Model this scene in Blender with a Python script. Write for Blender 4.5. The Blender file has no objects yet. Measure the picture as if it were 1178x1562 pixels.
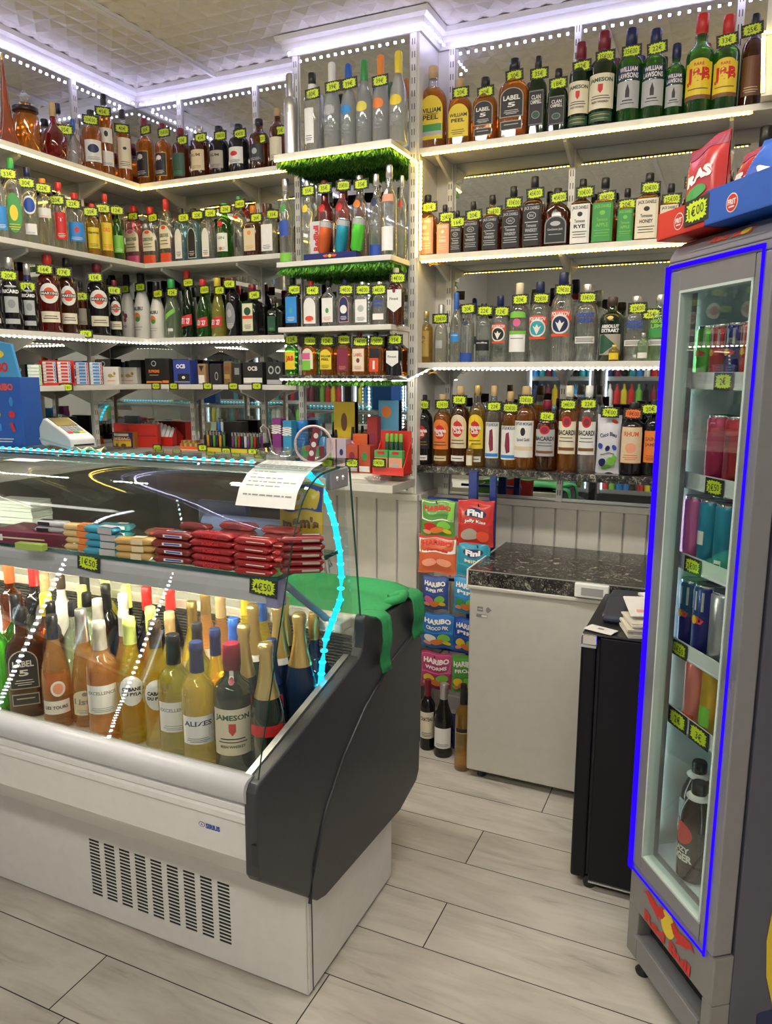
import bpy, bmesh, math, random
import numpy as np
from mathutils import Vector, Matrix
random.seed(7)
S = bpy.context.scene
COL = S.collection
PI = math.pi
# ------------------------------------------------------------------ camera
H = 1.65
F, CX, CY = 1146.0, 589.0, 781.0
YAW, PITCH = math.radians(24.4676), math.radians(10.2872)
FWD = np.array([-math.sin(YAW)*math.cos(PITCH), math.cos(YAW)*math.cos(PITCH), -math.sin(PITCH)])
RGT = np.array([math.cos(YAW), math.sin(YAW), 0.0])
UPV = np.cross(RGT, FWD)
ROT = np.array([RGT, UPV, FWD])
EYE = np.array([0, 0, H])
cd = bpy.data.cameras.new('camera')
cam = bpy.data.objects.new('camera', cd); COL.objects.link(cam)
cam.location = (0, 0, H)
cam.matrix_world = Matrix(((RGT[0], UPV[0], -FWD[0], 0), (RGT[1], UPV[1], -FWD[1], 0), (RGT[2], UPV[2], -FWD[2], H), (0, 0, 0, 1)))
cd.sensor_fit = 'VERTICAL'; cd.sensor_height = 24.0; cd.lens = 24.0*F/1562.0
cd.clip_start = 0.02
S.camera = cam
# ------------------------------------------------------------------ world, exposure, light levels
w = bpy.data.worlds.new('world'); S.world = w; w.use_nodes = True
w.node_tree.nodes['Background'].inputs[0].default_value = (0.5, 0.5, 0.55, 1)
w.node_tree.nodes['Background'].inputs[1].default_value = 0.05
S.view_settings.view_transform = 'Standard'; S.view_settings.look = 'None'
S.view_settings.exposure = 0.0; S.view_settings.gamma = 1.0; S.view_settings.use_curve_mapping = False
E_PANEL, E_CEIL, E_WARM, E_WHITE, E_CYAN, E_BLUE, E_CASE, E_FRIDGE = 42.0, 42.0, 26.0, 24.0, 6.0, 1.3, 700.0, 16.0
S.cycles.transparent_max_bounces = 32
S.cycles.max_bounces = 14
S.cycles.transmission_bounces = 12
S.cycles.glossy_bounces = 6
S.cycles.sample_clamp_indirect = 4.0
S.cycles.caustics_reflective = False

# ------------------------------------------------------------------ projection helpers (a pixel of the photograph onto a real plane)
def ray(x, y): return np.array([(x-CX)/F, -(y-CY)/F, 1.0]) @ ROT
def onz(x, y, z): d = ray(x, y); return EYE + d*((z-EYE[2])/d[2])
def ony(x, y, Y): d = ray(x, y); return EYE + d*((Y-EYE[1])/d[1])
def onx(x, y, X): d = ray(x, y); return EYE + d*((X-EYE[0])/d[0])
def proj(P): q = ROT @ (np.asarray(P, float)-EYE); return np.array([CX+F*q[0]/q[2], CY-F*q[1]/q[2], q[2]])

# ------------------------------------------------------------------ materials
MATS = {}
def new_mat(name):
    m = bpy.data.materials.new(name); m.use_nodes = True
    m.node_tree.nodes.clear(); MATS[name] = m
    return m, m.node_tree.nodes, m.node_tree.links
def N(ns, t, **kw):
    n = ns.new(t)
    for k, v in kw.items():
        if k.startswith('i_'): n.inputs[int(k[2:]) if k[2:].isdigit() else k[2:].replace('_', ' ')].default_value = v
        else: setattr(n, k, v)
    return n
def c4(c): return (c[0], c[1], c[2], 1.0)
def plain(name, col, rough=0.5, metal=0.0, vary=0.06, scale=25.0, bump=0.0, spec=0.5):
    if name in MATS: return MATS[name]
    m, ns, ln = new_mat(name)
    o = N(ns, 'ShaderNodeOutputMaterial'); b = N(ns, 'ShaderNodeBsdfPrincipled')
    b.inputs['Roughness'].default_value = rough; b.inputs['Metallic'].default_value = metal
    b.inputs['Specular IOR Level'].default_value = spec
    tc = N(ns, 'ShaderNodeTexCoord'); nz = N(ns, 'ShaderNodeTexNoise'); nz.inputs['Scale'].default_value = scale
    ln.new(tc.outputs['Object'], nz.inputs['Vector'])
    mx = N(ns, 'ShaderNodeMix', data_type='RGBA')
    mx.inputs[6].default_value = c4([c*(1-vary) for c in col]); mx.inputs[7].default_value = c4([min(1, c*(1+vary)) for c in col])
    ln.new(nz.outputs[0], mx.inputs[0]); ln.new(mx.outputs[2], b.inputs['Base Color'])
    if bump:
        bp = N(ns, 'ShaderNodeBump'); bp.inputs['Strength'].default_value = bump; bp.inputs['Distance'].default_value = 0.002
        ln.new(nz.outputs[0], bp.inputs['Height']); ln.new(bp.outputs[0], b.inputs['Normal'])
    ln.new(b.outputs[0], o.inputs[0])
    return m
def emit(name, col, st):
    if name in MATS: return MATS[name]
    m, ns, ln = new_mat(name)
    o = N(ns, 'ShaderNodeOutputMaterial'); e = N(ns, 'ShaderNodeEmission')
    e.inputs[0].default_value = c4(col); e.inputs[1].default_value = st
    ln.new(e.outputs[0], o.inputs[0]); return m
def glass(name, tint, body=0.18, refr=0.5, rough=0.03, bodycol=None):
    """tinted bottle glass with its liquid: clear sight through it, some refraction, some scattering, sharp reflections"""
    if name in MATS: return MATS[name]
    m, ns, ln = new_mat(name)
    o = N(ns, 'ShaderNodeOutputMaterial')
    tr = N(ns, 'ShaderNodeBsdfTransparent'); tr.inputs[0].default_value = c4(tint)
    rf = N(ns, 'ShaderNodeBsdfRefraction'); rf.inputs[0].default_value = c4(tint); rf.inputs[1].default_value = rough; rf.inputs[2].default_value = 1.3
    a = N(ns, 'ShaderNodeMixShader'); a.inputs[0].default_value = refr
    ln.new(tr.outputs[0], a.inputs[1]); ln.new(rf.outputs[0], a.inputs[2])
    bc = bodycol or tint
    df = N(ns, 'ShaderNodeBsdfDiffuse'); df.inputs[0].default_value = c4(bc)
    tl = N(ns, 'ShaderNodeBsdfTranslucent'); tl.inputs[0].default_value = c4(bc)
    d2 = N(ns, 'ShaderNodeMixShader'); ln.new(df.outputs[0], d2.inputs[1]); ln.new(tl.outputs[0], d2.inputs[2])
    b = N(ns, 'ShaderNodeMixShader'); b.inputs[0].default_value = body
    ln.new(a.outputs[0], b.inputs[1]); ln.new(d2.outputs[0], b.inputs[2])
    gl = N(ns, 'ShaderNodeBsdfGlossy'); gl.inputs['Roughness'].default_value = 0.06
    fr = N(ns, 'ShaderNodeLayerWeight'); fr.inputs[0].default_value = 0.22
    mr = N(ns, 'ShaderNodeMapRange'); mr.inputs[3].default_value = 0.04; mr.inputs[4].default_value = 0.75
    ln.new(fr.outputs[1], mr.inputs[0])
    c = N(ns, 'ShaderNodeMixShader'); ln.new(mr.outputs[0], c.inputs[0]); ln.new(b.outputs[0], c.inputs[1]); ln.new(gl.outputs[0], c.inputs[2])
    ln.new(c.outputs[0], o.inputs[0]); return m
def pane(name, tint=(0.96, 0.98, 0.97), refl=0.75, base=0.04, rough=0.0):
    if name in MATS: return MATS[name]
    m, ns, ln = new_mat(name)
    o = N(ns, 'ShaderNodeOutputMaterial')
    tr = N(ns, 'ShaderNodeBsdfTransparent'); tr.inputs[0].default_value = c4(tint)
    gl = N(ns, 'ShaderNodeBsdfGlossy'); gl.inputs['Roughness'].default_value = rough
    fr = N(ns, 'ShaderNodeLayerWeight'); fr.inputs[0].default_value = 0.15
    mr = N(ns, 'ShaderNodeMapRange'); mr.inputs[3].default_value = base; mr.inputs[4].default_value = refl
    ln.new(fr.outputs[1], mr.inputs[0])
    c = N(ns, 'ShaderNodeMixShader'); ln.new(mr.outputs[0], c.inputs[0]); ln.new(tr.outputs[0], c.inputs[1]); ln.new(gl.outputs[0], c.inputs[2])
    ln.new(c.outputs[0], o.inputs[0]); return m

INK = {}
for k, c in dict(w=(.80, .79, .74), W=(.85, .85, .85), k=(.012, .012, .014), y=(.80, .60, .03), Y=(.75, .66, .10), c=(.72, .60, .38), C=(.80, .73, .55),
                 r=(.60, .02, .02), R=(.75, .08, .03), o=(.80, .22, .04), b=(.02, .07, .38), B=(.03, .25, .65), n=(.01, .02, .10), g=(.05, .30, .07), G=(.20, .55, .06),
                 d=(.02, .09, .05), s=(.45, .46, .47), S=(.25, .26, .27), m=(.22, .02, .05), p=(.70, .12, .30), t=(.04, .35, .42), l=(.55, .85, .02), f=(.50, .35, .10), u=(.20, .08, .03),
                 v=(.30, .10, .40), e=(.85, .35, .22), a=(.40, .36, .30)).items():
    INK[k] = plain('print_ink_'+k+('_light' if k.isupper() else ''), c, 0.5, 0.6 if k == 'f' else 0.0, 0.04, 60)
GL = dict(
    clear=glass('clear_glass_with_spirit', (.93, .95, .93), .10, .45),
    amber=glass('amber_whisky_glass', (.86, .42, .08), .22, .45, bodycol=(.75, .33, .04)),
    gold=glass('golden_spirit_glass', (.92, .66, .18), .2, .45, bodycol=(.85, .55, .08)),
    brown=glass('dark_brown_spirit_glass', (.42, .14, .03), .3, .4, bodycol=(.20, .06, .015)),
    red=glass('ruby_liqueur_glass', (.55, .06, .03), .3, .4, bodycol=(.35, .03, .02)),
    green=glass('green_bottle_glass', (.22, .55, .12), .25, .4, bodycol=(.05, .30, .04)),
    dgreen=glass('deep_green_bottle_glass', (.06, .20, .06), .4, .4, bodycol=(.015, .06, .02)),
    mint=glass('pale_green_liqueur_glass', (.75, .92, .70), .2, .45),
    lime=glass('yellow_green_liqueur_glass', (.75, .72, .15), .4, .4),
    blue=glass('pale_blue_gin_glass', (.55, .82, .90), .15, .45),
    pink=glass('pink_gin_glass', (.92, .42, .42), .25, .45),
    wine=glass('white_wine_glass', (.97, .90, .18), .28, .5, bodycol=(.95, .80, .05)),
    wineg=glass('green_tinted_white_wine_glass', (.80, .78, .14), .26, .5, bodycol=(.62, .60, .06)),
    rose=glass('rose_wine_glass', (.98, .66, .30), .26, .5, bodycol=(.95, .58, .22)),
    frost=glass('frosted_bottle_glass', (.88, .90, .90), .55, .8, 0.35, bodycol=(.62, .64, .64)),
    dark=plain('black_bottle_glass', (.010, .009, .010), .08, 0, .1),
    dred=plain('dark_red_coated_glass', (.12, .012, .015), .2, 0, .1),
    white=plain('white_coated_glass', (.78, .76, .70), .35),
    navy=plain('deep_blue_bottle_glass', (.005, .02, .06), .06),
    steel=plain('brushed_pewter_tin', (.55, .54, .50), .35, .9),
    copper=glass('copper_tinted_glass', (.75, .30, .14), .45, .4, bodycol=(.55, .18, .08)),
)
CAPC = dict(k=(.012, .012, .014), r=(.62, .03, .03), R=(.85, .14, .04), m=(.20, .01, .03), n=(.01, .02, .09), b=(.03, .12, .50), g=(.05, .45, .12), y=(.80, .62, .05), o=(.80, .25, .04),
            s=(.62, .62, .62), w=(.80, .80, .76), f=(.72, .53, .20), t=(.55, .38, .18), c=(.80, .74, .55), d=(.06, .04, .03), l=(.62, .72, .20), a=(.45, .44, .40), G=(.05, .30, .08))
CAP = {k: plain('bottle_cap_'+k+('_light' if k.isupper() else ''), c, .35 if k not in 'fs' else .28, .85 if k in 'fs' else 0, .05) for k, c in CAPC.items()}
M = dict(
    white=plain('white_painted_steel', (.74, .73, .70), .35),
    shelf=plain('white_shelf_laminate', (.72, .70, .64), .4),
    plastic=plain('white_plastic', (.78, .78, .76), .3),
    wallp=plain('white_wall_paint', (.66, .65, .62), .6),
    charcoal=plain('charcoal_moulded_plastic', (.034, .034, .040), .38, 0, .1, 60, .15),
    black=plain('black_plastic', (.014, .014, .016), .3),
    dark=plain('dark_recess', (.01, .01, .01), .7),
    blackgloss=plain('black_fridge_enamel', (.006, .006, .010), .3, spec=.25),
    grey=plain('grey_lacquered_metal', (.36, .36, .38), .35, .5),
    silver=plain('silver_door_profile', (.27, .27, .29), .34, .4),
    chrome=plain('chrome', (.8, .8, .8), .12, 1.0),
    alu=plain('brushed_aluminium', (.62, .63, .64), .3, .8),
    slot=plain('slot_shadow_gap', (.03, .03, .03), .7),
    lime=plain('lime_paper', (.62, .80, .02), .5, 0, .03),
    orangep=plain('orange_paper', (.95, .20, .03), .5, 0, .03),
    card=plain('black_card', (.014, .014, .014), .55),
    pen=plain('marker_ink', (.02, .02, .03), .6),
    brown=plain('dark_brown_board', (.055, .038, .028), .5, 0, .25, 8),
    greencloth=plain('green_cloth', (.025, .27, .085), .85, 0, .12, 90, .4),
    paper=plain('white_paper', (.78, .77, .74), .7),
    bluemetal=plain('blue_painted_metal', (.01, .03, .22), .35),
    redcard=plain('red_cardboard', (.60, .03, .02), .45),
    bluecard=plain('blue_cardboard', (.01, .10, .48), .4),
    mirror=plain('mirror_silvering', (.74, .76, .75), .015, 1.0, .01),
    glasspane=pane('clear_curved_glass', (.97, .985, .98), .7, .018),
    glassedge=plain('green_glass_edge', (.012, .075, .06), .15),
    acrylic=pane('clear_acrylic', (.92, .94, .94), .6, .08, .05),
    grass=plain('artificial_grass', (.07, .28, .02), .6, 0, .5, 40),
    copperwire=plain('copper_wire', (.7, .4, .1), .3, .9),
    tape=plain('led_tape', (.8, .8, .75), .5),
)
# marble worktop
def marble():
    m, ns, ln = new_mat('black_marbled_laminate')
    o = N(ns, 'ShaderNodeOutputMaterial'); b = N(ns, 'ShaderNodeBsdfPrincipled'); b.inputs['Roughness'].default_value = .22
    tc = N(ns, 'ShaderNodeTexCoord')
    n1 = N(ns, 'ShaderNodeTexNoise'); n1.inputs['Scale'].default_value = 22; n1.inputs['Detail'].default_value = 8; n1.inputs['Roughness'].default_value = .72; n1.inputs['Distortion'].default_value = 1.2
    n2 = N(ns, 'ShaderNodeTexNoise'); n2.inputs['Scale'].default_value = 70; n2.inputs['Detail'].default_value = 4; n2.inputs['Distortion'].default_value = 2.0
    ln.new(tc.outputs['Object'], n1.inputs['Vector']); ln.new(tc.outputs['Object'], n2.inputs['Vector'])
    r1 = N(ns, 'ShaderNodeValToRGB'); e = r1.color_ramp.elements
    e[0].position = .42; e[0].color = (.008, .008, .009, 1); e[1].position = .70; e[1].color = (.60, .55, .45, 1)
    k = r1.color_ramp.elements.new(.575); k.color = (.045, .042, .038, 1)
    r2 = N(ns, 'ShaderNodeValToRGB'); e = r2.color_ramp.elements
    e[0].position = .56; e[0].color = (0, 0, 0, 1); e[1].position = .68; e[1].color = (.40, .37, .31, 1)
    ln.new(n1.outputs[0], r1.inputs[0]); ln.new(n2.outputs[0], r2.inputs[0])
    mx = N(ns, 'ShaderNodeMix', data_type='RGBA', blend_type='ADD'); mx.inputs[0].default_value = .6
    ln.new(r1.outputs[0], mx.inputs[6]); ln.new(r2.outputs[0], mx.inputs[7]); ln.new(mx.outputs[2], b.inputs['Base Color'])
    ln.new(b.outputs[0], o.inputs[0]); return m
M['marble'] = marble()
def planks():
    m, ns, ln = new_mat('pale_wood_plank_tile')
    o = N(ns, 'ShaderNodeOutputMaterial'); b = N(ns, 'ShaderNodeBsdfPrincipled'); b.inputs['Roughness'].default_value = .38
    tc = N(ns, 'ShaderNodeTexCoord'); at = N(ns, 'ShaderNodeVertexColor', layer_name='tone')
    sep = N(ns, 'ShaderNodeSeparateColor'); ln.new(at.outputs[0], sep.inputs[0])
    cb = N(ns, 'ShaderNodeCombineXYZ'); mul = N(ns, 'ShaderNodeMath', operation='MULTIPLY'); mul.inputs[1].default_value = 40
    ln.new(sep.outputs[0], mul.inputs[0]); ln.new(mul.outputs[0], cb.inputs[2])
    ad = N(ns, 'ShaderNodeVectorMath', operation='ADD'); ln.new(tc.outputs['Object'], ad.inputs[0]); ln.new(cb.outputs[0], ad.inputs[1])
    mp = N(ns, 'ShaderNodeMapping'); mp.inputs['Scale'].default_value = (2.0, 13, 1); ln.new(ad.outputs[0], mp.inputs[0])
    n1 = N(ns, 'ShaderNodeTexNoise'); n1.inputs['Scale'].default_value = 1.6; n1.inputs['Detail'].default_value = 7; n1.inputs['Roughness'].default_value = .65; n1.inputs['Distortion'].default_value = .8
    ln.new(mp.outputs[0], n1.inputs['Vector'])
    mp2 = N(ns, 'ShaderNodeMapping'); mp2.inputs['Scale'].default_value = (3, 7, 1); ln.new(ad.outputs[0], mp2.inputs[0])
    n2 = N(ns, 'ShaderNodeTexNoise'); n2.inputs['Scale'].default_value = 1.3; n2.inputs['Detail'].default_value = 4; ln.new(mp2.outputs[0], n2.inputs['Vector'])
    r = N(ns, 'ShaderNodeValToRGB'); e = r.color_ramp.elements
    e[0].position = .24; e[0].color = (.36, .33, .28, 1); e[1].position = .56; e[1].color = (.62, .585, .52, 1)
    k = r.color_ramp.elements.new(.40); k.color = (.55, .515, .455, 1)
    ln.new(n1.outputs[0], r.inputs[0])
    r2 = N(ns, 'ShaderNodeValToRGB'); e = r2.color_ramp.elements
    e[0].position = .3; e[0].color = (.80, .79, .78, 1); e[1].position = .62; e[1].color = (1, 1, 1, 1)
    ln.new(n2.outputs[0], r2.inputs[0])
    mx = N(ns, 'ShaderNodeMix', data_type='RGBA', blend_type='MULTIPLY'); mx.inputs[0].default_value = 1
    ln.new(r.outputs[0], mx.inputs[6]); ln.new(r2.outputs[0], mx.inputs[7]); ln.new(mx.outputs[2], b.inputs['Base Color'])
    ln.new(b.outputs[0], o.inputs[0]); return m
M['plank'] = planks()
LED = dict(
    day=emit('led_daylight_white', (.85, .92, 1.0), 40.0), cool=emit('led_cool_lilac_white', (.66, .62, 1.0), E_CEIL), warm=emit('led_warm_white', (1.0, .66, .09), E_WARM), white=emit('led_neutral_white', (1.0, .90, .74), E_WHITE),
    cyan=emit('led_cyan', (.01, .62, .85), E_CYAN), blue=emit('led_deep_blue', (.022, .002, 1.0), E_BLUE), case=emit('led_case_white', (1.0, .90, .66), E_CASE),
    fridge=emit('led_fridge_white', (.80, 1.0, .93), E_FRIDGE), panel=emit('ceiling_lamp_diffuser', (1.0, .925, .81), E_PANEL))

# ------------------------------------------------------------------ mesh building
class MB:
    def __init__(s): s.v = []; s.f = []; s.m = []; s.s = []
    def add(s, vs, fs, m=0, smooth=False):
        k = len(s.v); s.v.extend([tuple(map(float, p)) for p in vs])
        for f in fs: s.f.append(tuple(i+k for i in f)); s.m.append(m); s.s.append(smooth)
        return s
    def box(s, x0, x1, y0, y1, z0, z1, m=0):
        return s.add([(x0, y0, z0), (x1, y0, z0), (x1, y1, z0), (x0, y1, z0), (x0, y0, z1), (x1, y0, z1), (x1, y1, z1), (x0, y1, z1)],
                     [(3, 2, 1, 0), (4, 5, 6, 7), (0, 1, 5, 4), (1, 2, 6, 5), (2, 3, 7, 6), (3, 0, 4, 7)], m)
    def prism(s, poly, axis, a0, a1, m=0, smooth=False):
        n = len(poly)
        def P(p, a): return (a, p[0], p[1]) if axis == 'x' else (p[0], a, p[1]) if axis == 'y' else (p[0], p[1], a)
        vs = [P(p, a0) for p in poly]+[P(p, a1) for p in poly]
        s.add(vs, [tuple(range(n-1, -1, -1)), tuple(range(n, 2*n))], m)
        k = len(s.v)-2*n
        for i in range(n):
            j = (i+1) % n; s.f.append((k+i, k+j, k+n+j, k+n+i)); s.m.append(m); s.s.append(smooth)
        return s
    def tube(s, pts, r, n=8, m=0, closed=False, rs=None):
        pts = [Vector(p) for p in pts]; k = len(pts); rings = []
        up = Vector((0, 0, 1))
        for i, p in enumerate(pts):
            a = pts[(i-1) % k] if closed or i else p; b = pts[(i+1) % k] if closed or i < k-1 else p
            t = (b-a).normalized() if (b-a).length > 1e-9 else Vector((0, 0, 1))
            u = up if abs(t.dot(up)) < .95 else Vector((0, 1, 0))
            x = t.cross(u).normalized(); y = x.cross(t).normalized(); rr = rs[i] if rs else r
            rings.append([p+x*rr*math.cos(2*PI*j/n)+y*rr*math.sin(2*PI*j/n) for j in range(n)])
        vs = [q for R_ in rings for q in R_]; fs = []
        for i in range(k if closed else k-1):
            for j in range(n):
                i2 = (i+1) % k; fs.append((i*n+j, i*n+(j+1) % n, i2*n+(j+1) % n, i2*n+j))
        s.add(vs, fs, m, True)
        if not closed: s.add(rings[0], [tuple(range(n-1, -1, -1))], m); s.add(rings[-1], [tuple(range(n))], m)
        return s
    def lathe(s, prof, n=20, m=0, p=2.0, d=1.0, rneck=0.0, smooth=True, at=(0, 0, 0), mid=None):
        """rings of (z, r); superellipse power p and depth ratio d, blending to a round section where r <= rneck"""
        vs = []; fs = []; rmax = max(r for z, r in prof)
        for z, r in prof:
            t = 0.0 if rneck <= 0 or r >= rmax*.97 else min(1, max(0, (rmax*.97-r)/max(1e-6, rmax*.97-rneck)))
            pp = p+(2-p)*t; dd = min(1.0, d*rmax/max(r, 1e-6))
            for j in range(n):
                a = 2*PI*(j+.5)/n; c, sn = math.cos(a), math.sin(a)
                k = (abs(c)**pp+abs(sn)**pp)**(-1/pp)
                vs.append((at[0]+r*k*c, at[1]+r*dd*k*sn, at[2]+z))
        k = len(prof); mm = []
        for i in range(k-1):
            for j in range(n): fs.append((i*n+j, i*n+(j+1) % n, (i+1)*n+(j+1) % n, (i+1)*n+j)); mm.append(m if mid is None or prof[i][0] < mid else m+1)
        k0 = len(s.m); s.add(vs, fs, m, smooth); s.m[k0:] = mm
        s.add(vs[:n], [tuple(range(n-1, -1, -1))], m); s.add(vs[-n:], [tuple(range(n))], m if mid is None else m+1)
        return s
    def build(s, name, mats, parent=None, recalc=False, bevel=0.0, loc=None, rot=None, seg=2):
        me = bpy.data.meshes.new(name); me.from_pydata(s.v, [], s.f)
        if not isinstance(mats, (list, tuple)): mats = [mats]
        for x in mats: me.materials.append(x)
        me.polygons.foreach_set('material_index', s.m); me.polygons.foreach_set('use_smooth', s.s)
        if recalc:
            b = bmesh.new(); b.from_mesh(me); bmesh.ops.recalc_face_normals(b, faces=b.faces); b.to_mesh(me); b.free()
        me.update()
        o = bpy.data.objects.new(name, me); COL.objects.link(o)
        if parent: o.parent = parent
        if loc is not None: o.location = loc
        if rot is not None: o.rotation_euler = rot
        if bevel:
            md = o.modifiers.new('bevel', 'BEVEL'); md.width = bevel; md.segments = seg; md.limit_method = 'ANGLE'; md.angle_limit = .7
        return o
def tag(o, label, cat, group=None, kind=None):
    if label: o['label'] = label
    if cat: o['category'] = cat
    if group: o['group'] = group
    if kind: o['kind'] = kind
    return o
def structure(o): o['kind'] = 'structure'; return o
def empty(name, loc=(0, 0, 0), rz=0.0, rx=0.0, ry=0.0):
    o = bpy.data.objects.new(name, None); COL.objects.link(o); o.location = loc; o.rotation_euler = (rx, ry, rz); o.empty_display_size = .05; return o
def thing(name, label, cat, loc=(0, 0, 0), rz=0.0, group=None, rx=0.0, ry=0.0): return tag(empty(name, loc, rz, rx, ry), label, cat, group)
def copy_thing(src, loc, rz, label, group=None):
    r = src.copy(); COL.objects.link(r); r.location = loc; r.rotation_euler = (0, 0, rz); r['label'] = label
    if group: r['group'] = group
    for ch in [c for c in bpy.data.objects if c.parent == src]:
        c = ch.copy(); COL.objects.link(c); c.parent = r
    return r

# ------------------------------------------------------------------ lettering and flat print
GLYPH = {}
def text_geo(t, bold=.018):
    k = (t, bold)
    if k not in GLYPH:
        cu = bpy.data.curves.new('lettering', 'FONT'); cu.body = t; cu.size = 1; cu.resolution_u = 2; cu.offset = bold; cu.fill_mode = 'FRONT'
        ob = bpy.data.objects.new('lettering', cu); me = ob.to_mesh()
        v = np.array([tuple(p.co) for p in me.vertices]).reshape(-1, 3)[:, :2]; f = [tuple(p.vertices) for p in me.polygons]
        ob.to_mesh_clear(); bpy.data.objects.remove(ob); bpy.data.curves.remove(cu)
        lo, hi = v.min(0), v.max(0); v = (v-(lo+hi)/2)/np.maximum(hi-lo, 1e-6)
        GLYPH[k] = (v, f)
    return GLYPH[k]
BURST = []
for i in range(40):
    a = 2*PI*i/40; q = (1.0, .76, .92, .80)[i % 4]
    k = (abs(math.cos(a))**5+abs(math.sin(a))**5)**(-1/5)
    BURST.append((.5*q*k*math.cos(a), .5*q*k*math.sin(a)))
def art(els, wrap, su=1.0, sv=1.0, du=0.0, dv=0.0, mats=None, curved=False):
    """els in units of su, sv; wrap(u, v, layer) gives the point on the thing's surface. Returns an MB and its material list."""
    mb = MB(); mats = mats if mats is not None else []
    def mi(c):
        m = INK[c] if isinstance(c, str) else c
        if m not in mats: mats.append(m)
        return mats.index(m)
    for L, e in enumerate(els):
        k = e[0]
        if k == 't':
            _, t, cx, cy, w_, h_, c = e[:7]
            v, f = text_geo(t, e[7] if len(e) > 7 else .018); ang = e[8] if len(e) > 8 else 0
            ca, sa = math.cos(ang), math.sin(ang)
            vs = []
            for p in v:
                x, y = p[0]*w_*su, p[1]*h_*sv
                vs.append(wrap(cx*su+du+x*ca-y*sa, cy*sv+dv+x*sa+y*ca, L+1))
            mb.add(vs, f, mi(c))
        elif (k == 'p' and not curved) or k == 's':
            pts = e[1] if k == 'p' else [(e[1]+e[3]*b[0], e[2]+e[4]*b[1]) for b in BURST]
            mb.add([wrap(x*su+du, y*sv+dv, L+1) for x, y in pts], [tuple(range(len(pts)))], mi(e[-1]))
        else:
            n = 10; nv = 5 if curved else 1; cols = []
            if k == 'p':
                pts = e[1]; xs = [p[0] for p in pts]; x0, x1 = min(xs), max(xs); us = sorted(set([x0+(x1-x0)*i/12 for i in range(1, 12)]+xs))
                for x in us:
                    ys = []
                    for p, q in zip(pts, pts[1:]+pts[:1]):
                        if min(p[0], q[0]) <= x <= max(p[0], q[0]):
                            ys += [p[1], q[1]] if abs(q[0]-p[0]) < 1e-9 else [p[1]+(q[1]-p[1])*(x-p[0])/(q[0]-p[0])]
                    cols.append((x, min(ys), max(ys)))
            else:
                _, cx, cy, w_, h_, c = e[:6]
                for i in range(n+1):
                    s_ = -math.cos(PI*i/n) if k != 'r' else -1+2*i/n
                    q = math.sqrt(max(0, 1-s_*s_))
                    lo, hi = (-1, 1) if k == 'r' else (-q, q) if k == 'o' else (-1, .35+.65*q)
                    cols.append((cx+s_*w_/2, cy+lo*h_/2, cy+hi*h_/2))
            vs = []; fs = []; m_ = nv+1
            for i, (x, lo, hi) in enumerate(cols):
                vs += [wrap(x*su+du, (lo+(hi-lo)*j/nv)*sv+dv, L+1) for j in range(m_)]
                if i: fs += [((i-1)*m_+j, i*m_+j, i*m_+j+1, (i-1)*m_+j+1) for j in range(nv)]
            mb.add(vs, fs, mi(e[-1] if k == 'p' else e[5]))
    return mb, mats
def flat_wrap(y): return lambda u, v, L: (u, y-.0004-.0003*L, v)
def printed(els, y, parent, su=1, sv=1, du=0, dv=0, name='print', **kw):
    mb, mats = art(els, flat_wrap(y), su, sv, du, dv)
    return mb.build(name, mats, parent, **kw)
ORD = ['', 'first', 'second', 'third', 'fourth', 'fifth', 'sixth', 'seventh', 'eighth', 'ninth', 'tenth', 'eleventh', 'twelfth', 'thirteenth', 'fourteenth', 'fifteenth', 'sixteenth', 'seventeenth', 'eighteenth', 'nineteenth', 'twentieth']

# ================================================================== THE ROOM
XL, YB, YC = -3.0, 3.38, 3.16            # side wall, back wall, front of the boxed column
CX0, CX1 = -1.90, -1.285
ZC = 3.13
# floor of plank tiles, each laid with a thin dark joint
def floor():
    me_v, f, mi, tone = [], [], [], []
    def quad(x0, x1, y0, y1, z, m, t):
        k = len(me_v); me_v.extend([(x0, y0, z), (x1, y0, z), (x1, y1, z), (x0, y1, z)]); f.append((k, k+1, k+2, k+3)); mi.append(m); tone.append(t)
    quad(-4, 2.2, -3, 3.6, -.0025, 1, 0)
    L = 1.21; known = {1.196: -1.525, 1.403: -.906, 1.81: -.705, 2.019: -1.31, 2.229: -.714, 2.437: -1.28, 2.643: -.546, 1.608: -1.15}
    ys = [1.196-.2065*k for k in range(21, 0, -1)]+[1.196, 1.403, 1.608, 1.81, 2.019, 2.229, 2.437, 2.643, 2.85, 3.056, 3.262, 3.47]
    for a, b in zip(ys[:-1], ys[1:]):
        x = known.get(round(a, 3), -1.0+random.random()*L); x -= 3*L
        while x < 2.2:
            quad(max(x, -4)+.0018, x+L-.0018, a+.0016, b-.0016, 0, 0, random.random()) if x+L > -4 else None
            x += L
    me = bpy.data.meshes.new('floor'); me.from_pydata(me_v, [], f); me.materials.append(M['plank']); me.materials.append(M['slot'])
    me.polygons.foreach_set('material_index', mi)
    ca = me.color_attributes.new('tone', 'BYTE_COLOR', 'CORNER')
    for p in me.polygons:
        for li in p.loop_indices: t = tone[p.index]; ca.data[li].color = (t, t, t, 1)
    o = bpy.data.objects.new('floor', me); COL.objects.link(o); structure(o)
floor()
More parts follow.
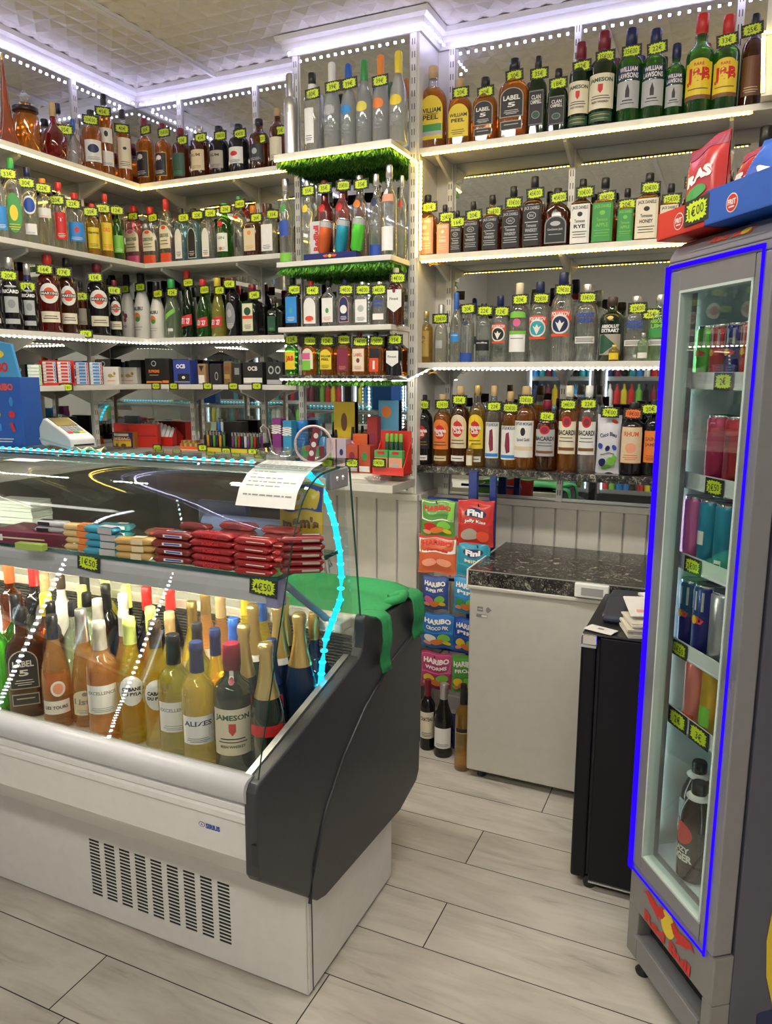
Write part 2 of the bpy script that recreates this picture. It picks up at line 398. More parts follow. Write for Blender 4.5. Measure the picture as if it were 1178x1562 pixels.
# ceiling of small raised pyramids between white cover strips
def ceiling():
    mb = MB(); s = .088; n0 = int((2.0-XL)/s)+1; n1 = int(6.0/s)
    vs = {}; V = []; Fc = []
    def vid(k, p):
        if k not in vs: vs[k] = len(V); V.append(p)
        return vs[k]
    for i in range(n0):
        for j in range(n1):
            x, y = XL+i*s, YB-j*s
            a = vid((i, j), (x, y, ZC)); b = vid((i+1, j), (x+s, y, ZC)); c = vid((i+1, j+1), (x+s, y-s, ZC)); d = vid((i, j+1), (x, y-s, ZC))
            e = vid((i, j, 'c'), (x+s*.5, y-s*.5, ZC-.011)); Fc += [(a, b, e), (b, c, e), (c, d, e), (d, a, e)]
    mb.add(V, Fc, 0)
    mb.box(XL-.2, 2.2, -3, YB+.3, ZC+.01, ZC+.08, 0)
    structure(mb.build('ceiling', plain('cream_ceiling_panel', (.70, .67, .59), .55)))
ceiling()
k = 0
for a, b in (((-2.137, 2.657), (-2.494, 3.379)),):
    pass
tb = MB()
tb.box(-2.46, -2.435, -2, YB, ZC-.022, ZC-.006).box(-2.456, -2.439, -2, YB, ZC-.028, ZC-.022)
structure(tb.build('trim_1', M['white']))
tb = MB(); tb.box(-.62, -.595, -2, YB, ZC-.022, ZC-.006); structure(tb.build('trim_2', M['white']))
# walls
def wall(name, x0, x1, y0, y1, z0, z1, m): return structure(MB().box(x0, x1, y0, y1, z0, z1).build(name, m))
wall('wall_side', XL-.12, XL, -3, YB+.12, 0, ZC+.05, M['wallp'])
wall('wall_back', XL, 2.2, YB, YB+.12, 0, ZC+.05, M['wallp'])
wall('wall_front', XL, 2.2, -3.1, -3, 0, ZC+.05, plain('grey_wall_paint', (.42, .41, .38), .6))
wall('wall_far', 2.1, 2.2, -3, YB, 0, ZC+.05, M['wallp'])
wall('wall_column', CX0, CX1, YC, YB, 0, ZC, M['white'])
wall('wall_end_column', .015, .60, 3.10, 3.19, 2.602, ZC, M['white'])
# dark boards below the shelving of the two left bays
wall('trim_3', XL, XL+.012, -1, YB, 0, 1.2, M['brown']); wall('trim_4', XL+.012, CX0, YB-.012, YB, 0, 1.2, M['brown'])
# tongue and groove wainscot
def wainscot(name, pts, z1):
    mb = MB()
    for (x0, y0), (x1, y1) in zip(pts[:-1], pts[1:]):
        L = math.hypot(x1-x0, y1-y0); n = max(1, round(L/.10)); ux, uy = (x1-x0)/L, (y1-y0)/L; nx, ny = uy, -ux
        for i in range(n):
            a, b = L*i/n+.003, L*(i+1)/n-.003
            P = [(x0+ux*t+nx*o, y0+uy*t+ny*o) for t, o in ((a, 0), (b, 0), (b, .010), (b-.004, .014), (a+.004, .014), (a, .010))]
            mb.prism(P, 'z', 0.06, z1)
        P = [(x0+nx*0, y0+ny*0), (x1, y1), (x1+nx*.024, y1+ny*.024), (x0+nx*.024, y0+ny*.024)]
        mb.prism(P, 'z', z1, z1+.03); mb.prism(P, 'z', 0, .07)
    structure(mb.build(name, plain('cream_beadboard', (.62, .60, .54), .45), recalc=True, bevel=.002))
wainscot('trim_5', [(CX0, YC), (CX1+.014, YC)], 1.085)
wainscot('trim_6', [(CX1, YC), (CX1, YB)], 1.085)
wainscot('trim_7', [(CX1, YB), (2.1, YB)], 1.06)
# cornice with the shadow line above it
def cornice(name, path):
    prof = [(0, 0), (0, -.075), (.012, -.075), (.016, -.060), (.030, -.052), (.034, -.030), (.052, -.020), (.058, 0)]
    mb = MB(); rings = []
    for i, (x, y) in enumerate(path):
        d0 = Vector((x-path[i-1][0], y-path[i-1][1])).normalized() if i else None
        d1 = Vector((path[i+1][0]-x, path[i+1][1]-y)).normalized() if i < len(path)-1 else None
        n0 = Vector((d0.y, -d0.x)) if d0 else None; n1 = Vector((d1.y, -d1.x)) if d1 else None
        n = n0 if n1 is None else n1 if n0 is None else (n0+n1)/(1+n0.dot(n1))
        rings.append([(x+n.x*o, y+n.y*o, ZC-.008+z) for o, z in prof])
    q = len(prof)
    for r0, r1 in zip(rings[:-1], rings[1:]):
        mb.add(r0+r1, [(j, (j+1) % q, q+(j+1) % q, q+j) for j in range(q)])
    structure(mb.build(name, M['white'], recalc=True))
cornice('trim_8', [(XL, -2.9), (XL, YB), (CX0, YB), (CX0, YC), (CX1, YC), (CX1, YB), (2.05, YB)])
# mirrors on the walls behind the shelves
def mirror(label, x0, x1, y0, y1, z0, z1, wall_axis):
    o = thing('wall_mirror', label, 'mirror', ((x0+x1)/2, (y0+y1)/2, z0))
    cx, cy = (x0+x1)/2, (y0+y1)/2
    MB().box(x0-cx, x1-cx, y0-cy, y1-cy, 0, z1-z0).build('mirror_pane', M['mirror'], o)
    for a, b in ((-.012, 0), (z1-z0, z1-z0+.01)):
        (MB().box(x0-cx, x1-cx, y0-cy-.004, y1-cy, a, b) if wall_axis == 'y' else MB().box(x0-cx, x1-cx+.004, y0-cy, y1-cy, a, b)).build('edge_channel', M['alu'], o)
mirror('tall mirror covering the side wall behind its shelves of bottles', XL, XL+.005, -1.0, YB-.006, 1.215, 3.045, 'x')
mirror('mirror on the short bay of back wall between corner and column', XL+.006, CX0, YB-.005, YB, 1.215, 3.045, 'y')
mirror('mirror on the face of the column above its counter', CX0+.045, CX1-.045, YC-.005, YC, 1.14, 3.045, 'y')
mirror('long mirror on the back wall above the chest freezer', -1.19, .17, YB-.005, YB, 1.105, 3.045, 'y')

# ------------------------------------------------------------------ LED strips
def led_strip(label, pts, kind, gap=.0166, size=.006, group=None, cat='LED strip', side=None, name='led_strip', tape=True):
    """a tape with its row of diodes; side = the direction the diodes face"""
    o = thing(name, label, cat, pts[0], group=group); P0 = Vector(pts[0])
    t = MB(); d = MB(); run = 0.0
    sd = Vector(side) if side else Vector((0, -1, 0))
    for a, b in zip(pts[:-1], pts[1:]):
        a, b = Vector(a)-P0, Vector(b)-P0; L = (b-a).length
        if L < 1e-5: continue
        u = (b-a)/L; s_ = (sd-u*sd.dot(u))
        s_ = s_.normalized() if s_.length > .05 else Vector((0, -1, 0)).cross(u).normalized()
        w_ = u.cross(s_)
        def blk(mb, p, q, hw, h0, h1):
            vs = [p-w_*hw+s_*h0, p+w_*hw+s_*h0, p+w_*hw+s_*h1, p-w_*hw+s_*h1]; vs += [v+(q-p) for v in vs]
            mb.add(vs, [(0, 1, 2, 3), (7, 6, 5, 4), (0, 4, 5, 1), (1, 5, 6, 2), (2, 6, 7, 3), (3, 7, 4, 0)])
        if tape: blk(t, a, b, size*.75, 0, .0015)
        x = gap/2 if run == 0 else gap-(run % gap)
        while x < L-size/2:
            p = a+u*x; blk(d, p-u*size/2, p+u*size/2, size*.5, .0015, .0015+size*.6); x += gap
        run += L
    if tape and kind != 'cool': t.build('tape', M['tape'], o, recalc=True)
    d.build('diode_dots', LED[kind], o, recalc=True)['kind'] = 'stuff'
    return o
zc = 3.042
led_strip('cool white LED strip under the ceiling cornice along the side wall', [(XL+.047, -1.0, zc), (XL+.047, YB-.047, zc)], 'cool', .036, .0095, 'ceiling LED strips', side=(1, 0, .3))
led_strip('cool white LED strip under the cornice above the short back bay', [(XL+.06, YB-.047, zc), (CX0-.01, YB-.047, zc)], 'cool', .036, .0095, 'ceiling LED strips', side=(0, -1, .3))
led_strip('cool white LED strip under the cornice round the column top', [(CX0, YC-.047, zc), (CX1+.047, YC-.047, zc), (CX1+.047, YB-.06, zc)], 'cool', .036, .0095, 'ceiling LED strips', side=(.1, -1, .3))
led_strip('cool white LED strip under the cornice above the long back shelves', [(CX1+.07, YB-.047, zc), (1.4, YB-.047, zc)], 'cool', .036, .0095, 'ceiling LED strips', side=(0, -1, .3))
for yy, lb in ((.16, 'upright white LED strip at the near end of side wall shelving'), (-.62, 'upright white LED strip on the side wall by the entrance')):
    led_strip(lb, [(XL+.03, yy, .35), (XL+.03, yy, 2.45)], 'day', .03, .011, 'upright LED strips', side=(1, 0, 0))
# ceiling lamps over the shop floor, behind the viewer
for i, (x, y, lx, ly) in enumerate(((-1.75, 1.72, 1.2, .2), (-.25, 1.72, 1.2, .2), (-1.3, -.75, 1.2, .22), (.35, -.75, 1.2, .22))):
    o = thing('ceiling_lamp', ('long ceiling lamp over the display counter', 'long ceiling lamp over the open floor by the fridges', 'ceiling lamp behind the viewer towards the side wall', 'ceiling lamp behind the viewer towards the fridges')[i], 'ceiling lamp', (x, y, ZC-.06), group='ceiling lamps')
    MB().box(-lx/2, lx/2, -ly/2, ly/2, .012, .049).build('housing', M['white'], o, bevel=.004)
    MB().box(-lx/2+.012, lx/2-.012, -ly/2+.012, ly/2-.012, .0, .012).build('diffuser', LED['panel'], o)

# ------------------------------------------------------------------ shelving
def standard(label, x, y, z0, z1, face):
    o = thing('slotted_upright', label, 'shelf upright', (x, y, z0), group='slotted shelf uprights')
    mb = MB(); L = z1-z0
    mb.box(-.013, .013, -.012, 0, 0, L, 0)
    n = int(L/.05)
    for i in range(n):
        z = .03+i*.05
        for s_ in (-1, 1): mb.box(s_*.0055-.0016, s_*.0055+.0016, -.0124, -.0119, z, z+.024, 1)
    mb.build('channel', [M['white'], M['slot']], o)
    if face == 'x': o.rotation_euler.z = PI/2
    return o
for i, x in enumerate((-1.215, -.676, -.074)): standard(f'{ORD[i+1]} slotted upright from the column behind the long back shelves', x, YB-.005, 1.09, 3.045, 'y')
for i, x in enumerate((CX0+.022, CX1-.022)): standard(('slotted upright at the corner-bay edge of the column', 'slotted upright at the freezer-side edge of the column')[i], x, YC, 1.12, 3.045, 'y')
for i, x in enumerate((-2.705, -2.24)): standard(('slotted upright nearest the corner in the short back bay', 'slotted upright nearest the column in the short back bay')[i], x, YB-.005, 1.22, 3.045, 'y')
for i, y in enumerate((2.94, 2.45, 1.96, 1.47)): standard(f'{ORD[i+1]} slotted upright from the corner on the side wall', XL+.005, y, 1.22, 3.045, 'x')
def shelf(label, x0, x1, y0, y1, ztop, th, m, brackets=(), bdir='y', bh=.075, group=None, name='shelf', front=None):
    cx, cy = (x0+x1)/2, (y0+y1)/2
    o = thing(name, label, 'shelf', (cx, cy, ztop-th), group=group)
    MB().box(x0-cx, x1-cx, y0-cy, y1-cy, 0, th).build('board', m, o, bevel=.0025)
    for b in brackets:
        if bdir == 'y':   # wall at y1
            P = [(y1-cy, 0), (y1-cy, -bh), (y1-cy-.03, -bh*.9), (y0-cy+.03, -.014), (y0-cy+.03, 0)]
            br = MB().prism(P, 'x', b-cx-.007, b-cx+.007)
        else:             # wall at x0
            P = [(x0-cx, 0), (x0-cx, -bh), (x0-cx+.03, -bh*.9), (x1-cx-.03, -.014), (x1-cx-.03, 0)]
            br = MB().prism(P, 'y', b-cy-.007, b-cy+.007)
        br.build('bracket', M['white'], o, recalc=True, bevel=.001)
    return o
ZR = dict(r1=2.600, r2=2.165, r3=1.707, r4=1.247)
ZS = dict(s1=2.600, s2=2.215, s3=1.842, s4=1.605)
ZK = dict(c1=2.585, c2=2.141, c3=1.862, c4=1.652)
YR, YS, XS, YK = 3.165, 3.14, -2.79, 2.945       # front edges
KX0, KX1 = -1.872, -1.317
RB = (-1.215, -.676, -.074)
lab_r = dict(r1='top', r2='second', r3='third')
for k in ('r1', 'r2', 'r3'):
    shelf(f'long white {lab_r[k]} shelf on the back wall above the freezer', CX1, .16 if k != 'r1' else .15, YR, YB-.006, ZR[k], .024, M['shelf'], RB, 'y', group='long back shelves')
shelf('narrow black marbled shelf on the back wall over the freezer', CX1+.002, .165, YR-.005, YB-.006, ZR['r4'], .032, M['marble'], group='long back shelves')
sn = dict(s1='top', s2='second', s3='third', s4='lowest')
for k in ('s1', 's2', 's3', 's4'):
    d = .0 if k != 's4' else .05
    shelf(f'white {sn[k]} shelf along the mirrored side wall', XL+.006, XS, .6, YB-.006, ZS[k], .024, M['shelf'], (2.94, 2.45, 1.96, 1.47), 'x', group='side wall shelves')
    shelf(f'white {sn[k]} shelf in the short bay between corner and column', XS+.001, CX0-.002, YS, YB-.006, ZS[k], .024, M['shelf'], (-2.705, -2.24), 'y', group='short bay shelves')
kn = dict(c1='top', c2='second', c3='third')
for k in ('c1', 'c2', 'c3'):
    shelf(f'white {kn[k]} shelf projecting from the column', KX0, KX1, YK, YC-.006, ZK[k], .022, M['shelf'], (CX0+.045, CX1-.045) if k == 'c3' else (), 'y', group='column shelves')
shelf('black marbled fourth shelf projecting from the column', KX0, KX1+.0, YK, YC-.006, ZK['c4'], .016, M['marble'], group='column shelves')
shelf('pale marbled counter along side wall behind the display case', XL+.013, -2.62, .8, YB-.014, 1.262, .03, plain('pale_marbled_laminate', (.55, .54, .50), .3, 0, .3, 14), name='wall_counter')
shelf('pale marbled counter across the short bay behind display case', -2.619, CX0-.002, 3.0, YB-.014, 1.262, .03, MATS['pale_marbled_laminate'], name='wall_counter')
shelf('pale marbled counter ledge on the column above the beadboard', CX0+.002, CX1-.004, 2.90, YC-.006, 1.188, .035, MATS['pale_marbled_laminate'], name='wall_counter')
# warm strips under the shelf fronts
def warm(label, pts, side, kind='warm', gap=.0160, size=.0085, g='shelf LED strips'): return led_strip(label, pts, kind, gap, size, g, side=side)
z = ZR['r1']-.026; warm('warm LED strip under front edge of the long top shelf', [(CX1+.01, YR+.004, z), (-.005, YR+.004, z)], (0, -1, -.8))
z = ZR['r2']-.026; warm('warm LED strip under front edge of the long second shelf', [(CX1+.01, YR+.004, z), (.14, YR+.004, z)], (0, -1, -.8))
z = ZR['r3']-.026; warm('bright LED strip under front edge of the long third shelf', [(KX1, YK+.01, ZK['c4']-.02), (KX1, YC-.03, ZK['c4']-.02), (CX1+.06, YR+.004, z), (.14, YR+.004, z)], (0, -1, -.8), 'white', .022, .007)
z = ZS['s1']-.026; warm('warm LED strip under the top shelf of the side wall', [(XS-.004, .7, z), (XS-.004, YS+.004, z)], (1, 0, -.8))
warm('warm LED strip under the top shelf of the short bay', [(XS, YS+.004, z), (CX0, YS+.004, z)], (0, -1, -.8))
z = ZS['s3']-.026; warm('bright LED strip under the third shelf of the side wall', [(XS-.004, .7, z), (XS-.004, YS+.004, z)], (1, 0, -.8), 'white', .026, .007)
warm('bright LED strip under third bay shelf dropping beside the boxes', [(XS, YS+.004, z), (CX0-.06, YS+.004, z), (CX0-.01, YS-.01, ZS['s4']+.01)], (0, -1, -.8), 'white', .026, .007)
z = ZK['c1']-.024; warm('warm LED strip round the column top shelf and down its edge', [(KX0, YK+.004, z), (KX1-.002, YK+.004, z), (KX1-.002, YC-.012, z), (CX1-.003, YC-.012, z-.02), (CX1-.003, YC-.012, ZK['c2']+.01)], (.45, -1, -.6), 'warm', .0150, .0075)
warm('warm LED strip standing on the column side by long shelves', [(CX1+.006, YR+.0, ZR['r1']-.05), (CX1+.006, YR, ZR['r2']+.02)], (1, -.6, 0))
z = ZK['c4']-.018; warm('bright LED strip under the black column shelf', [(KX0, YK+.004, z), (KX1-.02, YK+.004, z)], (0, -1, -.7), 'white', .026, .007)
warm('warm LED frame on the end column beside the top shelf', [(.020, 3.096, ZR['r1']+.01), (.008, 3.096, 2.80), (.60, 3.096, 2.80)], (0, -1, 0), 'warm', .014, .0085)
# loose copper wire ends where the strips meet the column
for zz, lb in ((ZR['r2']-.03, 'loose copper lead wires of LED strip under the second shelf'), (ZR['r3']-.035, 'loose copper lead wires of LED strip under the third shelf')):
    o = thing('lead_wire', lb, 'wire', (CX1+.05, YR+.03, zz))
    for s_ in (0, 1): MB().tube([(-.03+.01*s_, 0, 0), (0, -.02, -.006-.01*s_), (.03, -.01, -.012+.012*s_), (.06, .02, -.001)], .0016, 5).build('strand', M['copperwire'], o)
# artificial grass mats under the column shelves
def grass(label, x0, x1, y0, y1, z, n, h, seed):
    rnd = random.Random(seed); mb = MB()
    mb.box(x0, x1, y0, y1, z-.004, z, 0)
    for i in range(n):
        x, y = x0+rnd.random()*(x1-x0), y0+(rnd.random()**1.3)*(y1-y0); a = rnd.random()*2*PI; l = h*(.6+.6*rnd.random()); t = rnd.uniform(-.7, .7); t2 = rnd.uniform(-1.0, .5)
        wx, wy = math.cos(a)*.0025, math.sin(a)*.0025; ex, ey = x+t*l, y+t2*l
        mb.add([(x-wx, y-wy, z-.002), (x+wx, y+wy, z-.002), ((x+ex)/2+wx*1.3, (y+ey)/2+wy*1.3, z-l*.6), (ex, ey, z-l), ((x+ex)/2-wx*1.3, (y+ey)/2-wy*1.3, z-l*.6)], [(0, 1, 2, 3, 4)], rnd.randrange(3))
    o = mb.build('artificial_grass', [M['grass'], plain('artificial_grass_bright', (.16, .45, .04), .6, 0, .4, 40), plain('artificial_grass_deep', (.03, .15, .015), .6, 0, .4, 40)])
    tag(o, label, 'artificial grass', None, 'stuff')
grass('green artificial grass mat under the top column shelf', KX0+.01, KX1-.01, YK+.012, YC-.01, ZK['c1']-.024, 5200, .032, 1)
grass('green artificial grass mat under the second column shelf', KX0+.01, KX1-.01, YK+.012, YC-.01, ZK['c2']-.024, 4200, .032, 2)
grass('green artificial grass fringe under the black column shelf', KX0+.03, KX1-.03, YK+.02, YC-.02, ZK['c4']-.020, 3000, .026, 3)

# ================================================================== BOTTLES
# outline: (height fraction, radius fraction); cap: from fraction, radius fraction, neck radius
SH = dict(
    std=([(0, .90), (.012, .98), (.03, 1), (.60, 1), (.66, .97), (.71, .86), (.75, .62), (.78, .44), (.82, .37), (.93, .36)], .875, .40, 2, 1),
    wine=([(0, .92), (.015, .99), (.03, 1), (.60, 1), (.65, .96), (.69, .82), (.725, .58), (.76, .43), (.80, .39), (.96, .37)], .77, .395, 2, 1),
    burg=([(0, .94), (.015, 1), (.44, 1), (.52, .95), (.60, .78), (.67, .60), (.74, .45), (.82, .38), (.96, .36)], .79, .385, 2, 1),
    flute=([(0, .95), (.015, 1), (.30, 1), (.42, .93), (.55, .75), (.68, .54), (.80, .40), (.96, .37)], .72, .42, 2, 1),
    champ=([(0, .95), (.012, 1), (.40, 1), (.48, .95), (.56, .80), (.66, .58), (.76, .42), (.86, .34), (.94, .36)], .60, .0, 2, 1),
    whisky=([(0, .92), (.012, 1), (.60, 1), (.65, .97), (.69, .85), (.72, .62), (.745, .46), (.77, .40), (.80, .44), (.83, .38), (.93, .36)], .80, .40, 2, 1),
    jb=([(0, .94), (.012, 1), (.57, 1), (.62, .95), (.66, .78), (.69, .58), (.72, .46), (.76, .40), (.79, .46), (.81, .38), (.95, .36)], .80, .40, 2, 1),
    jd=([(0, .97), (.012, 1), (.60, 1), (.635, .95), (.67, .72), (.70, .50), (.73, .38), (.78, .36), (.80, .40), (.82, .34), (.93, .34)], .84, .37, 6, 1),
    flat=([(0, .97), (.012, 1), (.58, 1), (.64, .95), (.70, .75), (.745, .50), (.77, .36), (.93, .33)], .85, .36, 4.5, .55),
    arch=([(0, .96), (.012, 1), (.55, 1), (.63, .96), (.69, .85), (.735, .66), (.765, .45), (.79, .33), (.93, .31)], .84, .34, 3.2, .6),
    abs=([(0, .93), (.012, 1), (.60, 1), (.66, .98), (.71, .90), (.745, .72), (.765, .50), (.78, .42), (.90, .42)], .86, .44, 2, 1),
    pol=([(0, .95), (.012, 1), (.56, 1), (.64, .97), (.70, .86), (.74, .66), (.77, .48), (.80, .40), (.93, .36)], .83, .40, 2, 1),
    goose=([(0, .92), (.012, 1), (.42, 1), (.52, .95), (.60, .82), (.66, .64), (.71, .48), (.75, .42), (.90, .38)], .755, .42, 2, 1),
    ciroc=([(0, .97), (.012, 1), (.60, 1), (.66, .93), (.70, .75), (.73, .55), (.76, .46), (.90, .42)], .86, .46, 2, 1),
    tub=([(0, 1), (.60, 1), (.68, .94), (.70, .80), (.72, .62), (.95, .60)], .72, .62, 2, 1),
    gin=([(0, .97), (.012, 1), (.62, 1), (.70, .97), (.76, .84), (.79, .60), (.81, .42), (.93, .40)], .83, .43, 4, .8),
    onion=([(0, .60), (.02, .72), (.12, .94), (.28, 1), (.42, .92), (.52, .66), (.58, .40), (.63, .27), (.78, .23), (.93, .23)], .76, .26, 2, 1),
    dec=([(0, .95), (.02, 1), (.50, .98), (.58, .92), (.64, .70), (.68, .42), (.72, .40), (.80, .44)], .66, .95, 2, 1),
    eif=([(0, 1), (.03, .98), (.10, .80), (.20, .62), (.32, .47), (.45, .36), (.60, .26), (.75, .18), (.90, .12), (.97, .08)], .93, .10, 4, 1),
    jug=([(0, .75), (.03, .90), (.15, 1), (.42, 1), (.55, .92), (.64, .74), (.70, .50), (.74, .38), (.80, .36), (.88, .36)], .80, .42, 2, 1),
    mal=([(0, .92), (.015, 1), (.42, 1), (.52, .93), (.62, .74), (.70, .55), (.76, .45), (.80, .42), (.92, .40)], .82, .45, 2, 1),
    get=([(0, .98), (.012, 1), (.18, .96), (.34, .86), (.40, .88), (.50, .80), (.60, .68), (.68, .50), (.74, .40), (.93, .38)], .84, .43, 2, 1),
    pet=([(0, .80), (.03, .98), (.30, 1), (.55, .98), (.68, .90), (.78, .68), (.84, .46), (.88, .42), (.93, .40)], .88, .46, 2, 1),
    ric=([(0, .95), (.012, 1), (.56, 1), (.62, .95), (.68, .76), (.73, .52), (.77, .42), (.93, .37)], .84, .41, 2, 1),
)
def lab(bg, title=None, tc='k', y0=.12, y1=.50, w=1.9, sh='r', ac=None, bd=None, fine=True, th=.13, ty=.74, tw=.86, acp=(.48, .5, .22), sub=None, sc=None):
    """a paper label: ground, border, one or two lines of lettering, an ornament, rows of fine print"""
    hh = y1-y0; cy = (y0+y1)/2; e = []
    if bd: e.append((sh, 0, cy, w+.12, hh+.02, bd))
    e.append((sh, 0, cy, w, hh, bg))
    if title:
        parts = title.split('|'); t = th if len(parts) > 1 else th*1.15
        for i, p in enumerate(parts): e.append(('t', p, 0, y0+hh*(ty-i*t*1.45), w*tw*min(1, .30+.12*len(p)), hh*t, tc, .03))
    if ac: e.append(('o', 0, y0+hh*acp[0], acp[1], hh*acp[2], ac))
    if sub: e.append(('t', sub, 0, y0+hh*.30, w*.6, hh*.085, sc or tc, .01))
    if fine:
        for q, ww in ((.21, .62), (.145, .7), (.09, .5)): e.append(('r', 0, y0+hh*q, w*ww, hh*.018, tc if tc not in 'wWcC' else tc))
    return e
BCOUNT = {}
def bottle(name, P, h, R, shape, gl, cap, labels, desc, where, group, rz=0.0, capf=None, cat='bottle', capparts=1, neck=None):
    prof, cz, cr, pw, dp = SH[shape]
    o = thing(name, f'{desc}, {where}', cat, P, rz, group)
    if capf: cz = capf
    fr = [(z*h, r*R) for z, r in prof]
    gm = GL[gl]
    mats = [gm]; mid = None
    if gl in ('amber', 'gold', 'rose', 'wine') and shape not in ('champ',):
        mats = [gm, GL['clear']]; mid = .80*h if shape in ('wine', 'burg', 'flute') else .735*h
    MB().lathe(fr, 22, 0, pw, dp, .45*R, mid=mid).build('glass_body', mats, o)
    nr = np.interp(cz, [z for z, r in prof], [r for z, r in prof])
    cm = CAP[cap[0]]
    if shape == 'champ':
        c0 = capf or cz; zs = [c0, .70, .78, .86, .885, .90, .93, .97, .995, 1.0]; zs = [c0]+[z for z in zs[1:] if z > c0+.01]
        pr = [(z*h, (np.interp(z, [q for q, r in prof], [r for q, r in prof])+.03)*R if z < .87 else dict([(.885, .41), (.90, .37), (.93, .43), (.97, .44), (.995, .36), (1.0, .1)])[z]*R) for z in zs]
        MB().lathe(pr, 18).build('foil', cm, o)
    elif shape == 'dec':
        MB().lathe([(cz*h, .97*R), (.72*h, .97*R), (.725*h, .45*R)], 20).build('collar', cm, o)
        MB().lathe([(.72*h, .16*R), (.80*h, .14*R), (.83*h, .30*R), (.90*h, .42*R), (.96*h, .34*R), (h, .12*R)], 16).build('stopper', GL['clear'], o)
    else:
        c = max(cr, nr+.015)*R
        if shape in ('wine', 'burg', 'flute'):
            top = 1.0; pr = [(cz*h, (nr+.02)*R), (.93*h, .405*R), (.935*h, .43*R), (.965*h, .43*R), (.97*h, .41*R), (.995*h, .405*R), (h, .37*R)]
        elif shape == 'goose' or shape == 'tub':
            pr = [(cz*h, c), (.97*h, c*.97), (.99*h, c*.85), (h, c*.5)]
        else:
            zc_ = cz+(1-cz)*.12
            pr = [(cz*h, c*.97), (zc_*h, c*.97), (zc_*h+.001, c*1.03), (.93*h, c*1.02) if cz < .92 else (.95*h, c*1.02), (.985*h, c*1.0), (h, c*.9)]
        MB().lathe(pr, 16).build('cap', cm, o)
        if len(cap) > 1:   # a second colour band: neck sleeve below the cap
            z0 = cz-.07
            rr = lambda z: (np.interp(z, [q for q, r in prof], [r for q, r in prof])+.025)*R
            MB().lathe([(z0*h, rr(z0)), (cz*h, max(rr(cz), c*.98))], 16).build('neck_sleeve', CAP[cap[1]], o)
    if labels:
        blocks = labels if isinstance(labels[0], list) else [labels]
        for e in blocks:
            if pw == 2 and dp == 1:
                vs = [q[2] for q in e if q[0] != 'p']; v0 = sum(vs)/len(vs)
                rv = lambda v: np.interp(v/h, [z for z, r in prof], [r for z, r in prof])*R
                wr = lambda u, v, L: ((rv(v)*1.004+.0003+.0002*L)*math.sin(u/R), -(rv(v)*1.004+.0003+.0002*L)*math.cos(u/R), v)
            else:
                def wr(u, v, L, pw=pw, dp=dp):
                    # follow the flattened front of the superellipse
                    a = min(.985, abs(u)/R); y = (1-a**pw)**(1/pw)*R*dp
                    return (u, -(y+.0006+.0002*L), v)
            mb, mats = art(e, wr, R, h, curved=True)
            mb.build('label_print', mats, o)
    return o
TAGN = [0]
def price_tag(text, P, rz, tilt, label, group, sz=1.0, paper='lime', kind='price tag'):
    o = thing('price_tag', label, kind, P, rz, group)
    w_, h_ = .080*sz, .047*sz
    q = empty('card_pivot', (0, 0, 0)) if False else None
    c, s_ = math.cos(tilt), math.sin(tilt)
    R2 = lambda x, z: (x*c-z*s_, x*s_+z*c)
    b = MB(); pts = [R2(x*w_/2, z*h_/2) for x, z in ((-1, -1), (1, -1), (1, 1), (-1, 1))]
    b.prism(pts, 'y', -.0006, .0006); b.build('card', M['card'], o, recalc=True)
    wr = lambda u, v, L: (R2(u, v)[0], -.0007-.0003*L, R2(u, v)[1])
    mb, mats = art([('s', 0, 0, w_*.88, h_*.86, M[paper])], wr); mb.build('starburst', mats, o)
    mb, mats = art([('t', text, random.uniform(-.002, .002), random.uniform(-.001, .001), w_*min(.60, .14*len(text)+.04), h_*.42, M['pen'], .005, random.uniform(-.08, .12))], lambda u, v, L: (R2(u, v)[0], -.0012-.0003*L, R2(u, v)[1]))
    mb.build('handwriting', mats, o)
    return o
GAP = dict(r2=.404, r3=.428, r4=.425, s2=.35, s3=.34, b2=.35, b3=.34, c2=.405, c3=.247, c4=.182)
def row(key, axis, pos, zt, phrase, items, rz=0.0, group=None, tilt=None, push=.0):
    """items: (centre px, width px, top px, outline, glass, cap, label elements, tag or None, description[, depth shift])"""
    n = 0
    for it in items:
        n += 1
        cx, wd, top, sh, gl, cap, lb, tg, desc = it[:9]; dz = it[9] if len(it) > 9 else 0.0
        f = (lambda x, y: ony(x, y, pos+dz)) if axis == 'y' else (lambda x, y: onx(x, y, pos+dz))
        base = f(cx, top); b2 = proj((base[0], base[1], zt)); P = f(cx, (top+b2[1])/2)
        dep = proj((P[0], P[1], zt+.13))[2]
        h = min(f(cx, top)[2]-zt, GAP.get(key, 9)); R = .485*wd*dep/F
        if axis == 'x': R *= .94
        cat = 'bottle'
        nm = {'champ': 'champagne_bottle', 'wine': 'wine_bottle', 'burg': 'wine_bottle', 'eif': 'tower_shaped_bottle', 'dec': 'decanter', 'tub': 'gift_tin'}.get(sh, 'spirit_bottle')
        where = phrase.format(ORD[n])
        bottle(nm, (P[0], P[1], zt), h, R, sh, gl, cap, lb, desc, where, group, rz if not isinstance(rz, dict) else rz.get(n, 0), cat={'tub': 'gift tin', 'dec': 'decanter'}.get(sh, 'bottle'))
        if tg:
            txt, tx, ty = tg[:3]; paper = tg[3] if len(tg) > 3 else 'lime'
            Rd = R*SH[sh][4]
            off = Rd*.62+.007
            if axis == 'y': Q = ony(tx, ty, pos+dz-off); rt = random.uniform(-.12, .12)
            else: Q = onx(tx, ty, pos+dz+off*.7); rt = rz
            tl = random.uniform(-.09, .09) if tilt is None else tilt+random.uniform(-.05, .05)
            price_tag(txt, Q, rt, tl, f'{"orange" if paper != "lime" else "lime"} starburst price tag on neck of bottle {where}', 'price tags on bottles', .92, paper)
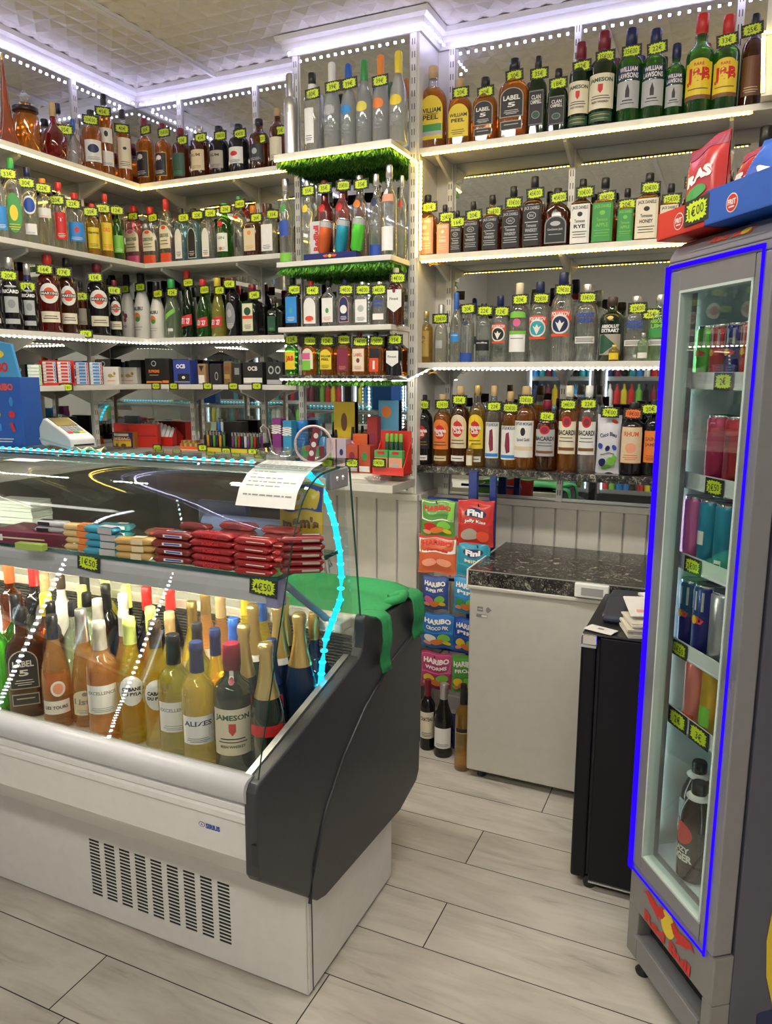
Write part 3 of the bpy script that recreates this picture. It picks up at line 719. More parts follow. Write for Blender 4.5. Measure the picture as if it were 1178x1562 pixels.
JK = lambda bg, tc, mid='a': [('r', 0, .32, 1.8, .56, bg), ('t', 'JACK DANIELS', 0, .545, 1.5, .06, tc, .02), ('o', 0, .45, .9, .10, tc), ('o', 0, .45, .78, .08, bg), ('t', 'Old No.7', 0, .45, .5, .04, tc), ('r', 0, .36, 1.3, .012, tc), ('t', 'Tennessee', 0, .315, 1.0, .045, tc), ('t', 'WHISKEY', 0, .25, 1.2, .05, tc, .02), ('r', 0, .19, 1.4, .01, tc), ('r', 0, .155, 1.2, .01, tc), ('r', 0, .12, 1.4, .01, tc)]
JF = lambda bg, tc, s: [('r', 0, .32, 1.84, .58, bg), ('t', 'JACK DANIELS', 0, .55, 1.5, .065, tc, .03), ('o', 0, .46, .5, .07, tc), ('t', 'Tennessee', 0, .36, 1.0, .05, tc), ('t', s, 0, .28, 1.1, .055, tc, .03), ('r', 0, .20, 1.4, .01, tc), ('r', 0, .16, 1.2, .01, tc), ('r', 0, .12, 1.3, .008, tc)]
JAM = [[('r', 0, .36, 2.2, .36, 'C'), ('t', 'JAMESON', 0, .47, 1.9, .055, 'd', .04), ('p', [(-.18, .43), (.18, .43), (.18, .37), (0, .335), (-.18, .37)], 'r'), ('r', 0, .31, 1.3, .008, 'k'), ('r', 0, .285, 1.5, .008, 'k'), ('t', 'IRISH WHISKEY', 0, .25, 1.3, .022, 'k')], [('r', 0, .10, 2.0, .10, 'd'), ('r', 0, .12, 1.6, .006, 'f'), ('r', 0, .08, 1.4, .006, 'f')]]
LAW = [[('r', 0, .515, 2.1, .14, 'n'), ('t', 'WILLIAM|'.strip('|'), 0, .55, 1.5, .05, 'w', .03), ('t', 'LAWSONS', 0, .485, 1.7, .055, 'w', .03), ('r', 0, .29, 2.0, .28, 's'), ('p', [(0, .40), (.16, .33), (.10, .30), (.16, .26), (-.16, .26), (-.10, .30), (-.16, .33)], 'k'), ('r', 0, .23, .8, .012, 'k'), ('r', 0, .20, 1.1, .008, 'k')]]
JNB = [[('r', 0, .32, 2.1, .36, 'y'), ('o', 0, .50, 1.5, .07, 'y'), ('t', 'J&B', 0, .36, 1.7, .17, 'r', .06), ('t', 'RARE', 0, .48, .7, .03, 'r', .02), ('r', 0, .24, 1.5, .008, 'k'), ('r', 0, .16, 2.1, .04, 'u')]]
PEEL = lab('y', 'WILLIAM|PEEL', 'k', .14, .62, 1.84, 'a', th=.11, ty=.66)
PEEL2 = [lab('y', 'WILLIAM|PEEL', 'k', .12, .64, 1.84, 'a', th=.11, ty=.66, fine=False)+[('r', 0, .24, 1.84, .12, 'g'), ('r', 0, .19, 1.84, .05, 's'), ('r', 0, .42, 1.2, .008, 'k')]]
L5 = [lab('k', 'LABEL|5', 'w', .28, .62, 1.5, 'a', None, 'a', th=.17, ty=.66), [('r', 0, .17, 1.5, .11, 'a'), ('r', 0, .17, 1.4, .09, 'k'), ('r', 0, .18, 1.0, .012, 'a')]]
CAMP = [('r', 0, .36, 1.6, .44, 'k'), ('r', 0, .36, 1.5, .42, 'S'), ('r', 0, .36, 1.44, .40, 'k'), ('t', 'CLAN', 0, .49, 1.0, .055, 'w'), ('t', 'CAMPBELL', 0, .43, 1.2, .05, 'w'), ('o', 0, .27, .9, .10, 'S'), ('o', 0, .27, .75, .08, 'd')]
BAC = lambda bg: [[('r', 0, .40, 2.0, .38, bg), ('o', 0, .585, .95, .13, 'r'), ('o', 0, .585, .6, .085, 'm'), ('t', 'BACARDI', 0, .46, 1.8, .06, 'k', .03), ('r', 0, .40, 1.3, .008, 'k'), ('r', 0, .36, 1.5, .008, 'k'), ('r', 0, .27, 1.7, .035, 'u')]]
HAV = lambda bg, b2=None: [[('a', 0, .44, 2.1, .42, bg), ('o', 0, .47, 1.2, .20, 'r'), ('t', 'Havana', 0, .495, 1.5, .06, 'w', .04), ('t', 'Club', 0, .44, .9, .055, 'w', .04), ('p', [(0, .60), (.09, .55), (-.09, .55)], 'r'), ('r', 0, .33, 1.4, .008, 'k' if bg != 'k' else 'f'), ('r', 0, .29, 1.6, .008, 'k' if bg != 'k' else 'f')], [('r', 0, .10, 1.6, .07, b2 or 'w'), ('r', 0, .10, 1.2, .01, 'k')]]
CPT = [[('r', 0, .34, 2.0, .44, 'w'), ('t', 'CAPTAIN MORGAN', 0, .53, 1.7, .045, 'n', .02), ('p', [(-.2, .46), (.15, .48), (.25, .38), (.12, .30), (.3, .22), (-.1, .20), (-.3, .30)], 'm'), ('r', 0, .16, 1.8, .04, 'B')]]
CPT2 = [[('r', 0, .37, 2.0, .44, 'w'), ('t', 'CAPTAIN MORGAN', 0, .555, 1.7, .04, 'n', .02), ('o', 0, .46, .45, .10, 'k'), ('t', 'Spiced Gold', 0, .36, 1.2, .05, 'n'), ('r', 0, .26, 2.0, .05, 'c'), ('r', 0, .19, 2.0, .07, 'w')]]
ABS = lambda c, a, b, x=None: [[('t', a, 0, .60, 1.7, .06, c, .05), ('t', b, 0, .53, 1.5, .06, c, .05), ('r', 0, .28, 1.9, .09, 'w'), ('r', 0, .30, 1.6, .008, 'k'), ('r', 0, .28, 1.5, .008, 'k'), ('r', 0, .26, 1.6, .008, 'k')]+(x or [])]
POL = lambda c, c2, t='POLIAKOV': [[('a', 0, .52, 2.0, .12, c), ('t', t, 0, .535, 1.7, .05, 'W', .04), ('o', 0, .42, 1.7, .22, 'w'), ('o', 0, .42, 1.4, .18, c2), ('p', [(-.4, .45), (-.15, .43), (0, .47), (.15, .43), (.4, .45), (.15, .38), (0, .34), (-.15, .38)], 'w'), ('r', 0, .30, 1.7, .03, c)]]
def L(*a, **k): return lab(*a, **k)
RT = 'top long shelf'
row('r1', 'y', 3.235, ZR['r1'], '{} from column, long top shelf', [
    (661, 42, 102, 'flat', 'amber', 't', PEEL2, None, 'large amber bottle with yellow label'),
    (702, 36, 121, 'flat', 'amber', 't', PEEL, ('20€', 703, 141), 'small amber bottle with yellow label'),
    (740, 38, 119, 'flat', 'amber', 'k', L5, ('20€', 741, 140), 'short amber bottle with black label'),
    (784, 46, 91, 'flat', 'amber', 'k', L5, ('30€', 785, 115), 'tall amber bottle with framed black label'),
    (820, 29, 87, 'flat', 'dgreen', 'k', CAMP, ('35€', 823, 112), 'tall dark flask with black label'),
    (851, 31, 106, 'flat', 'dgreen', 'k', CAMP, ('18€', 852, 127), 'short dark flask with black label'),
    (885, 34, 66, 'whisky', 'dgreen', 'm', JAM, ('22€', 888, 101), 'dark green bottle with cream label and maroon cap'),
    (920, 41, 50, 'whisky', 'dgreen', 'm', JAM, ('35€00', 924, 86), 'larger dark green bottle with cream label and maroon cap'),
    (961, 38, 45, 'whisky', 'green', 'n', LAW, ('35€00', 964, 78), 'green bottle with navy and silver label'),
    (998, 37, 46, 'whisky', 'green', 'n', LAW, ('22€', 1003, 73), 'green bottle with navy and silver label'),
    (1030, 29, 68, 'whisky', 'green', 'n', LAW, None, 'small green bottle with navy and silver label'),
    (1068, 42, 23, 'jb', 'green', 'r', JNB, None, 'green bottle with red cap and yellow label'),
    (1108, 39, 25, 'jb', 'green', 'r', JNB, ('33€', 1110, 61), 'tagged green bottle with red cap and yellow label'),
    (1148, 34, 23, 'std', 'brown', 'k', L('u', None, 'c', .15, .55, 1.9), ('25€', 1148, 45), 'brown bottle with brown label beside the end column', .035),
], group='bottles on the long top shelf', tilt=.06)
row('r2', 'y', 3.235, ZR['r2'], '{} from column, long second shelf', [
    (653, 29, 298, 'jd', 'amber', 'k', JF('e', 'C', 'FIRE'), ('33€', 655, 316), 'square amber bottle with orange label'),
    (679, 22, 313, 'jd', 'amber', 'k', JF('e', 'C', 'FIRE'), ('20€00', 682, 331), 'smaller square amber bottle with orange label'),
    (698, 20, 322, 'jd', 'brown', 'k', JK('k', 's'), ('16€', 698, 339), 'smallest square bottle with black label'),
    (722, 26, 308, 'jd', 'brown', 'k', JK('k', 's'), ('20€', 723, 328), 'small square bottle with black label'),
    (751, 28, 298, 'jd', 'brown', 'k', JK('k', 's'), ('26€00', 754, 323), 'medium square bottle with black label'),
    (783, 31, 285, 'jd', 'brown', 'k', JK('k', 's'), ('33€00', 784, 309), 'large square bottle with black label'),
    (815, 32, 270, 'jd', 'brown', 'k', JK('k', 's'), ('45€00', 817, 295), 'largest square bottle with black label'),
    (850, 40, 288, 'flat', 'brown', 'ks', [[('a', 0, .30, 1.7, .46, 'S'), ('a', 0, .30, 1.5, .42, 'k'), ('o', 0, .40, .8, .08, 's'), ('t', 'Gentleman Jack', 0, .30, 1.2, .05, 's'), ('r', 0, .22, 1.0, .01, 's')]], ('45€00', 853, 301), 'wide bottle with grey label and silver neck'),
    (888, 32, 274, 'jd', 'brown', 'k', JF('w', 'k', 'RYE'), ('30€00', 893, 293), 'square brown bottle with white label'),
    (922, 34, 272, 'jd', 'amber', 'k', JF('g', 'G', 'APPLE'), ('30€00', 926, 300), 'square amber bottle with green label'),
    (956, 26, 288, 'jd', 'amber', 'k', JF('g', 'G', 'APPLE'), ('20€', 957, 312), 'smaller square amber bottle with green label'),
    (989, 36, 265, 'jd', 'amber', 'k', JF('C', 'k', 'HONEY'), ('30€00', 993, 286), 'square amber bottle with cream label'),
    (1022, 29, 281, 'jd', 'amber', 'k', JF('C', 'k', 'HONEY'), ('25€00', 1025, 304), 'smaller square amber bottle with cream label'),
    (1060, 40, 257, 'jug', 'brown', 'c', L('c', 'N', 'k', .08, .36, 1.8), ('22€00', 1060, 277), 'round dark brown jug with cream stopper'),
    (1106, 40, 236, 'jug', 'brown', 'c', L('c', 'N', 'k', .08, .36, 1.8), None, 'round brown jug behind the crisp packets'),
    (1164, 44, 194, 'whisky', 'red', 'k', L('w', 'Bourbon', 'r', .16, .56, 2.0, ac='r', acp=(.5, .3, .2)), ('28€', 1141, 264), 'tall reddish bottle with white label'),
], group='bottles on the long second shelf', tilt=.04)
row('r3', 'y', 3.245, ZR['r3'], '{} from column, long third shelf', [
    (650, 22, 475, 'abs', 'gold', 'f', L('f', 'B|K', 'u', .12, .62, 1.6, fine=False), None, 'slim golden bottle with gold label and cap'),
    (673, 22, 464, 'goose', 'clear', 's', L('s', None, 'S', .25, .38, 1.0), ('20€00', 672, 486), 'slim clear bottle with faint label'),
    (696, 20, 446, 'goose', 'clear', 'b', L('B', 'VODKA', 'w', .30, .42, 1.5, fine=False), None, 'clear frosted bottle with long blue cap'),
    (713, 22, 464, 'ciroc', 'clear', 's', [[('o', 0, .68, .8, .08, 'n'), ('r', 0, .09, 2.2, .15, 'b')]], ('20€', 714, 471), 'slim clear bottle with blue foot'),
    (738, 25, 463, 'std', 'clear', 'k', L('k', 'vodka', 'w', .20, .38, 2.0, fine=False), ('22€', 740, 474), 'clear bottle with slanted black label'),
    (763, 27, 451, 'pol', 'clear', 'nr', POL('R', 'k'), ('12€', 766, 475), 'clear bottle with red and navy label'),
    (792, 30, 432, 'pol', 'clear', 'c', [[('a', 0, .60, 1.9, .08, 'G'), ('o', 0, .50, .8, .10, 'p'), ('r', 0, .37, 2.1, .05, 'G'), ('r', 0, .24, 1.9, .22, 'W'), ('r', 0, .30, 1.4, .008, 'k')]], ('20€', 794, 457), 'clear bottle with green and white label'),
    (823, 33, 430, 'pol', 'clear', 'nr', POL('R', 't'), ('22€00', 826, 455), 'clear bottle with red and teal label'),
    (858, 36, 416, 'pol', 'clear', 'nr', POL('R', 'n'), ('29€00', 860, 442), 'largest clear bottle with red and blue label'),
    (895, 36, 434, 'abs', 'clear', 's', ABS('b', 'ABSOLUT', 'VODKA'), ('33€00', 897, 454), 'clear bottle with blue capital lettering'),
    (933, 36, 453, 'abs', 'dgreen', 'd', [[('t', 'ABSOLUT', 0, .54, 1.6, .055, 'W', .05), ('t', 'EXTRAKT', 0, .475, 1.6, .055, 'W', .05), ('r', 0, .26, 2.0, .32, 'a'), ('p', [(-.9, .40), (-.5, .42), (.5, .26), (-.5, .12), (-.9, .12), (-.1, .26)], 'd')], [('o', 0, .67, .5, .06, 'f')]], None, 'dark green bottle with white capital lettering'),
    (970, 36, 452, 'abs', 'clear', 's', ABS('b', 'ABSOLUT', 'VODKA'), ('22€00', 973, 470), 'smaller clear bottle with blue capital lettering'),
    (1006, 34, 450, 'abs', 'mint', 's', ABS('G', 'ABSOLUT', 'LIME', [('r', 0, .42, 1.8, .14, 'g')]), ('25€', 994, 479), 'clear bottle with lime green lettering'),
], group='bottles on the long third shelf', tilt=0)
row('r3m', 'y', 3.185, ZR['r3'], '{} miniature, long third shelf', [
    (937, 17, 526, 'std', 'gold', 'y', L('y', None, 'k', .1, .5, 1.9, fine=False), None, 'tiny yellow bottle'),
    (981, 17, 508, 'std', 'mint', 's', L('w', None, 'G', .1, .3, 1.9, fine=False), None, 'tiny pale green bottle'),
], group='miniature bottles on the third shelf')
row('r4', 'y', 3.245, ZR['r4'], '{} from column, black marbled shelf', [
    (646, 30, 602, 'std', 'dark', 'k', HAV('k'), ('24€00', 645, 617), 'black bottle with red round emblem'),
    (675, 28, 601, 'std', 'amber', 't', HAV('o', 'c'), ('23€00', 675, 617), 'amber bottle with orange label'),
    (702, 29, 589, 'std', 'brown', 't', HAV('c'), ('35€', 701, 610), 'tall brown bottle with beige label'),
    (728, 27, 588, 'std', 'gold', 'f', HAV('y'), None, 'golden bottle with yellow label'),
    (753, 25, 588, 'std', 'clear', 't', CPT, ('22€', 754, 620), 'clear rum bottle with white label'),
    (778, 27, 597, 'std', 'amber', 't', CPT, ('22€00', 779, 622), 'amber rum bottle with white label'),
    (802, 34, 589, 'std', 'amber', 't', CPT2, ('32€00', 803, 610), 'large amber rum bottle with white label'),
    (834, 34, 610, 'std', 'brown', 'm', BAC('s'), ('25€', 835, 635), 'short brown bottle with grey label'),
    (867, 31, 588, 'std', 'amber', 'c', BAC('C'), ('24€00', 867, 617), 'amber bottle with cream label'),
    (897, 30, 588, 'std', 'clear', 'w', BAC('w'), ('22€', 898, 616), 'clear bottle with white label'),
    (965, 37, 614, 'std', 'dark', 'k', L('c', 'RHUM', 'R', .18, .66, 1.8, bd='e', th=.12, ty=.82, ac='e', acp=(.42, .9, .3)), ('18€00', 966, 631, 'orangep'), 'dark rum bottle with tan label'),
    (996, 28, 610, 'std', 'dark', 'k', L('o', 'SAINT|JAMES', 'u', .18, .60, 1.9), ('20€', 992, 624), 'dark bottle with orange label behind the slim fridge'),
], group='bottles on the black marbled shelf', tilt=0)
row('r4m', 'y', 3.19, ZR['r4'], 'standing alone in front, black marbled shelf', [
    (717, 12, 675, 'std', 'gold', 'y', L('C', None, 'k', .1, .5, 1.8, fine=False), None, 'tiny golden bottle with cream label')], group=None)

# ---- short back bay and side wall
SW = {'dark': 1}
row('b1', 'y', 3.225, ZS['s1'], '{} from corner, bay top shelf', [
    (222, 27, 181, 'whisky', 'amber', 'm', L('k', '12', 'w', .14, .50, 1.8, bd='f', ac='w', acp=(.8, .7, .2)), ('30€', 222, 198), 'amber bottle with black and gold label'),
    (250, 26, 189, 'whisky', 'amber', 'm', L('k', '12', 'w', .14, .50, 1.8, bd='f', ac='w', acp=(.8, .7, .2)), ('35€00', 250, 202), 'shorter amber bottle with black and gold label'),
    (277, 27, 196, 'std', 'brown', 'e' if False else 'm', L('d', None, 'g', .10, .52, 1.9), ('33€', 278, 214), 'dark brown bottle with green label'),
    (306, 29, 193, 'std', 'brown', 's', L('c', 'RUM', 'u', .16, .54, 2.0), ('45€', 306, 210), 'dark brown bottle with parchment label'),
    (335, 30, 193, 'std', 'dark', 'k', L('a', 'RUM', 'k', .16, .50, 1.9), ('38€00', 336, 207), 'black bottle with grey-green label'),
    (365, 32, 190, 'std', 'dark', 'k', L('w', None, 'k', .20, .52, 1.9, ac='r', acp=(.6, .8, .3)), ('40€00', 366, 204), 'black bottle with white and red label'),
    (396, 31, 182, 'std', 'brown', 'k', L('k', None, 's', .18, .50, 1.8, ac='s', acp=(.6, .6, .35)), ('45€00', 397, 212), 'dark bottle with black label and tall cap'),
    (424, 26, 166, 'std', 'brown', 't', L('C', None, 'k', .15, .52, 2.0), ('35€', 427, 199), 'brown bottle with cork and cream label'),
], group='bottles on the short bay top shelf', tilt=.02)
A = math.radians(48)
row('s1', 'x', -2.845, ZS['s1'], '{} from left, side wall top shelf', [
    (8, 36, 84, 'eif', 'copper', 'f', None, None, 'tall copper tower-shaped bottle'),
    (40, 42, 140, 'dec', 'amber', 'k', None, None, 'round amber decanter with glass stopper'),
    (82, 40, 158, 'onion', 'red', 't', None, None, 'ruby onion-shaped bottle'),
    (113, 28, 183, 'onion', 'clear', 'b', None, ('35€', 99, 198), 'small clear faceted bottle'),
    (141, 31, 170, 'std', 'amber', 'k', L('w', None, 'k', .15, .50, 1.9, ac='n', acp=(.6, 1.2, .4)), ('33€00', 138, 183), 'amber bottle with white and dark label'),
    (161, 25, 146, 'std', 'amber', 'k', [L('w', None, 'k', .40, .58, 1.8, ac='k', acp=(.6, .5, .4), fine=False), L('w', None, 'k', .12, .30, 1.9)], ('45€', 157, 170), 'tall slim amber bottle with two labels'),
    (189, 24, 169, 'std', 'amber', 'k', L('C', None, 'k', .18, .60, 2.0, ac='k', acp=(.65, .5, .1)), ('40€', 186, 196), 'amber bottle with tall cream label'),
], rz=A, group='bottles on the side wall top shelf', tilt=0)
GIB = lambda a: [[('a', 0, .42, 1.9, .36, 'C'), ('t', 'GIBSONS', 0, .44, 1.6, .06, 'd', .03), ('o', 0, .56, .8, .06, a), ('r', 0, .36, 1.2, .01, 'k'), ('r', 0, .31, 1.4, .01, 'k')], [('r', 0, .10, 1.9, .14, a)]]
row('b2', 'y', 3.225, ZS['s2'], '{} from corner, bay second shelf', [
    (206, 27, 314, 'gin', 'pink', 'r', GIB('p'), ('12€', 203, 330), 'pink gin bottle with cream label'),
    (231, 25, 316, 'gin', 'clear', 'r', GIB('R'), ('12€', 233, 332), 'clear gin bottle with cream label'),
    (255, 22, 304, 'gin', 'clear', 'r', GIB('R'), None, 'taller untagged gin bottle with cream label'),
    (277, 22, 318, 'gin', 'blue', 'k', L('w', None, 'k', .08, .62, 1.2, 'a'), ('22€', 280, 332), 'pale blue bottle with white label'),
    (297, 22, 318, 'gin', 'blue', 'k', L('k', None, 'w', .08, .62, 1.3, 'a', bd='w'), ('22€', 301, 328), 'pale blue bottle with black label'),
    (318, 22, 318, 'gin', 'clear', 's', L('w', None, 'k', .08, .62, 1.2, 'a'), ('20€', 321, 325), 'clear bottle with narrow white label'),
    (343, 25, 310, 'std', 'green', 'g', [L('w', 'GIN', 'g', .14, .46, 1.8, ac='R', acp=(.15, .4, .2)), [('o', 0, .62, .8, .09, 'r')]], ('20€', 344, 319), 'green gin bottle with pale label'),
    (366, 22, 300, 'std', 'clear', 'G', [[('t', 'A', 0, .26, 1.5, .30, 'k', .08)], [('o', 0, .66, .7, .07, 'r')]], ('24€00', 366, 311), 'clear bottle with large black letter'),
    (387, 26, 314, 'jd', 'brown', 'o', L('c', None, 'o', .12, .55, 1.6, ac='o', acp=(.8, .5, .2)), ('26€', 391, 332), 'square brown bottle with orange cap'),
    (411, 24, 311, 'gin', 'clear', 'd', L('W', None, 'k', .10, .60, 1.7), ('35€', 416, 327), 'clear bottle with plain white label'),
], group='bottles on the short bay second shelf', tilt=0)
row('s2', 'x', -2.845, ZS['s2'], '{} from left, side wall second shelf', [
    (0, 22, 255, 'std', 'clear', 'b', L('B', None, 'w', .12, .45, 1.8), None, 'clear bottle with blue label'),
    (20, 31, 243, 'arch', 'clear', 'g', L('g', None, 'y', .10, .58, 1.6, 'o', ac='y', acp=(.5, .8, .4)), ('33€', 12, 265), 'clear bottle with oval green label and green cap'),
    (45, 27, 257, 'std', 'clear', 'n', [[('o', 0, .50, 1.6, .24, 'w'), ('o', 0, .50, 1.3, .19, 'b')], L('w', None, 'b', .12, .26, 1.4)], ('30€', 40, 279), 'clear bottle with round blue label'),
    (68, 26, 274, 'std', 'clear', 'o', L('w', None, 'R', .42, .56, 1.7), ('22€', 66, 287), 'clear bottle with small white label'),
    (92, 25, 280, 'std', 'clear', 'r', L('r', 'T', 'w', .15, .55, 1.4), ('20€', 86, 305), 'clear bottle with tall red label'),
    (116, 29, 296, 'std', 'clear', 'r', L('B', None, 'w', .18, .50, 1.9, ac='r', acp=(.6, .5, .3)), ('22€', 111, 311), 'clear bottle with blue label and red cap'),
    (142, 22, 312, 'std', 'gold', 'r', L('y', 'Especial', 'k', .14, .54, 1.8, bd='k'), ('20€', 138, 323), 'golden tequila bottle with framed yellow label'),
    (162, 20, 297, 'std', 'gold', 'r', L('y', 'ORO', 'R', .12, .55, 1.9), ('22€', 157, 318), 'tall golden bottle with yellow label and red cap'),
    (180, 19, 314, 'std', 'green', 'G', L('G', None, 'w', .14, .45, 1.8), ('12€', 178, 321), 'small green bottle nearest the corner'),
], rz=A, group='bottles on the side wall second shelf', tilt=0)
MART = [[('o', 0, .50, 1.7, .26, 'w'), ('o', 0, .50, .95, .15, 'R'), ('r', 0, .50, 1.5, .05, 'k'), ('t', 'MARTINI', 0, .50, 1.35, .035, 'w', .03)], [('r', 0, .20, 1.7, .14, 'C'), ('r', 0, .21, 1.1, .01, 'k'), ('r', 0, .18, 1.3, .01, 'k')]]
RICA = [[('t', 'RICARD', 0, .53, 1.6, .05, 'W', .05), ('o', 0, .60, 1.2, .03, 's'), ('r', 0, .35, 1.3, .22, 's'), ('o', 0, .36, .7, .12, 'S'), ('r', 0, .12, 1.4, .07, 's')]]
GET = [[('p', [(-1.1, .14), (1.1, .20), (1.1, .36), (-1.1, .30)], 'r'), ('t', 'GET 27', 0, .25, 1.6, .09, 'W', .04)]]
row('s3', 'x', -2.845, ZS['s3'], '{} from left, side wall third shelf', [
    (-9, 22, 395, 'ric', 'dark', 's', RICA, None, 'black bottle with silver lettering'),
    (17, 33, 394, 'ric', 'dark', 's', RICA, ('20€', 13, 420), 'large black bottle with silver cap and lettering'),
    (44, 26, 404, 'ric', 'dark', 'sn', RICA, ('17€', 42, 437), 'smaller black bottle with silver lettering'),
    (75, 37, 387, 'std', 'red', 'r', MART, ('16€', 68, 411), 'large dark red bottle with round white label'),
    (104, 30, 391, 'std', 'brown', 'k', MART, ('17€', 97, 415), 'brown bottle with round white label'),
    (125, 18, 430, 'std', 'brown', 'k', L('a', None, 'k', .2, .5, 1.7), ('15€', 123, 452), 'small brown bottle set back on the shelf', -.06),
    (150, 35, 399, 'std', 'dark', 'm', MART, ('15€', 145, 423), 'large black bottle with round white label'),
    (176, 21, 428, 'std', 'dark', 'm', MART, ('11€', 174, 443), 'small black bottle with round white label'),
], rz=A, group='bottles on the side wall third shelf', tilt=0)
MALI = [[('t', 'MALIBU', 0, .46, 1.5, .06, 'k', .04), ('o', 0, .33, .9, .14, 'o'), ('o', .1, .30, .6, .08, 'g'), ('r', 0, .18, 1.2, .01, 'a'), ('r', 0, .14, 1.0, .01, 'a')]]
row('b3', 'y', 3.225, ZS['s3'], '{} from corner, bay third shelf', [
    (195, 23, 419, 'mal', 'white', 'k', [[('o', -.4, .36, .45, .08, 'm'), ('o', 0, .40, .45, .08, 'u'), ('o', .4, .36, .45, .08, 'm'), ('o', -.2, .31, .4, .07, 'u'), ('o', .3, .30, .4, .07, 'u'), ('t', 'SOHO', 0, .20, 1.0, .04, 'm')]], ('12€', 190, 441), 'white bottle with dark fruit print'),
    (217, 26, 417, 'mal', 'white', 'k', MALI, ('20€', 214, 438), 'large white coconut liqueur bottle'),
    (240, 23, 430, 'mal', 'white', 'k', MALI, ('16€', 241, 448), 'small white coconut liqueur bottle'),
    (263, 24, 426, 'mal', 'mint', 'g', [[('p', [(-1, .26), (1, .44), (1, .52), (-1, .34)], 'G'), ('r', .3, .14, .7, .05, 'w')]], ('12€', 263, 446), 'pale bottle with green slanted label'),
    (287, 24, 413, 'get', 'dgreen', 'r', GET, ('22€00', 287, 431), 'tall dark green bottle with red band'),
    (311, 24, 426, 'get', 'green', 'r', GET, ('15€00', 312, 442), 'shorter green bottle with red band'),
    (333, 24, 424, 'get', 'lime', 'y', GET, ('15€', 335, 443), 'yellow bottle with red band'),
    (356, 23, 424, 'std', 'dark', 'm', L('S', None, 'w', .12, .58, 1.6, 'o', ac='s', acp=(.6, .7, .3)), ('15€', 350, 433), 'black bottle with grey oval label'),
    (386, 31, 434, 'jd', 'dark', 'm', L('C', None, 'k', .10, .62, 1.2, bd='g', ac='d', acp=(.72, .8, .3))+[('r', 0, .36, 1.2, .06, 'R')], ('24€', 388, 450), 'square black bottle with stag label'),
    (419, 20, 453, 'jd', 'dgreen', 'd', L('d', None, 'G', .12, .5, 1.4), None, 'small dark green bottle beside the column'),
], group='bottles on the short bay third shelf', tilt=0)
# ---- column
FRO = lambda a, n: [[('o', 0, .45, 1.5, .12, a), ('t', n, 0, .30, 1.6, .04, 'S', .02), ('r', 0, .22, .9, .01, 'S'), ('r', 0, .18, 1.1, .01, 'S')]]
row('c1', 'y', 3.02, ZK['c1'], '{} from left, column top shelf', [
    (444, 22, 112, 'tub', 'steel', 's', [[('o', 0, .55, .5, .06, 's')]], None, 'slim pewter gift tin'),
    (477, 28, 112, 'abs', 'clear', 'kw', L('W', None, 'k', .12, .55, 1.2), ('30€', 477, 143), 'clear bottle with black cap and white label'),
    (507, 28, 95, 'goose', 'frost', 'w', FRO('s', 'GREY'), ('39€', 508, 132), 'frosted bottle with pale cap'),
    (532, 26, 97, 'goose', 'frost', 'b', FRO('B', 'GREY'), ('39€', 533, 127), 'frosted bottle with blue cap'),
    (556, 27, 91, 'goose', 'frost', 'G', FRO('Y', 'POIRE'), None, 'frosted bottle with green cap'),
    (581, 27, 84, 'goose', 'frost', 'o', FRO('o', 'ORANGE'), ('39€', 580, 123), 'frosted bottle with orange cap'),
    (608, 29, 78, 'goose', 'frost', 'y', FRO('y', 'CITRON'), None, 'frosted bottle with yellow cap'),
], group='bottles on the column top shelf', tilt=.05)
CIR = lambda c, x=None: [[('o', 0, .66, 1.0, .10, c), ('t', 'CIROC', 0, .42, 1.5, .04, 'W' if c == 'r' else 's', .02)]+(x or [])]
row('c2', 'y', 3.03, ZK['c2'], '{} from left, column second shelf', [
    (437, 22, 273, 'ciroc', 'clear', 's', CIR('g', [('r', 0, .42, 1.6, .18, 'b'), ('r', 0, .08, 2.2, .10, 'G')]), None, 'clear bottle with green dot'),
    (470, 22, 276, 'ciroc', 'clear', 's', CIR('y'), ('35€', 470, 291), 'clear bottle with yellow dot', .02),
    (496, 25, 276, 'ciroc', 'dred', 'm', CIR('r'), ('35€', 495, 287), 'dark red bottle with red dot', .03),
    (522, 24, 274, 'ciroc', 'pink', 's', CIR('r'), ('35€00', 524, 283), 'pink bottle with red dot', .03),
    (549, 25, 268, 'ciroc', 'clear', 's', CIR('o'), ('35€', 551, 281), 'clear bottle with orange dot', .03),
    (574, 20, 266, 'ciroc', 'clear', 's', CIR('n', [('r', 0, .09, 2.2, .14, 'b')]), None, 'clear bottle with navy dot and blue foot'),
    (594, 24, 252, 'ciroc', 'clear', 's', [[('o', -.3, .70, 1.0, .09, 'W'), ('r', 0, .64, 1.9, .08, 'e'), ('r', 0, .20, 1.8, .26, 'W')]], None, 'tallest clear bottle with pink and white label'),
    (613, 14, 268, 'ciroc', 'clear', 's', CIR('R'), None, 'clear bottle with red dot behind the LED edge', .06),
], group='bottles on the column second shelf', tilt=0)
FL = lambda bg, t=None, ac=None, tc='k', bd=None: L(bg, t, tc, .10, .62, 1.6, 'r', ac, bd)
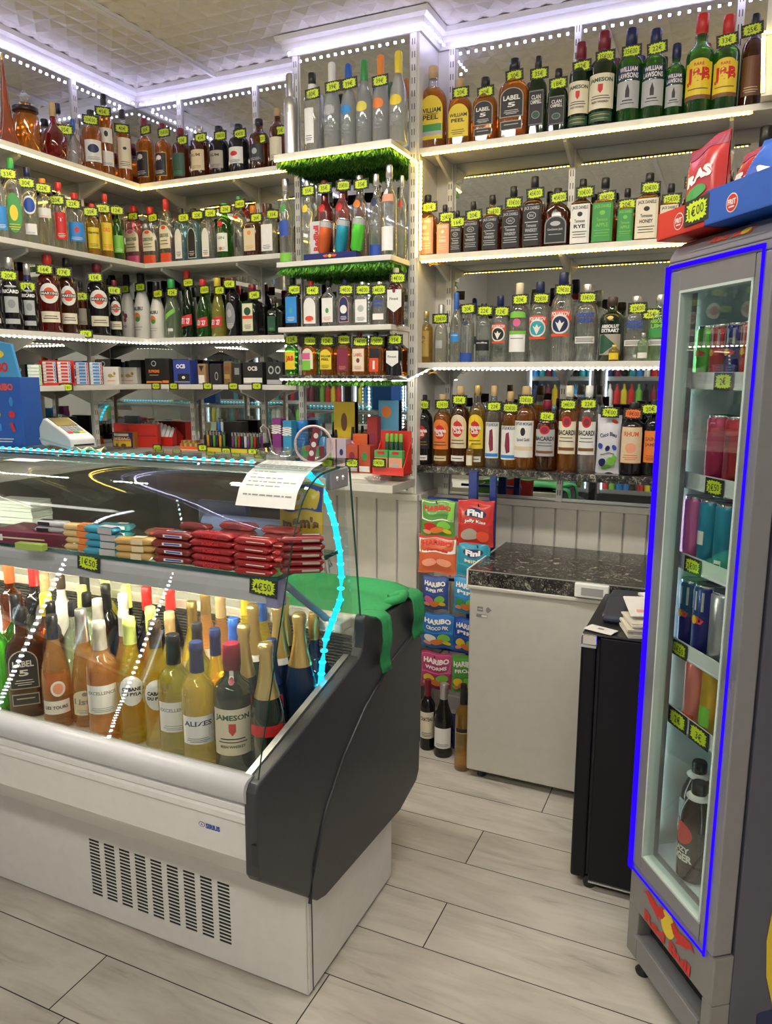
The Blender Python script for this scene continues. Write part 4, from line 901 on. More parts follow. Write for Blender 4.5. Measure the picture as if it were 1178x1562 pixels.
row('c3', 'y', 3.01, ZK['c3'], '{} from left, column third shelf', [
    (447, 25, 424, 'flat', 'dark', 'k', FL('B', None, 't', 'w'), ('14€00', 449, 442), 'black flask with blue label'),
    (475, 25, 429, 'flat', 'clear', 'r', L('w', None, 'R', .08, .64, 1.7, 'a', ac='R', acp=(.2, 1.2, .2)), ('14€', 477, 443), 'clear flask with white arched label'),
    (502, 24, 428, 'flat', 'clear', 'k', FL('w', None, 'g', 'R'), None, 'clear flask with green pictured label'),
    (527, 24, 426, 'flat', 'clear', 'n', L('n', None, 'w', .10, .62, 1.3, 'a', ac='w', acp=(.5, 1.0, .35), bd='e'), ('14€00', 528, 442), 'clear flask with navy label'),
    (553, 24, 430, 'flat', 'clear', 's', L('w', None, 'k', .08, .60, 1.7, ac='s', acp=(.6, .9, .3)), ('14€00', 554, 442), 'clear flask with silver crest'),
    (579, 22, 430, 'flat', 'clear', 's', [[('t', 'ABSOLUT', 0, .55, 1.5, .06, 'b', .05), ('t', 'VODKA', 0, .46, 1.4, .06, 'b', .05), ('r', 0, .20, 1.7, .14, 'w')]], ('14€00', 578, 442), 'clear flask with blue lettering'),
    (604, 27, 409, 'flat', 'brown', 'c', [[('p', [(-.9, .62), (.9, .62), (.9, .32), (0, .22), (-.9, .32)], 'w'), ('t', 'Finest', 0, .46, 1.1, .05, 'k'), ('o', 0, .60, .4, .08, 'm')]], ('14€00', 607, 424), 'brown flask with white shield label'),
], group='flasks on the column third shelf', tilt=0)
row('c4', 'y', 3.01, ZK['c4'], '{} from left, black column shelf', [
    (445, 22, 508, 'flat', 'green', 'G', [[('r', 0, .36, 1.6, .44, 'y'), ('t', 'J&B', 0, .40, 1.3, .16, 'r', .05)]], ('12€', 445, 518), 'green flask with yellow label'),
    (472, 24, 506, 'flat', 'amber', 'k', [[('a', 0, .40, 1.6, .5, 'C'), ('r', -.2, .46, 1.2, .16, 'p'), ('r', -.2, .24, 1.3, .24, 'G')]], ('12€00', 473, 520), 'amber flask with pink and green label'),
    (499, 22, 506, 'flat', 'amber', 't', PEEL, ('12€', 499, 520), 'amber flask with yellow label'),
    (525, 24, 506, 'flat', 'amber', 'k', FL('m', None, None, 'e'), ('14€00', 525, 518), 'amber flask with dark red label'),
    (549, 24, 508, 'flat', 'amber', 'm', FL('C', 'LABEL', 'm', 'r', 'e'), ('14€00', 550, 521), 'amber flask with framed cream label'),
    (574, 24, 506, 'flat', 'amber', 'k', [[('r', 0, .50, 1.5, .24, 'k'), ('r', -.1, .24, 1.3, .32, 'R'), ('t', '1', -.1, .24, .3, .2, 'w', .04)]], ('12€00', 575, 520), 'amber flask with black and red label'),
    (601, 26, 508, 'flat', 'dark', 'm', [[('p', [(-.8, .58), (.8, .58), (.8, .30), (0, .20), (-.8, .30)], 'w'), ('t', 'Finest', 0, .44, 1.1, .05, 'k')]], ('15€', 603, 518), 'dark flask with white shield label'),
], group='flasks on the black column shelf', tilt=0)

# ================================================================== THE DISPLAY COUNTER
XE, XW = -.885, -2.78                       # outer face of the end panel, far end of the case
def counter():
    o = thing('display_counter', 'long white refrigerated display counter with curved glass front and charcoal end panel', 'display counter', (XE, 1.51, 0))
    ox, oy = XE, 1.51
    def P(poly): return [(y-oy, z) for y, z in poly]
    mb = lambda: MB()
    x1, x0 = -.918-ox, XW-ox
    # plinth front with the slots of the air grille cut through it
    b = mb(); xs = []; gx0, gx1 = -1.687-ox, -1.150-ox; nc = 9; pw = (gx1-gx0)/nc
    cols = [(gx0+i*pw+.006, gx0+(i+1)*pw-.013) for i in range(nc)]
    nz = 17; zs = [(.078+i*.0113, .078+i*.0113+.0078) for i in range(nz)]
    xb = sorted([x0, x1]+[v for c in cols for v in c]); zb = sorted([.012, .325]+[v for c in zs for v in c])
    isx = lambda a, c: any(abs(a-p) < 1e-6 for p, q in cols) and any(abs(c-q) < 1e-6 for p, q in cols) and c-a < pw
    isz = lambda a, c: any(abs(a-p) < 1e-6 and abs(c-q) < 1e-6 for p, q in zs)
    for a, c in zip(xb[:-1], xb[1:]):
        hx = any(abs(a-p) < 1e-6 and abs(c-q) < 1e-6 for p, q in cols)
        for d, e in zip(zb[:-1], zb[1:]):
            if hx and isz(d, e):
                for vs in ([(a, 0, d), (c, 0, d), (c, .0015, d), (a, .0015, d)], [(a, 0, e), (c, 0, e), (c, .0015, e), (a, .0015, e)], [(a, 0, d), (a, 0, e), (a, .0015, e), (a, .0015, d)], [(c, 0, d), (c, 0, e), (c, .0015, e), (c, .0015, d)]): b.add(vs, [(0, 1, 2, 3)], 0)
                continue
            b.add([(a, 0, d), (c, 0, d), (c, 0, e), (a, 0, e)], [(0, 1, 2, 3)], 0)
    b.build('front_panel_with_vent_slots', M['white'], o)
    mb().box(gx0-.02, gx1+.02, .0016, .006, .06, .29).build('slot_dark_backing', M['dark'], o)  # dark sheet close behind the slots, colour stands for the shade inside
    mb().box(x0, -.916-ox, .001, .012, .012, .058).build('front_panel_backing', M['white'], o)
    # plinth end panel
    mb().box(-.926-ox, -.914-ox, .004, .545, .012, .34).build('plinth_end_panel', M['white'], o, bevel=.004)
    mb().box(-.9135-ox, -.9125-ox, .020, .023, .012, .33).build('panel_seam', M['slot'], o)
    mb().box(x0, -.93-ox, .40, .545, .012, .33).build('plinth_back', M['white'], o)
    # upper front: tilted lower apron and upright face, two mouldings
    ap = [(1.510, .318), (1.500, .325), (1.285, .545), (1.272, .562), (1.272, .655), (1.290, .655), (1.290, .566), (1.520, .335)]
    mb().prism(P(ap), 'x', x0, XE-.025-ox).build('apron', M['white'], o, recalc=True, bevel=.003)
    mo = [(1.268, .655), (1.262, .662), (1.262, .676), (1.268, .681), (1.262, .687), (1.262, .702), (1.268, .708), (1.268, .716), (1.30, .716), (1.30, .655)]
    mb().prism(P(mo), 'x', x0, XE-.027-ox).build('moulding', M['plastic'], o, recalc=True)
    lip = [(1.256, .716), (1.247, .724), (1.245, .745), (1.250, .762), (1.262, .770), (1.285, .772), (1.30, .76), (1.30, .716)]
    mb().prism(P(lip), 'x', x0, XE-.026-ox, smooth=True).build('bumper_rail', plain('pearl_grey_rail', (.60, .61, .63), .3), o, recalc=True)
    # well lining
    wl = [(1.300, .765), (1.306, .660), (1.330, .650), (1.800, .705), (1.806, .985), (1.822, .985), (1.822, .68), (1.33, .625), (1.295, .64)]
    mb().prism(P(wl), 'x', x0, XE-.03-ox).build('well_lining', plain('cream_case_lining', (.62, .60, .50), .35), o, recalc=True)
    # rear air grille of the well, dark with pale ledge
    b = mb()
    for i in range(14): b.box(x0, XE-.04-ox, 1.796-oy, 1.800-oy, .80+i*.0095, .805+i*.0095)
    b.build('rear_vent_slats', M['slot'], o)
    mb().box(x0, XE-.04-ox, 1.735-oy, 1.800-oy, .955, .985).build('rear_ledge', MATS['cream_case_lining'], o, bevel=.004)
    mb().box(x0, XE-.03-ox, 1.822-oy, 2.215-oy, .905, .945).build('rear_deck', M['white'], o, bevel=.004)
    mb().box(x0, XE-.03-ox, 2.19-oy, 2.205-oy, .30, .905).build('rear_panel', M['white'], o)
    # charcoal end panel
    ep = [(1.256, .758), (1.262, .768), (1.285, .775), (1.492, .812), (1.772, .882), (1.790, .900), (1.803, .985), (1.815, .992), (1.895, .957), (1.905, .950), (2.205, .950), (2.222, .935), (2.236, .700), (2.236, .560), (2.222, .315), (2.200, .285), (2.060, .245), (1.640, .2445), (1.530, .292), (1.500, .305), (1.262, .528), (1.252, .545)]
    ep = [(1.256, .745), (1.266, .762), (1.492, .812), (1.772, .882), (1.790, .900), (1.803, .985), (1.815, .992), (1.895, .957), (1.905, .950), (2.205, .950), (2.222, .935), (2.236, .700), (2.236, .560), (2.222, .315), (2.200, .285), (2.060, .252), (1.56, .285), (1.518, .300), (1.262, .528), (1.252, .545)]
    e = mb().prism(P(ep), 'x', XE-.034-ox, 0).build('end_panel', M['charcoal'], o, recalc=True, bevel=.012, seg=3)
    arc = [(1.475, .325), (1.50, .42), (1.56, .53), (1.66, .63), (1.80, .72), (1.98, .79), (2.226, .845)]
    mb().tube([(.0005, y-oy, z) for y, z in arc], .0055, 8).build('moulded_crease', M['charcoal'], e)
    mb().prism(P([(1.282, .765), (1.492, .815), (1.772, .884), (1.772, .872), (1.492, .803), (1.290, .752)]), 'x', XE-.052-ox, XE-.035-ox).build('end_sill', M['alu'], o, recalc=True)
    mb().box(-.012, .001, 1.249-oy, 1.2525-oy, .575, .625).build('panel_clip', M['black'], o)
    # badge
    els = [('o', -.020, 0, .018, .013, 'b'), ('o', -.020, 0, .015, .0105, 'w'), ('t', 'A', -.020, 0, .006, .006, 'b', .04), ('t', 'SIRIUS', .012, 0, .040, .013, 'b', .05)]
    m2, mats = art(els, flat_wrap(1.272-oy), du=-1.030-ox, dv=.622)
    m2.build('badge', mats, o)
    # curved front glass with thick green edges
    cv = [(1.276, .768), (1.300, .850), (1.345, .985), (1.398, 1.145), (1.440, 1.265), (1.468, 1.325), (1.500, 1.372), (1.540, 1.402), (1.590, 1.418), (1.680, 1.424)]
    def smooth(c, n=4):
        c = [np.array(p) for p in c]; c = [2*c[0]-c[1]]+c+[2*c[-1]-c[-2]]; out = []
        for i in range(1, len(c)-2):
            for k in range(n):
                t = k/n; out.append(.5*((2*c[i])+(-c[i-1]+c[i+1])*t+(2*c[i-1]-5*c[i]+4*c[i+1]-c[i+2])*t*t+(-c[i-1]+3*c[i]-3*c[i+1]+c[i+2])*t**3))
        out.append(c[-2]); return out
    sc = smooth(cv); th = .006
    nrm = []
    for i in range(len(sc)):
        t = sc[min(i+1, len(sc)-1)]-sc[max(i-1, 0)]; t = t/np.linalg.norm(t); nrm.append(np.array([-t[1], t[0]]))
    inn = [p-n_*th for p, n_ in zip(sc, nrm)]
    gx0_, gx1_ = XW+.01-ox, XE-.008-ox
    b = mb(); n = len(sc); vs = []
    for p in sc: vs += [(gx0_, p[0]-oy, p[1]), (gx1_, p[0]-oy, p[1])]
    b.add(vs, [(2*i, 2*i+1, 2*i+3, 2*i+2) for i in range(n-1)], 0, True)
    vs = []
    for p in inn: vs += [(gx0_, p[0]-oy, p[1]), (gx1_, p[0]-oy, p[1])]
    b.add(vs, [(2*i+2, 2*i+3, 2*i+1, 2*i) for i in range(n-1)], 0, True)
    for X in (gx0_, gx1_):
        vs = []
        for p, q in zip(sc, inn): vs += [(X, p[0]-oy, p[1]), (X, q[0]-oy, q[1])]
        b.add(vs, [(2*i, 2*i+1, 2*i+3, 2*i+2) for i in range(n-1)], 1)
    b.build('curved_front_glass', [M['glasspane'], M['glassedge']], o)
    # end pane
    b = mb(); ip = [(p[0]-oy, p[1]) for p in inn]+[(1.752-oy, 1.412), (1.810-oy, .985), (1.79-oy, .905), (1.772-oy, .886), (1.492-oy, .815)]
    X = XE-.018-ox; k = len(ip)
    b.add([(X, y, z) for y, z in ip], [tuple(range(k))], 0)
    b.build('end_glass', [M['glasspane']], o)
    b = mb()
    for q0, q1 in (((1.680, 1.420), (1.752, 1.412)), ((1.752, 1.412), (1.810, .985))): b.tube([(X, q0[0]-oy, q0[1]), (X, q1[0]-oy, q1[1])], .003, 4)
    b.build('end_glass_edge', M['glassedge'], o)
    # top rail and its end cap
    mb().box(gx0_, XE-.03-ox, 1.640-oy, 1.735-oy, 1.396, 1.414).build('top_rail', M['alu'], o, bevel=.004)
    b = mb(); b.box(XE-.03-ox, XE-.012-ox, 1.640-oy, 1.735-oy, 1.365, 1.417); c_ = b.build('rail_end_cap', MATS['grey_lacquered_metal'] if 'grey_lacquered_metal' in MATS else M['grey'], o, bevel=.004)
    for dy in (1.672, 1.703): MB().lathe([(0, .007), (.004, .006), (.006, .002)], 10).build('screw', M['chrome'], c_, loc=(XE-.0125-ox, dy-oy, 1.392), rot=(0, PI/2, 0))
    mb().box(gx0_, XE-.03-ox, 1.55-oy, 1.80-oy, 1.424, 1.430).build('top_glass', [pane('top_glass_sheet', (.80, .86, .85), .8, .10)], o)
    # glass shelf inside with the price rail
    mb().box(gx0_, XE-.03-ox, 1.405-oy, 1.700-oy, 1.190, 1.197).build('inner_glass_shelf', [pane('shelf_glass', (.80, .90, .87), .7, .06)], o)
    mb().box(gx0_, XE-.024-ox, 1.402-oy, 1.4045-oy, 1.189, 1.198).build('shelf_edge', M['glassedge'], o)
    mb().box(XE-.031-ox, XE-.027-ox, 1.405-oy, 1.700-oy, 1.189, 1.198).build('shelf_edge', M['glassedge'], o)
    mb().box(gx0_, XE-.06-ox, 1.408-oy, 1.414-oy, 1.130, 1.188).build('price_rail', plain('pearl_price_rail', (.55, .56, .60), .35), o, bevel=.002)
    mb().box(XE-.062-ox, XE-.03-ox, 1.408-oy, 1.450-oy, 1.120, 1.189).build('rail_bracket', plain('lilac_bracket', (.30, .28, .52), .35), o, bevel=.004)
    q = mb(); q.tube([(XE-.05-ox, 1.46-oy, 1.17), (XE-.10-ox, 1.80-oy, .955)], .010, 8); q.build('shelf_strut', plain('blue_grey_strut', (.22, .28, .36), .35), o)
    for dx in (0, .02): MB().tube([(XE-.03-ox-dx*.5, 1.64-oy+dx, 1.188), (XE-.03-ox, 1.645-oy+dx, 1.165), (XE-.03-ox-dx, 1.65-oy+dx, 1.150)], .006, 8).build('shelf_clip', M['chrome'], o)
    # sliding rear glass
    b = mb()
    b.add([(gx0_, 1.806-oy, .987), (XE-.04-ox, 1.806-oy, .987), (XE-.04-ox, 1.760-oy, 1.40), (gx0_, 1.760-oy, 1.40)], [(0, 1, 2, 3)], 0)
    b.build('rear_sliding_glass', [pane('rear_glass', (.82, .84, .82), .5, .05)], o)
    for X in (x0, ): mb().prism(P(ep), 'x', X-.03, X).build('far_end_panel', M['charcoal'], o, recalc=True)
    return o
counter()
# LED strips of the case
led_strip('cyan LED strip lying along the back edge of counter top', [(XW+.02, 1.585, 1.4325), (XE-.20, 1.585, 1.4325)], 'cyan', .030, .0075, side=(0, -.3, 1))
led_strip('white LED strip under the price rail over the wine bottles', [(XW+.03, 1.430, 1.186), (XE-.09, 1.430, 1.186)], 'case', .025, .008, side=(0, .1, -1))
led_strip('white LED strip low at the back of the wine well', [(XW+.03, 1.790, .735), (XE-.09, 1.790, .735)], 'case', .025, .008, side=(0, -1, .8))  # unseen strip added to make the bottles glow from behind
pt = [onx(*q, XE-.055) for q in ((470, 722), (488, 740), (500, 765), (511, 800), (518, 840), (521, 880), (519, 915), (508, 945), (497, 975), (492, 1010), (489, 1045), (487, 1080))]
o = thing('light_tube', 'glowing cyan LED tube hanging inside the glass end of counter', 'LED tube', tuple(pt[0]))
MB().tube([tuple(p-pt[0]) for p in pt], .0082, 8).build('tube', [emit('cyan_tube_glow', (.01, .50, .72), 2.2)], o)
d = MB()
for a, b in zip(pt[:-1], pt[1:]):
    p = (a+b)/2-pt[0]
    for q in (a-pt[0], p): d.lathe([(-.005, .004), (-.002, .0098), (.002, .0098), (.005, .004)], 8, at=tuple(q))
d.build('diode_dots', LED['cyan'], o)['kind'] = 'stuff'

# notice draped over the curved glass
def notice():
    o = thing('notice_sheet', 'white printed notice taped over the curved glass near counter end', 'paper notice', (-.985, 1.50, 1.36))
    cv = [(1.395, 1.150+.075), (1.440, 1.268), (1.467, 1.330), (1.498, 1.378), (1.538, 1.409), (1.590, 1.426), (1.640, 1.433)]
    cv = [(1.472, 1.342), (1.496, 1.380), (1.537, 1.410), (1.588, 1.4265), (1.645, 1.4335)]
    s_ = [0]
    for a, b in zip(cv[:-1], cv[1:]): s_.append(s_[-1]+math.hypot(b[0]-a[0], b[1]-a[1]))
    Y = lambda s: np.interp(s, s_, [c[0] for c in cv]); Z = lambda s: np.interp(s, s_, [c[1] for c in cv])
    w_ = .165; T = s_[-1]
    def wr(u, v, L):
        s = v*T; return (u-.018*v, Y(s)-1.50-.002-.0004*L, Z(s)-1.36+.002+.0004*L)
    mb = MB(); n = 24; vs = []
    for i in range(n+1):
        v = i/n; vs += [wr(-w_/2, v, 0), wr(w_/2, v, 0)]
    mb.add(vs, [(2*i, 2*i+1, 2*i+3, 2*i+2) for i in range(n)], 0, True); mb.build('sheet', M['paper'], o)
    els = []; rnd = random.Random(3)
    for k in range(13):
        v = .94-k*.066
        if k in (5, 11): continue
        x = -.068
        while x < .064:
            l = rnd.uniform(.006, .022); e = min(x+l, .070)
            els.append(('r', (x+e)/2, v, e-x, .018, 'S')); x = e+.004
            if rnd.random() < .06: break
    mb2, mats = art(els, lambda u, v, L: wr(u, v, 1)); mb2.build('lines_of_print', mats, o)
notice()
# price tags on the rail
for t, x, y, lb in (('1€50', 135, 858, 'lime price tag on the counter price rail below the chocolate bars'), ('4€50', 402, 895, 'lime price tag on the counter price rail below the red packets')):
    p = ony(x, y, 1.403); price_tag(t, tuple(p), 0, -.08, lb, 'price tags on the counter rail', .95)

# ---- wine and spirits in the well of the case
def well(P, R, sh, gl, cap, lb, desc, h=.30, rz=None):
    zb = .6535+.117*(P[1]-1.33); h += .035
    nm = {'champ': 'sparkling_wine_bottle', 'wine': 'wine_bottle', 'burg': 'wine_bottle', 'flute': 'wine_bottle'}.get(sh, 'spirit_bottle')
    return bottle(nm, (P[0], P[1], zb), h, R, sh, gl, cap, lb, desc[0], desc[1], 'bottles in the display counter', rz if rz is not None else math.atan2(-P[0], P[1])*.85)
EXC = L('W', 'EXCELLENCE', 'S', .26, .50, 2.1, th=.10)
CAB = [('o', 0, .44, 1.7, .24, 'W'), ('t', 'CABANE', 0, .455, 1.25, .03, 'k', .05), ('t', 'DU PYLA', 0, .415, 1.25, .028, 'k', .05)]
FR, SR, BR = 'front row of the display counter', 'middle row of the display counter', 'back row of the display counter'
W_ = [
    (31, 925, .047, 'flat', 'brown', 'k', L5, ('square dark bottle with framed black label', FR), .29),
    (81, 936, .038, 'burg', 'rose', 'k', [[('r', 0, .20, 2.0, .12, 'W'), ('t', 'LES TOURS', 0, .20, 1.6, .03, 'k', .03), ('o', .2, .37, 1.0, .14, 'W'), ('o', .2, .37, .7, .10, 'e')]], ('rose bottle with round medallion and black cap', FR), .29),
    (121, 928, .037, 'flute', 'rose', 's', L('C', 'Listel', 'S', .10, .32, 2.0, 'a', ac='S', acp=(.85, .4, .16), th=.22, ty=.55), ('slender rose bottle with grey capsule', FR), .30),
    (155, 947, .041, 'wine', 'rose', 'a', EXC, ('stout rose bottle with plain white label', FR), .30),
    (196, 942, .040, 'burg', 'wine', 'l', CAB, ('yellow wine bottle with oval label and lime capsule', FR), .31),
    (231, 946, .039, 'burg', 'wine', 'd', CAB, ('yellow wine bottle with oval label and brown capsule', FR), .31),
    (268, 968, .042, 'wine', 'wineg', 'k', EXC, ('greenish wine bottle with black capsule and white label', FR), .30),
    (310, 976, .041, 'wine', 'wine', 'n', L('W', 'ALIZES', 'n', .24, .46, 2.0, th=.16), ('yellow wine bottle with navy capsule and white label', FR), .30),
    (353, 977, .047, 'whisky', 'dgreen', 'm', [JAM[0], [('r', 0, .775, .5, .10, 'w'), ('o', 0, .735, .5, .05, 'm')]], ('dark green whiskey bottle with cream label and maroon cap', FR), .30),
    (396, 978, .042, 'champ', 'dgreen', 'f', L('r', None, 'w', .34, .42, 2.2, fine=False), ('dark sparkling bottle with gold foil by the glass edge', FR), .31),
    (3, 918, .040, 'whisky', 'green', 'k', None, ('green bottle with black cap cut by the frame edge', SR), .30),
    (15, 910, .038, 'wine', 'green', 'k', None, ('green bottle with dark white-topped cap', SR), .30),
    (54, 911, .040, 'whisky', 'brown', 'y', None, ('dark bottle with bright yellow cap', SR), .30),
    (84, 922, .036, 'wine', 'brown', 'k', L('o', None, 'k', .2, .4, 2.0), ('brown bottle with plain black capsule', SR), .30),
    (113, 914, .034, 'std', 'clear', 'k', None, ('clear bottle with black cap behind the rose wines', SR), .30),
    (145, 913, .037, 'flute', 'rose', 'a', None, ('slender rose bottle with pale grey capsule', SR), .30),
    (186, 933, .037, 'burg', 'rose', 'a', None, ('rose bottle with tan-topped grey capsule', SR), .30),
    (226, 926, .038, 'burg', 'rose', 'l', None, ('rose bottle with pale green capsule', SR), .30),
    (258, 933, .037, 'burg', 'wine', 't', L('W', None, 'k', .3, .5, 2.0), ('pale wine bottle with bronze capsule', SR), .30),
    (292, 917, .037, 'burg', 'wine', 'f', L('W', None, 'k', .3, .5, 2.0), ('pale wine bottle with gold capsule and white collar', SR), .30),
    (306, 953, .037, 'wine', 'wineg', 'k', None, ('greenish wine bottle with black capsule behind the front row', SR), .30),
    (347, 961, .037, 'burg', 'wine', 'n', None, ('yellow wine bottle with dark blue capsule', SR), .30),
    (365, 942, .037, 'burg', 'wine', 'b', None, ('yellow wine bottle with bright blue capsule', SR), .30),
    (386, 957, .041, 'champ', 'dgreen', 'f', None, ('sparkling bottle with crumpled gold foil', SR), .31),
    (414, 924, .043, 'champ', 'dgreen', 'f', L('w', None, 'k', .55, .62, 1.8, fine=False), ('sparkling bottle with gold foil behind glass edge', SR), .31),
    (441, 941, .046, 'champ', 'navy', 'f', None, ('large sparkling bottle with long gold foil', 'front row by the end panel'), .32),
    (412, 1010, .040, 'champ', 'navy', 'n', [L('r', None, 'w', .40, .52, 2.0, fine=False), L('r', None, 'w', .08, .26, 2.4, fine=False)], ('small blue sparkling bottle with red label', 'at the counter end'), .27),
    (12, 858, .038, 'whisky', 'brown', 'R', None, ('bottle with bright orange cap', BR), .31),
    (50, 862, .038, 'whisky', 'dark', 'r', None, ('dark bottle with bright red cap', BR), .31),
    (76, 875, .036, 'wine', 'clear', 't', L('Y', None, 'k', .8, .9, .8, fine=False), ('clear bottle with tan cap and yellow neck', BR), .31),
    (93, 876, .037, 'std', 'white', 'd', None, ('white bottle with black cap', BR), .31),
    (117, 870, .037, 'goose', 'clear', 'k', None, ('clear bottle with tall black cap', BR), .32),
    (128, 905, .038, 'std', 'clear', 'k', None, ('clear bottle with dark grey cap', BR), .30),
    (145, 895, .037, 'wine', 'mint', 'l', None, ('pale bottle with lime and white capsule', BR), .30),
    (158, 880, .037, 'wine', 'wineg', 'l', None, ('bottle with tall pale green capsule', BR), .31),
    (160, 893, .037, 'wine', 'dark', 'k', None, ('dark bottle with black capsule', BR), .30),
    (175, 894, .037, 'burg', 'dark', 'l', None, ('dark bottle with pale green capsule', BR), .30),
    (192, 898, .037, 'burg', 'dark', 'w', None, ('dark bottle with long white capsule', BR), .30),
    (217, 897, .038, 'burg', 'dark', 'r', None, ('dark bottle with red capsule and white cap', BR), .30),
    (246, 895, .038, 'burg', 'dark', 'r', None, ('dark bottle with red capsule next the gold one', BR), .30),
    (321, 902, .038, 'burg', 'rose', 'f', L('w', None, 'k', .3, .5, 2.0), ('rose bottle with tall gold capsule', BR), .30),
    (350, 900, .038, 'burg', 'rose', 't', None, ('rose bottle with amber capsule', BR), .31),
    (382, 905, .038, 'burg', 'wine', 'y', None, ('wine bottle with yellow capsule', BR), .30),
    (408, 911, .038, 'burg', 'wine', 'b', None, ('wine bottle with blue capsule under the price tag', BR), .30),
    (445, 914, .040, 'champ', 'dgreen', 'f', None, ('sparkling bottle with dark gold foil', BR), .31),
    (471, 917, .044, 'champ', 'navy', 'f', L('w', None, 'k', .55, .62, 1.8, fine=False), ('blue sparkling bottle with pale gold foil', BR), .32),
]
wp = []
for cx, top, R, sh, gl, cap, lb, ds, h in W_:     # where each cap shows in the photograph, standing on the sloping floor of the well
    r = ray(cx, top); t = (.6535-.117*1.33+h+.035-1.65)/(r[2]-.117*r[1]); wp.append([*(EYE+t*r)[:2], R*(1.03 if ds[1] == FR else .94), .25 if ds[1] == FR else 1.0])
k_ = [e[8] for e in W_].index(.27); q_ = onz(424, 1118, .72); wp[k_][:2] = [q_[0], q_[1]]; wp[k_][2] = .033; wp[k_][3] = .1
wp.append([-1.005, 1.735, .058, .6])
for it in range(400):                              # then eased apart until no two bottles touch
    for a in range(len(wp)):
        for b in range(a):
            p, q = wp[a], wp[b]; dx, dy = p[0]-q[0], p[1]-q[1]; d = math.hypot(dx, dy) or 1e-6; ov = p[2]+q[2]+.0012-d
            if ov > 0:
                s_ = ov*.5/(p[3]+q[3])/d
                p[0] += dx*s_*p[3]; p[1] += dy*s_*p[3]; q[0] -= dx*s_*q[3]; q[1] -= dy*s_*q[3]
    for p in wp: p[0] = min(p[0], XE-.058-p[2]); p[1] = min(max(p[1], 1.318+p[2]), 1.779-p[2])
for e, p in zip(W_, wp): well((p[0], p[1]), p[2], *e[3:8], e[8])
bottle('magnum_bottle', (wp[-1][0], wp[-1][1], .6535+.117*(wp[-1][1]-1.33)), .31, .058, 'onion', 'navy', 'f', None, 'round deep blue magnum', 'beside the cyan tube at the counter end', 'bottles in the display counter')

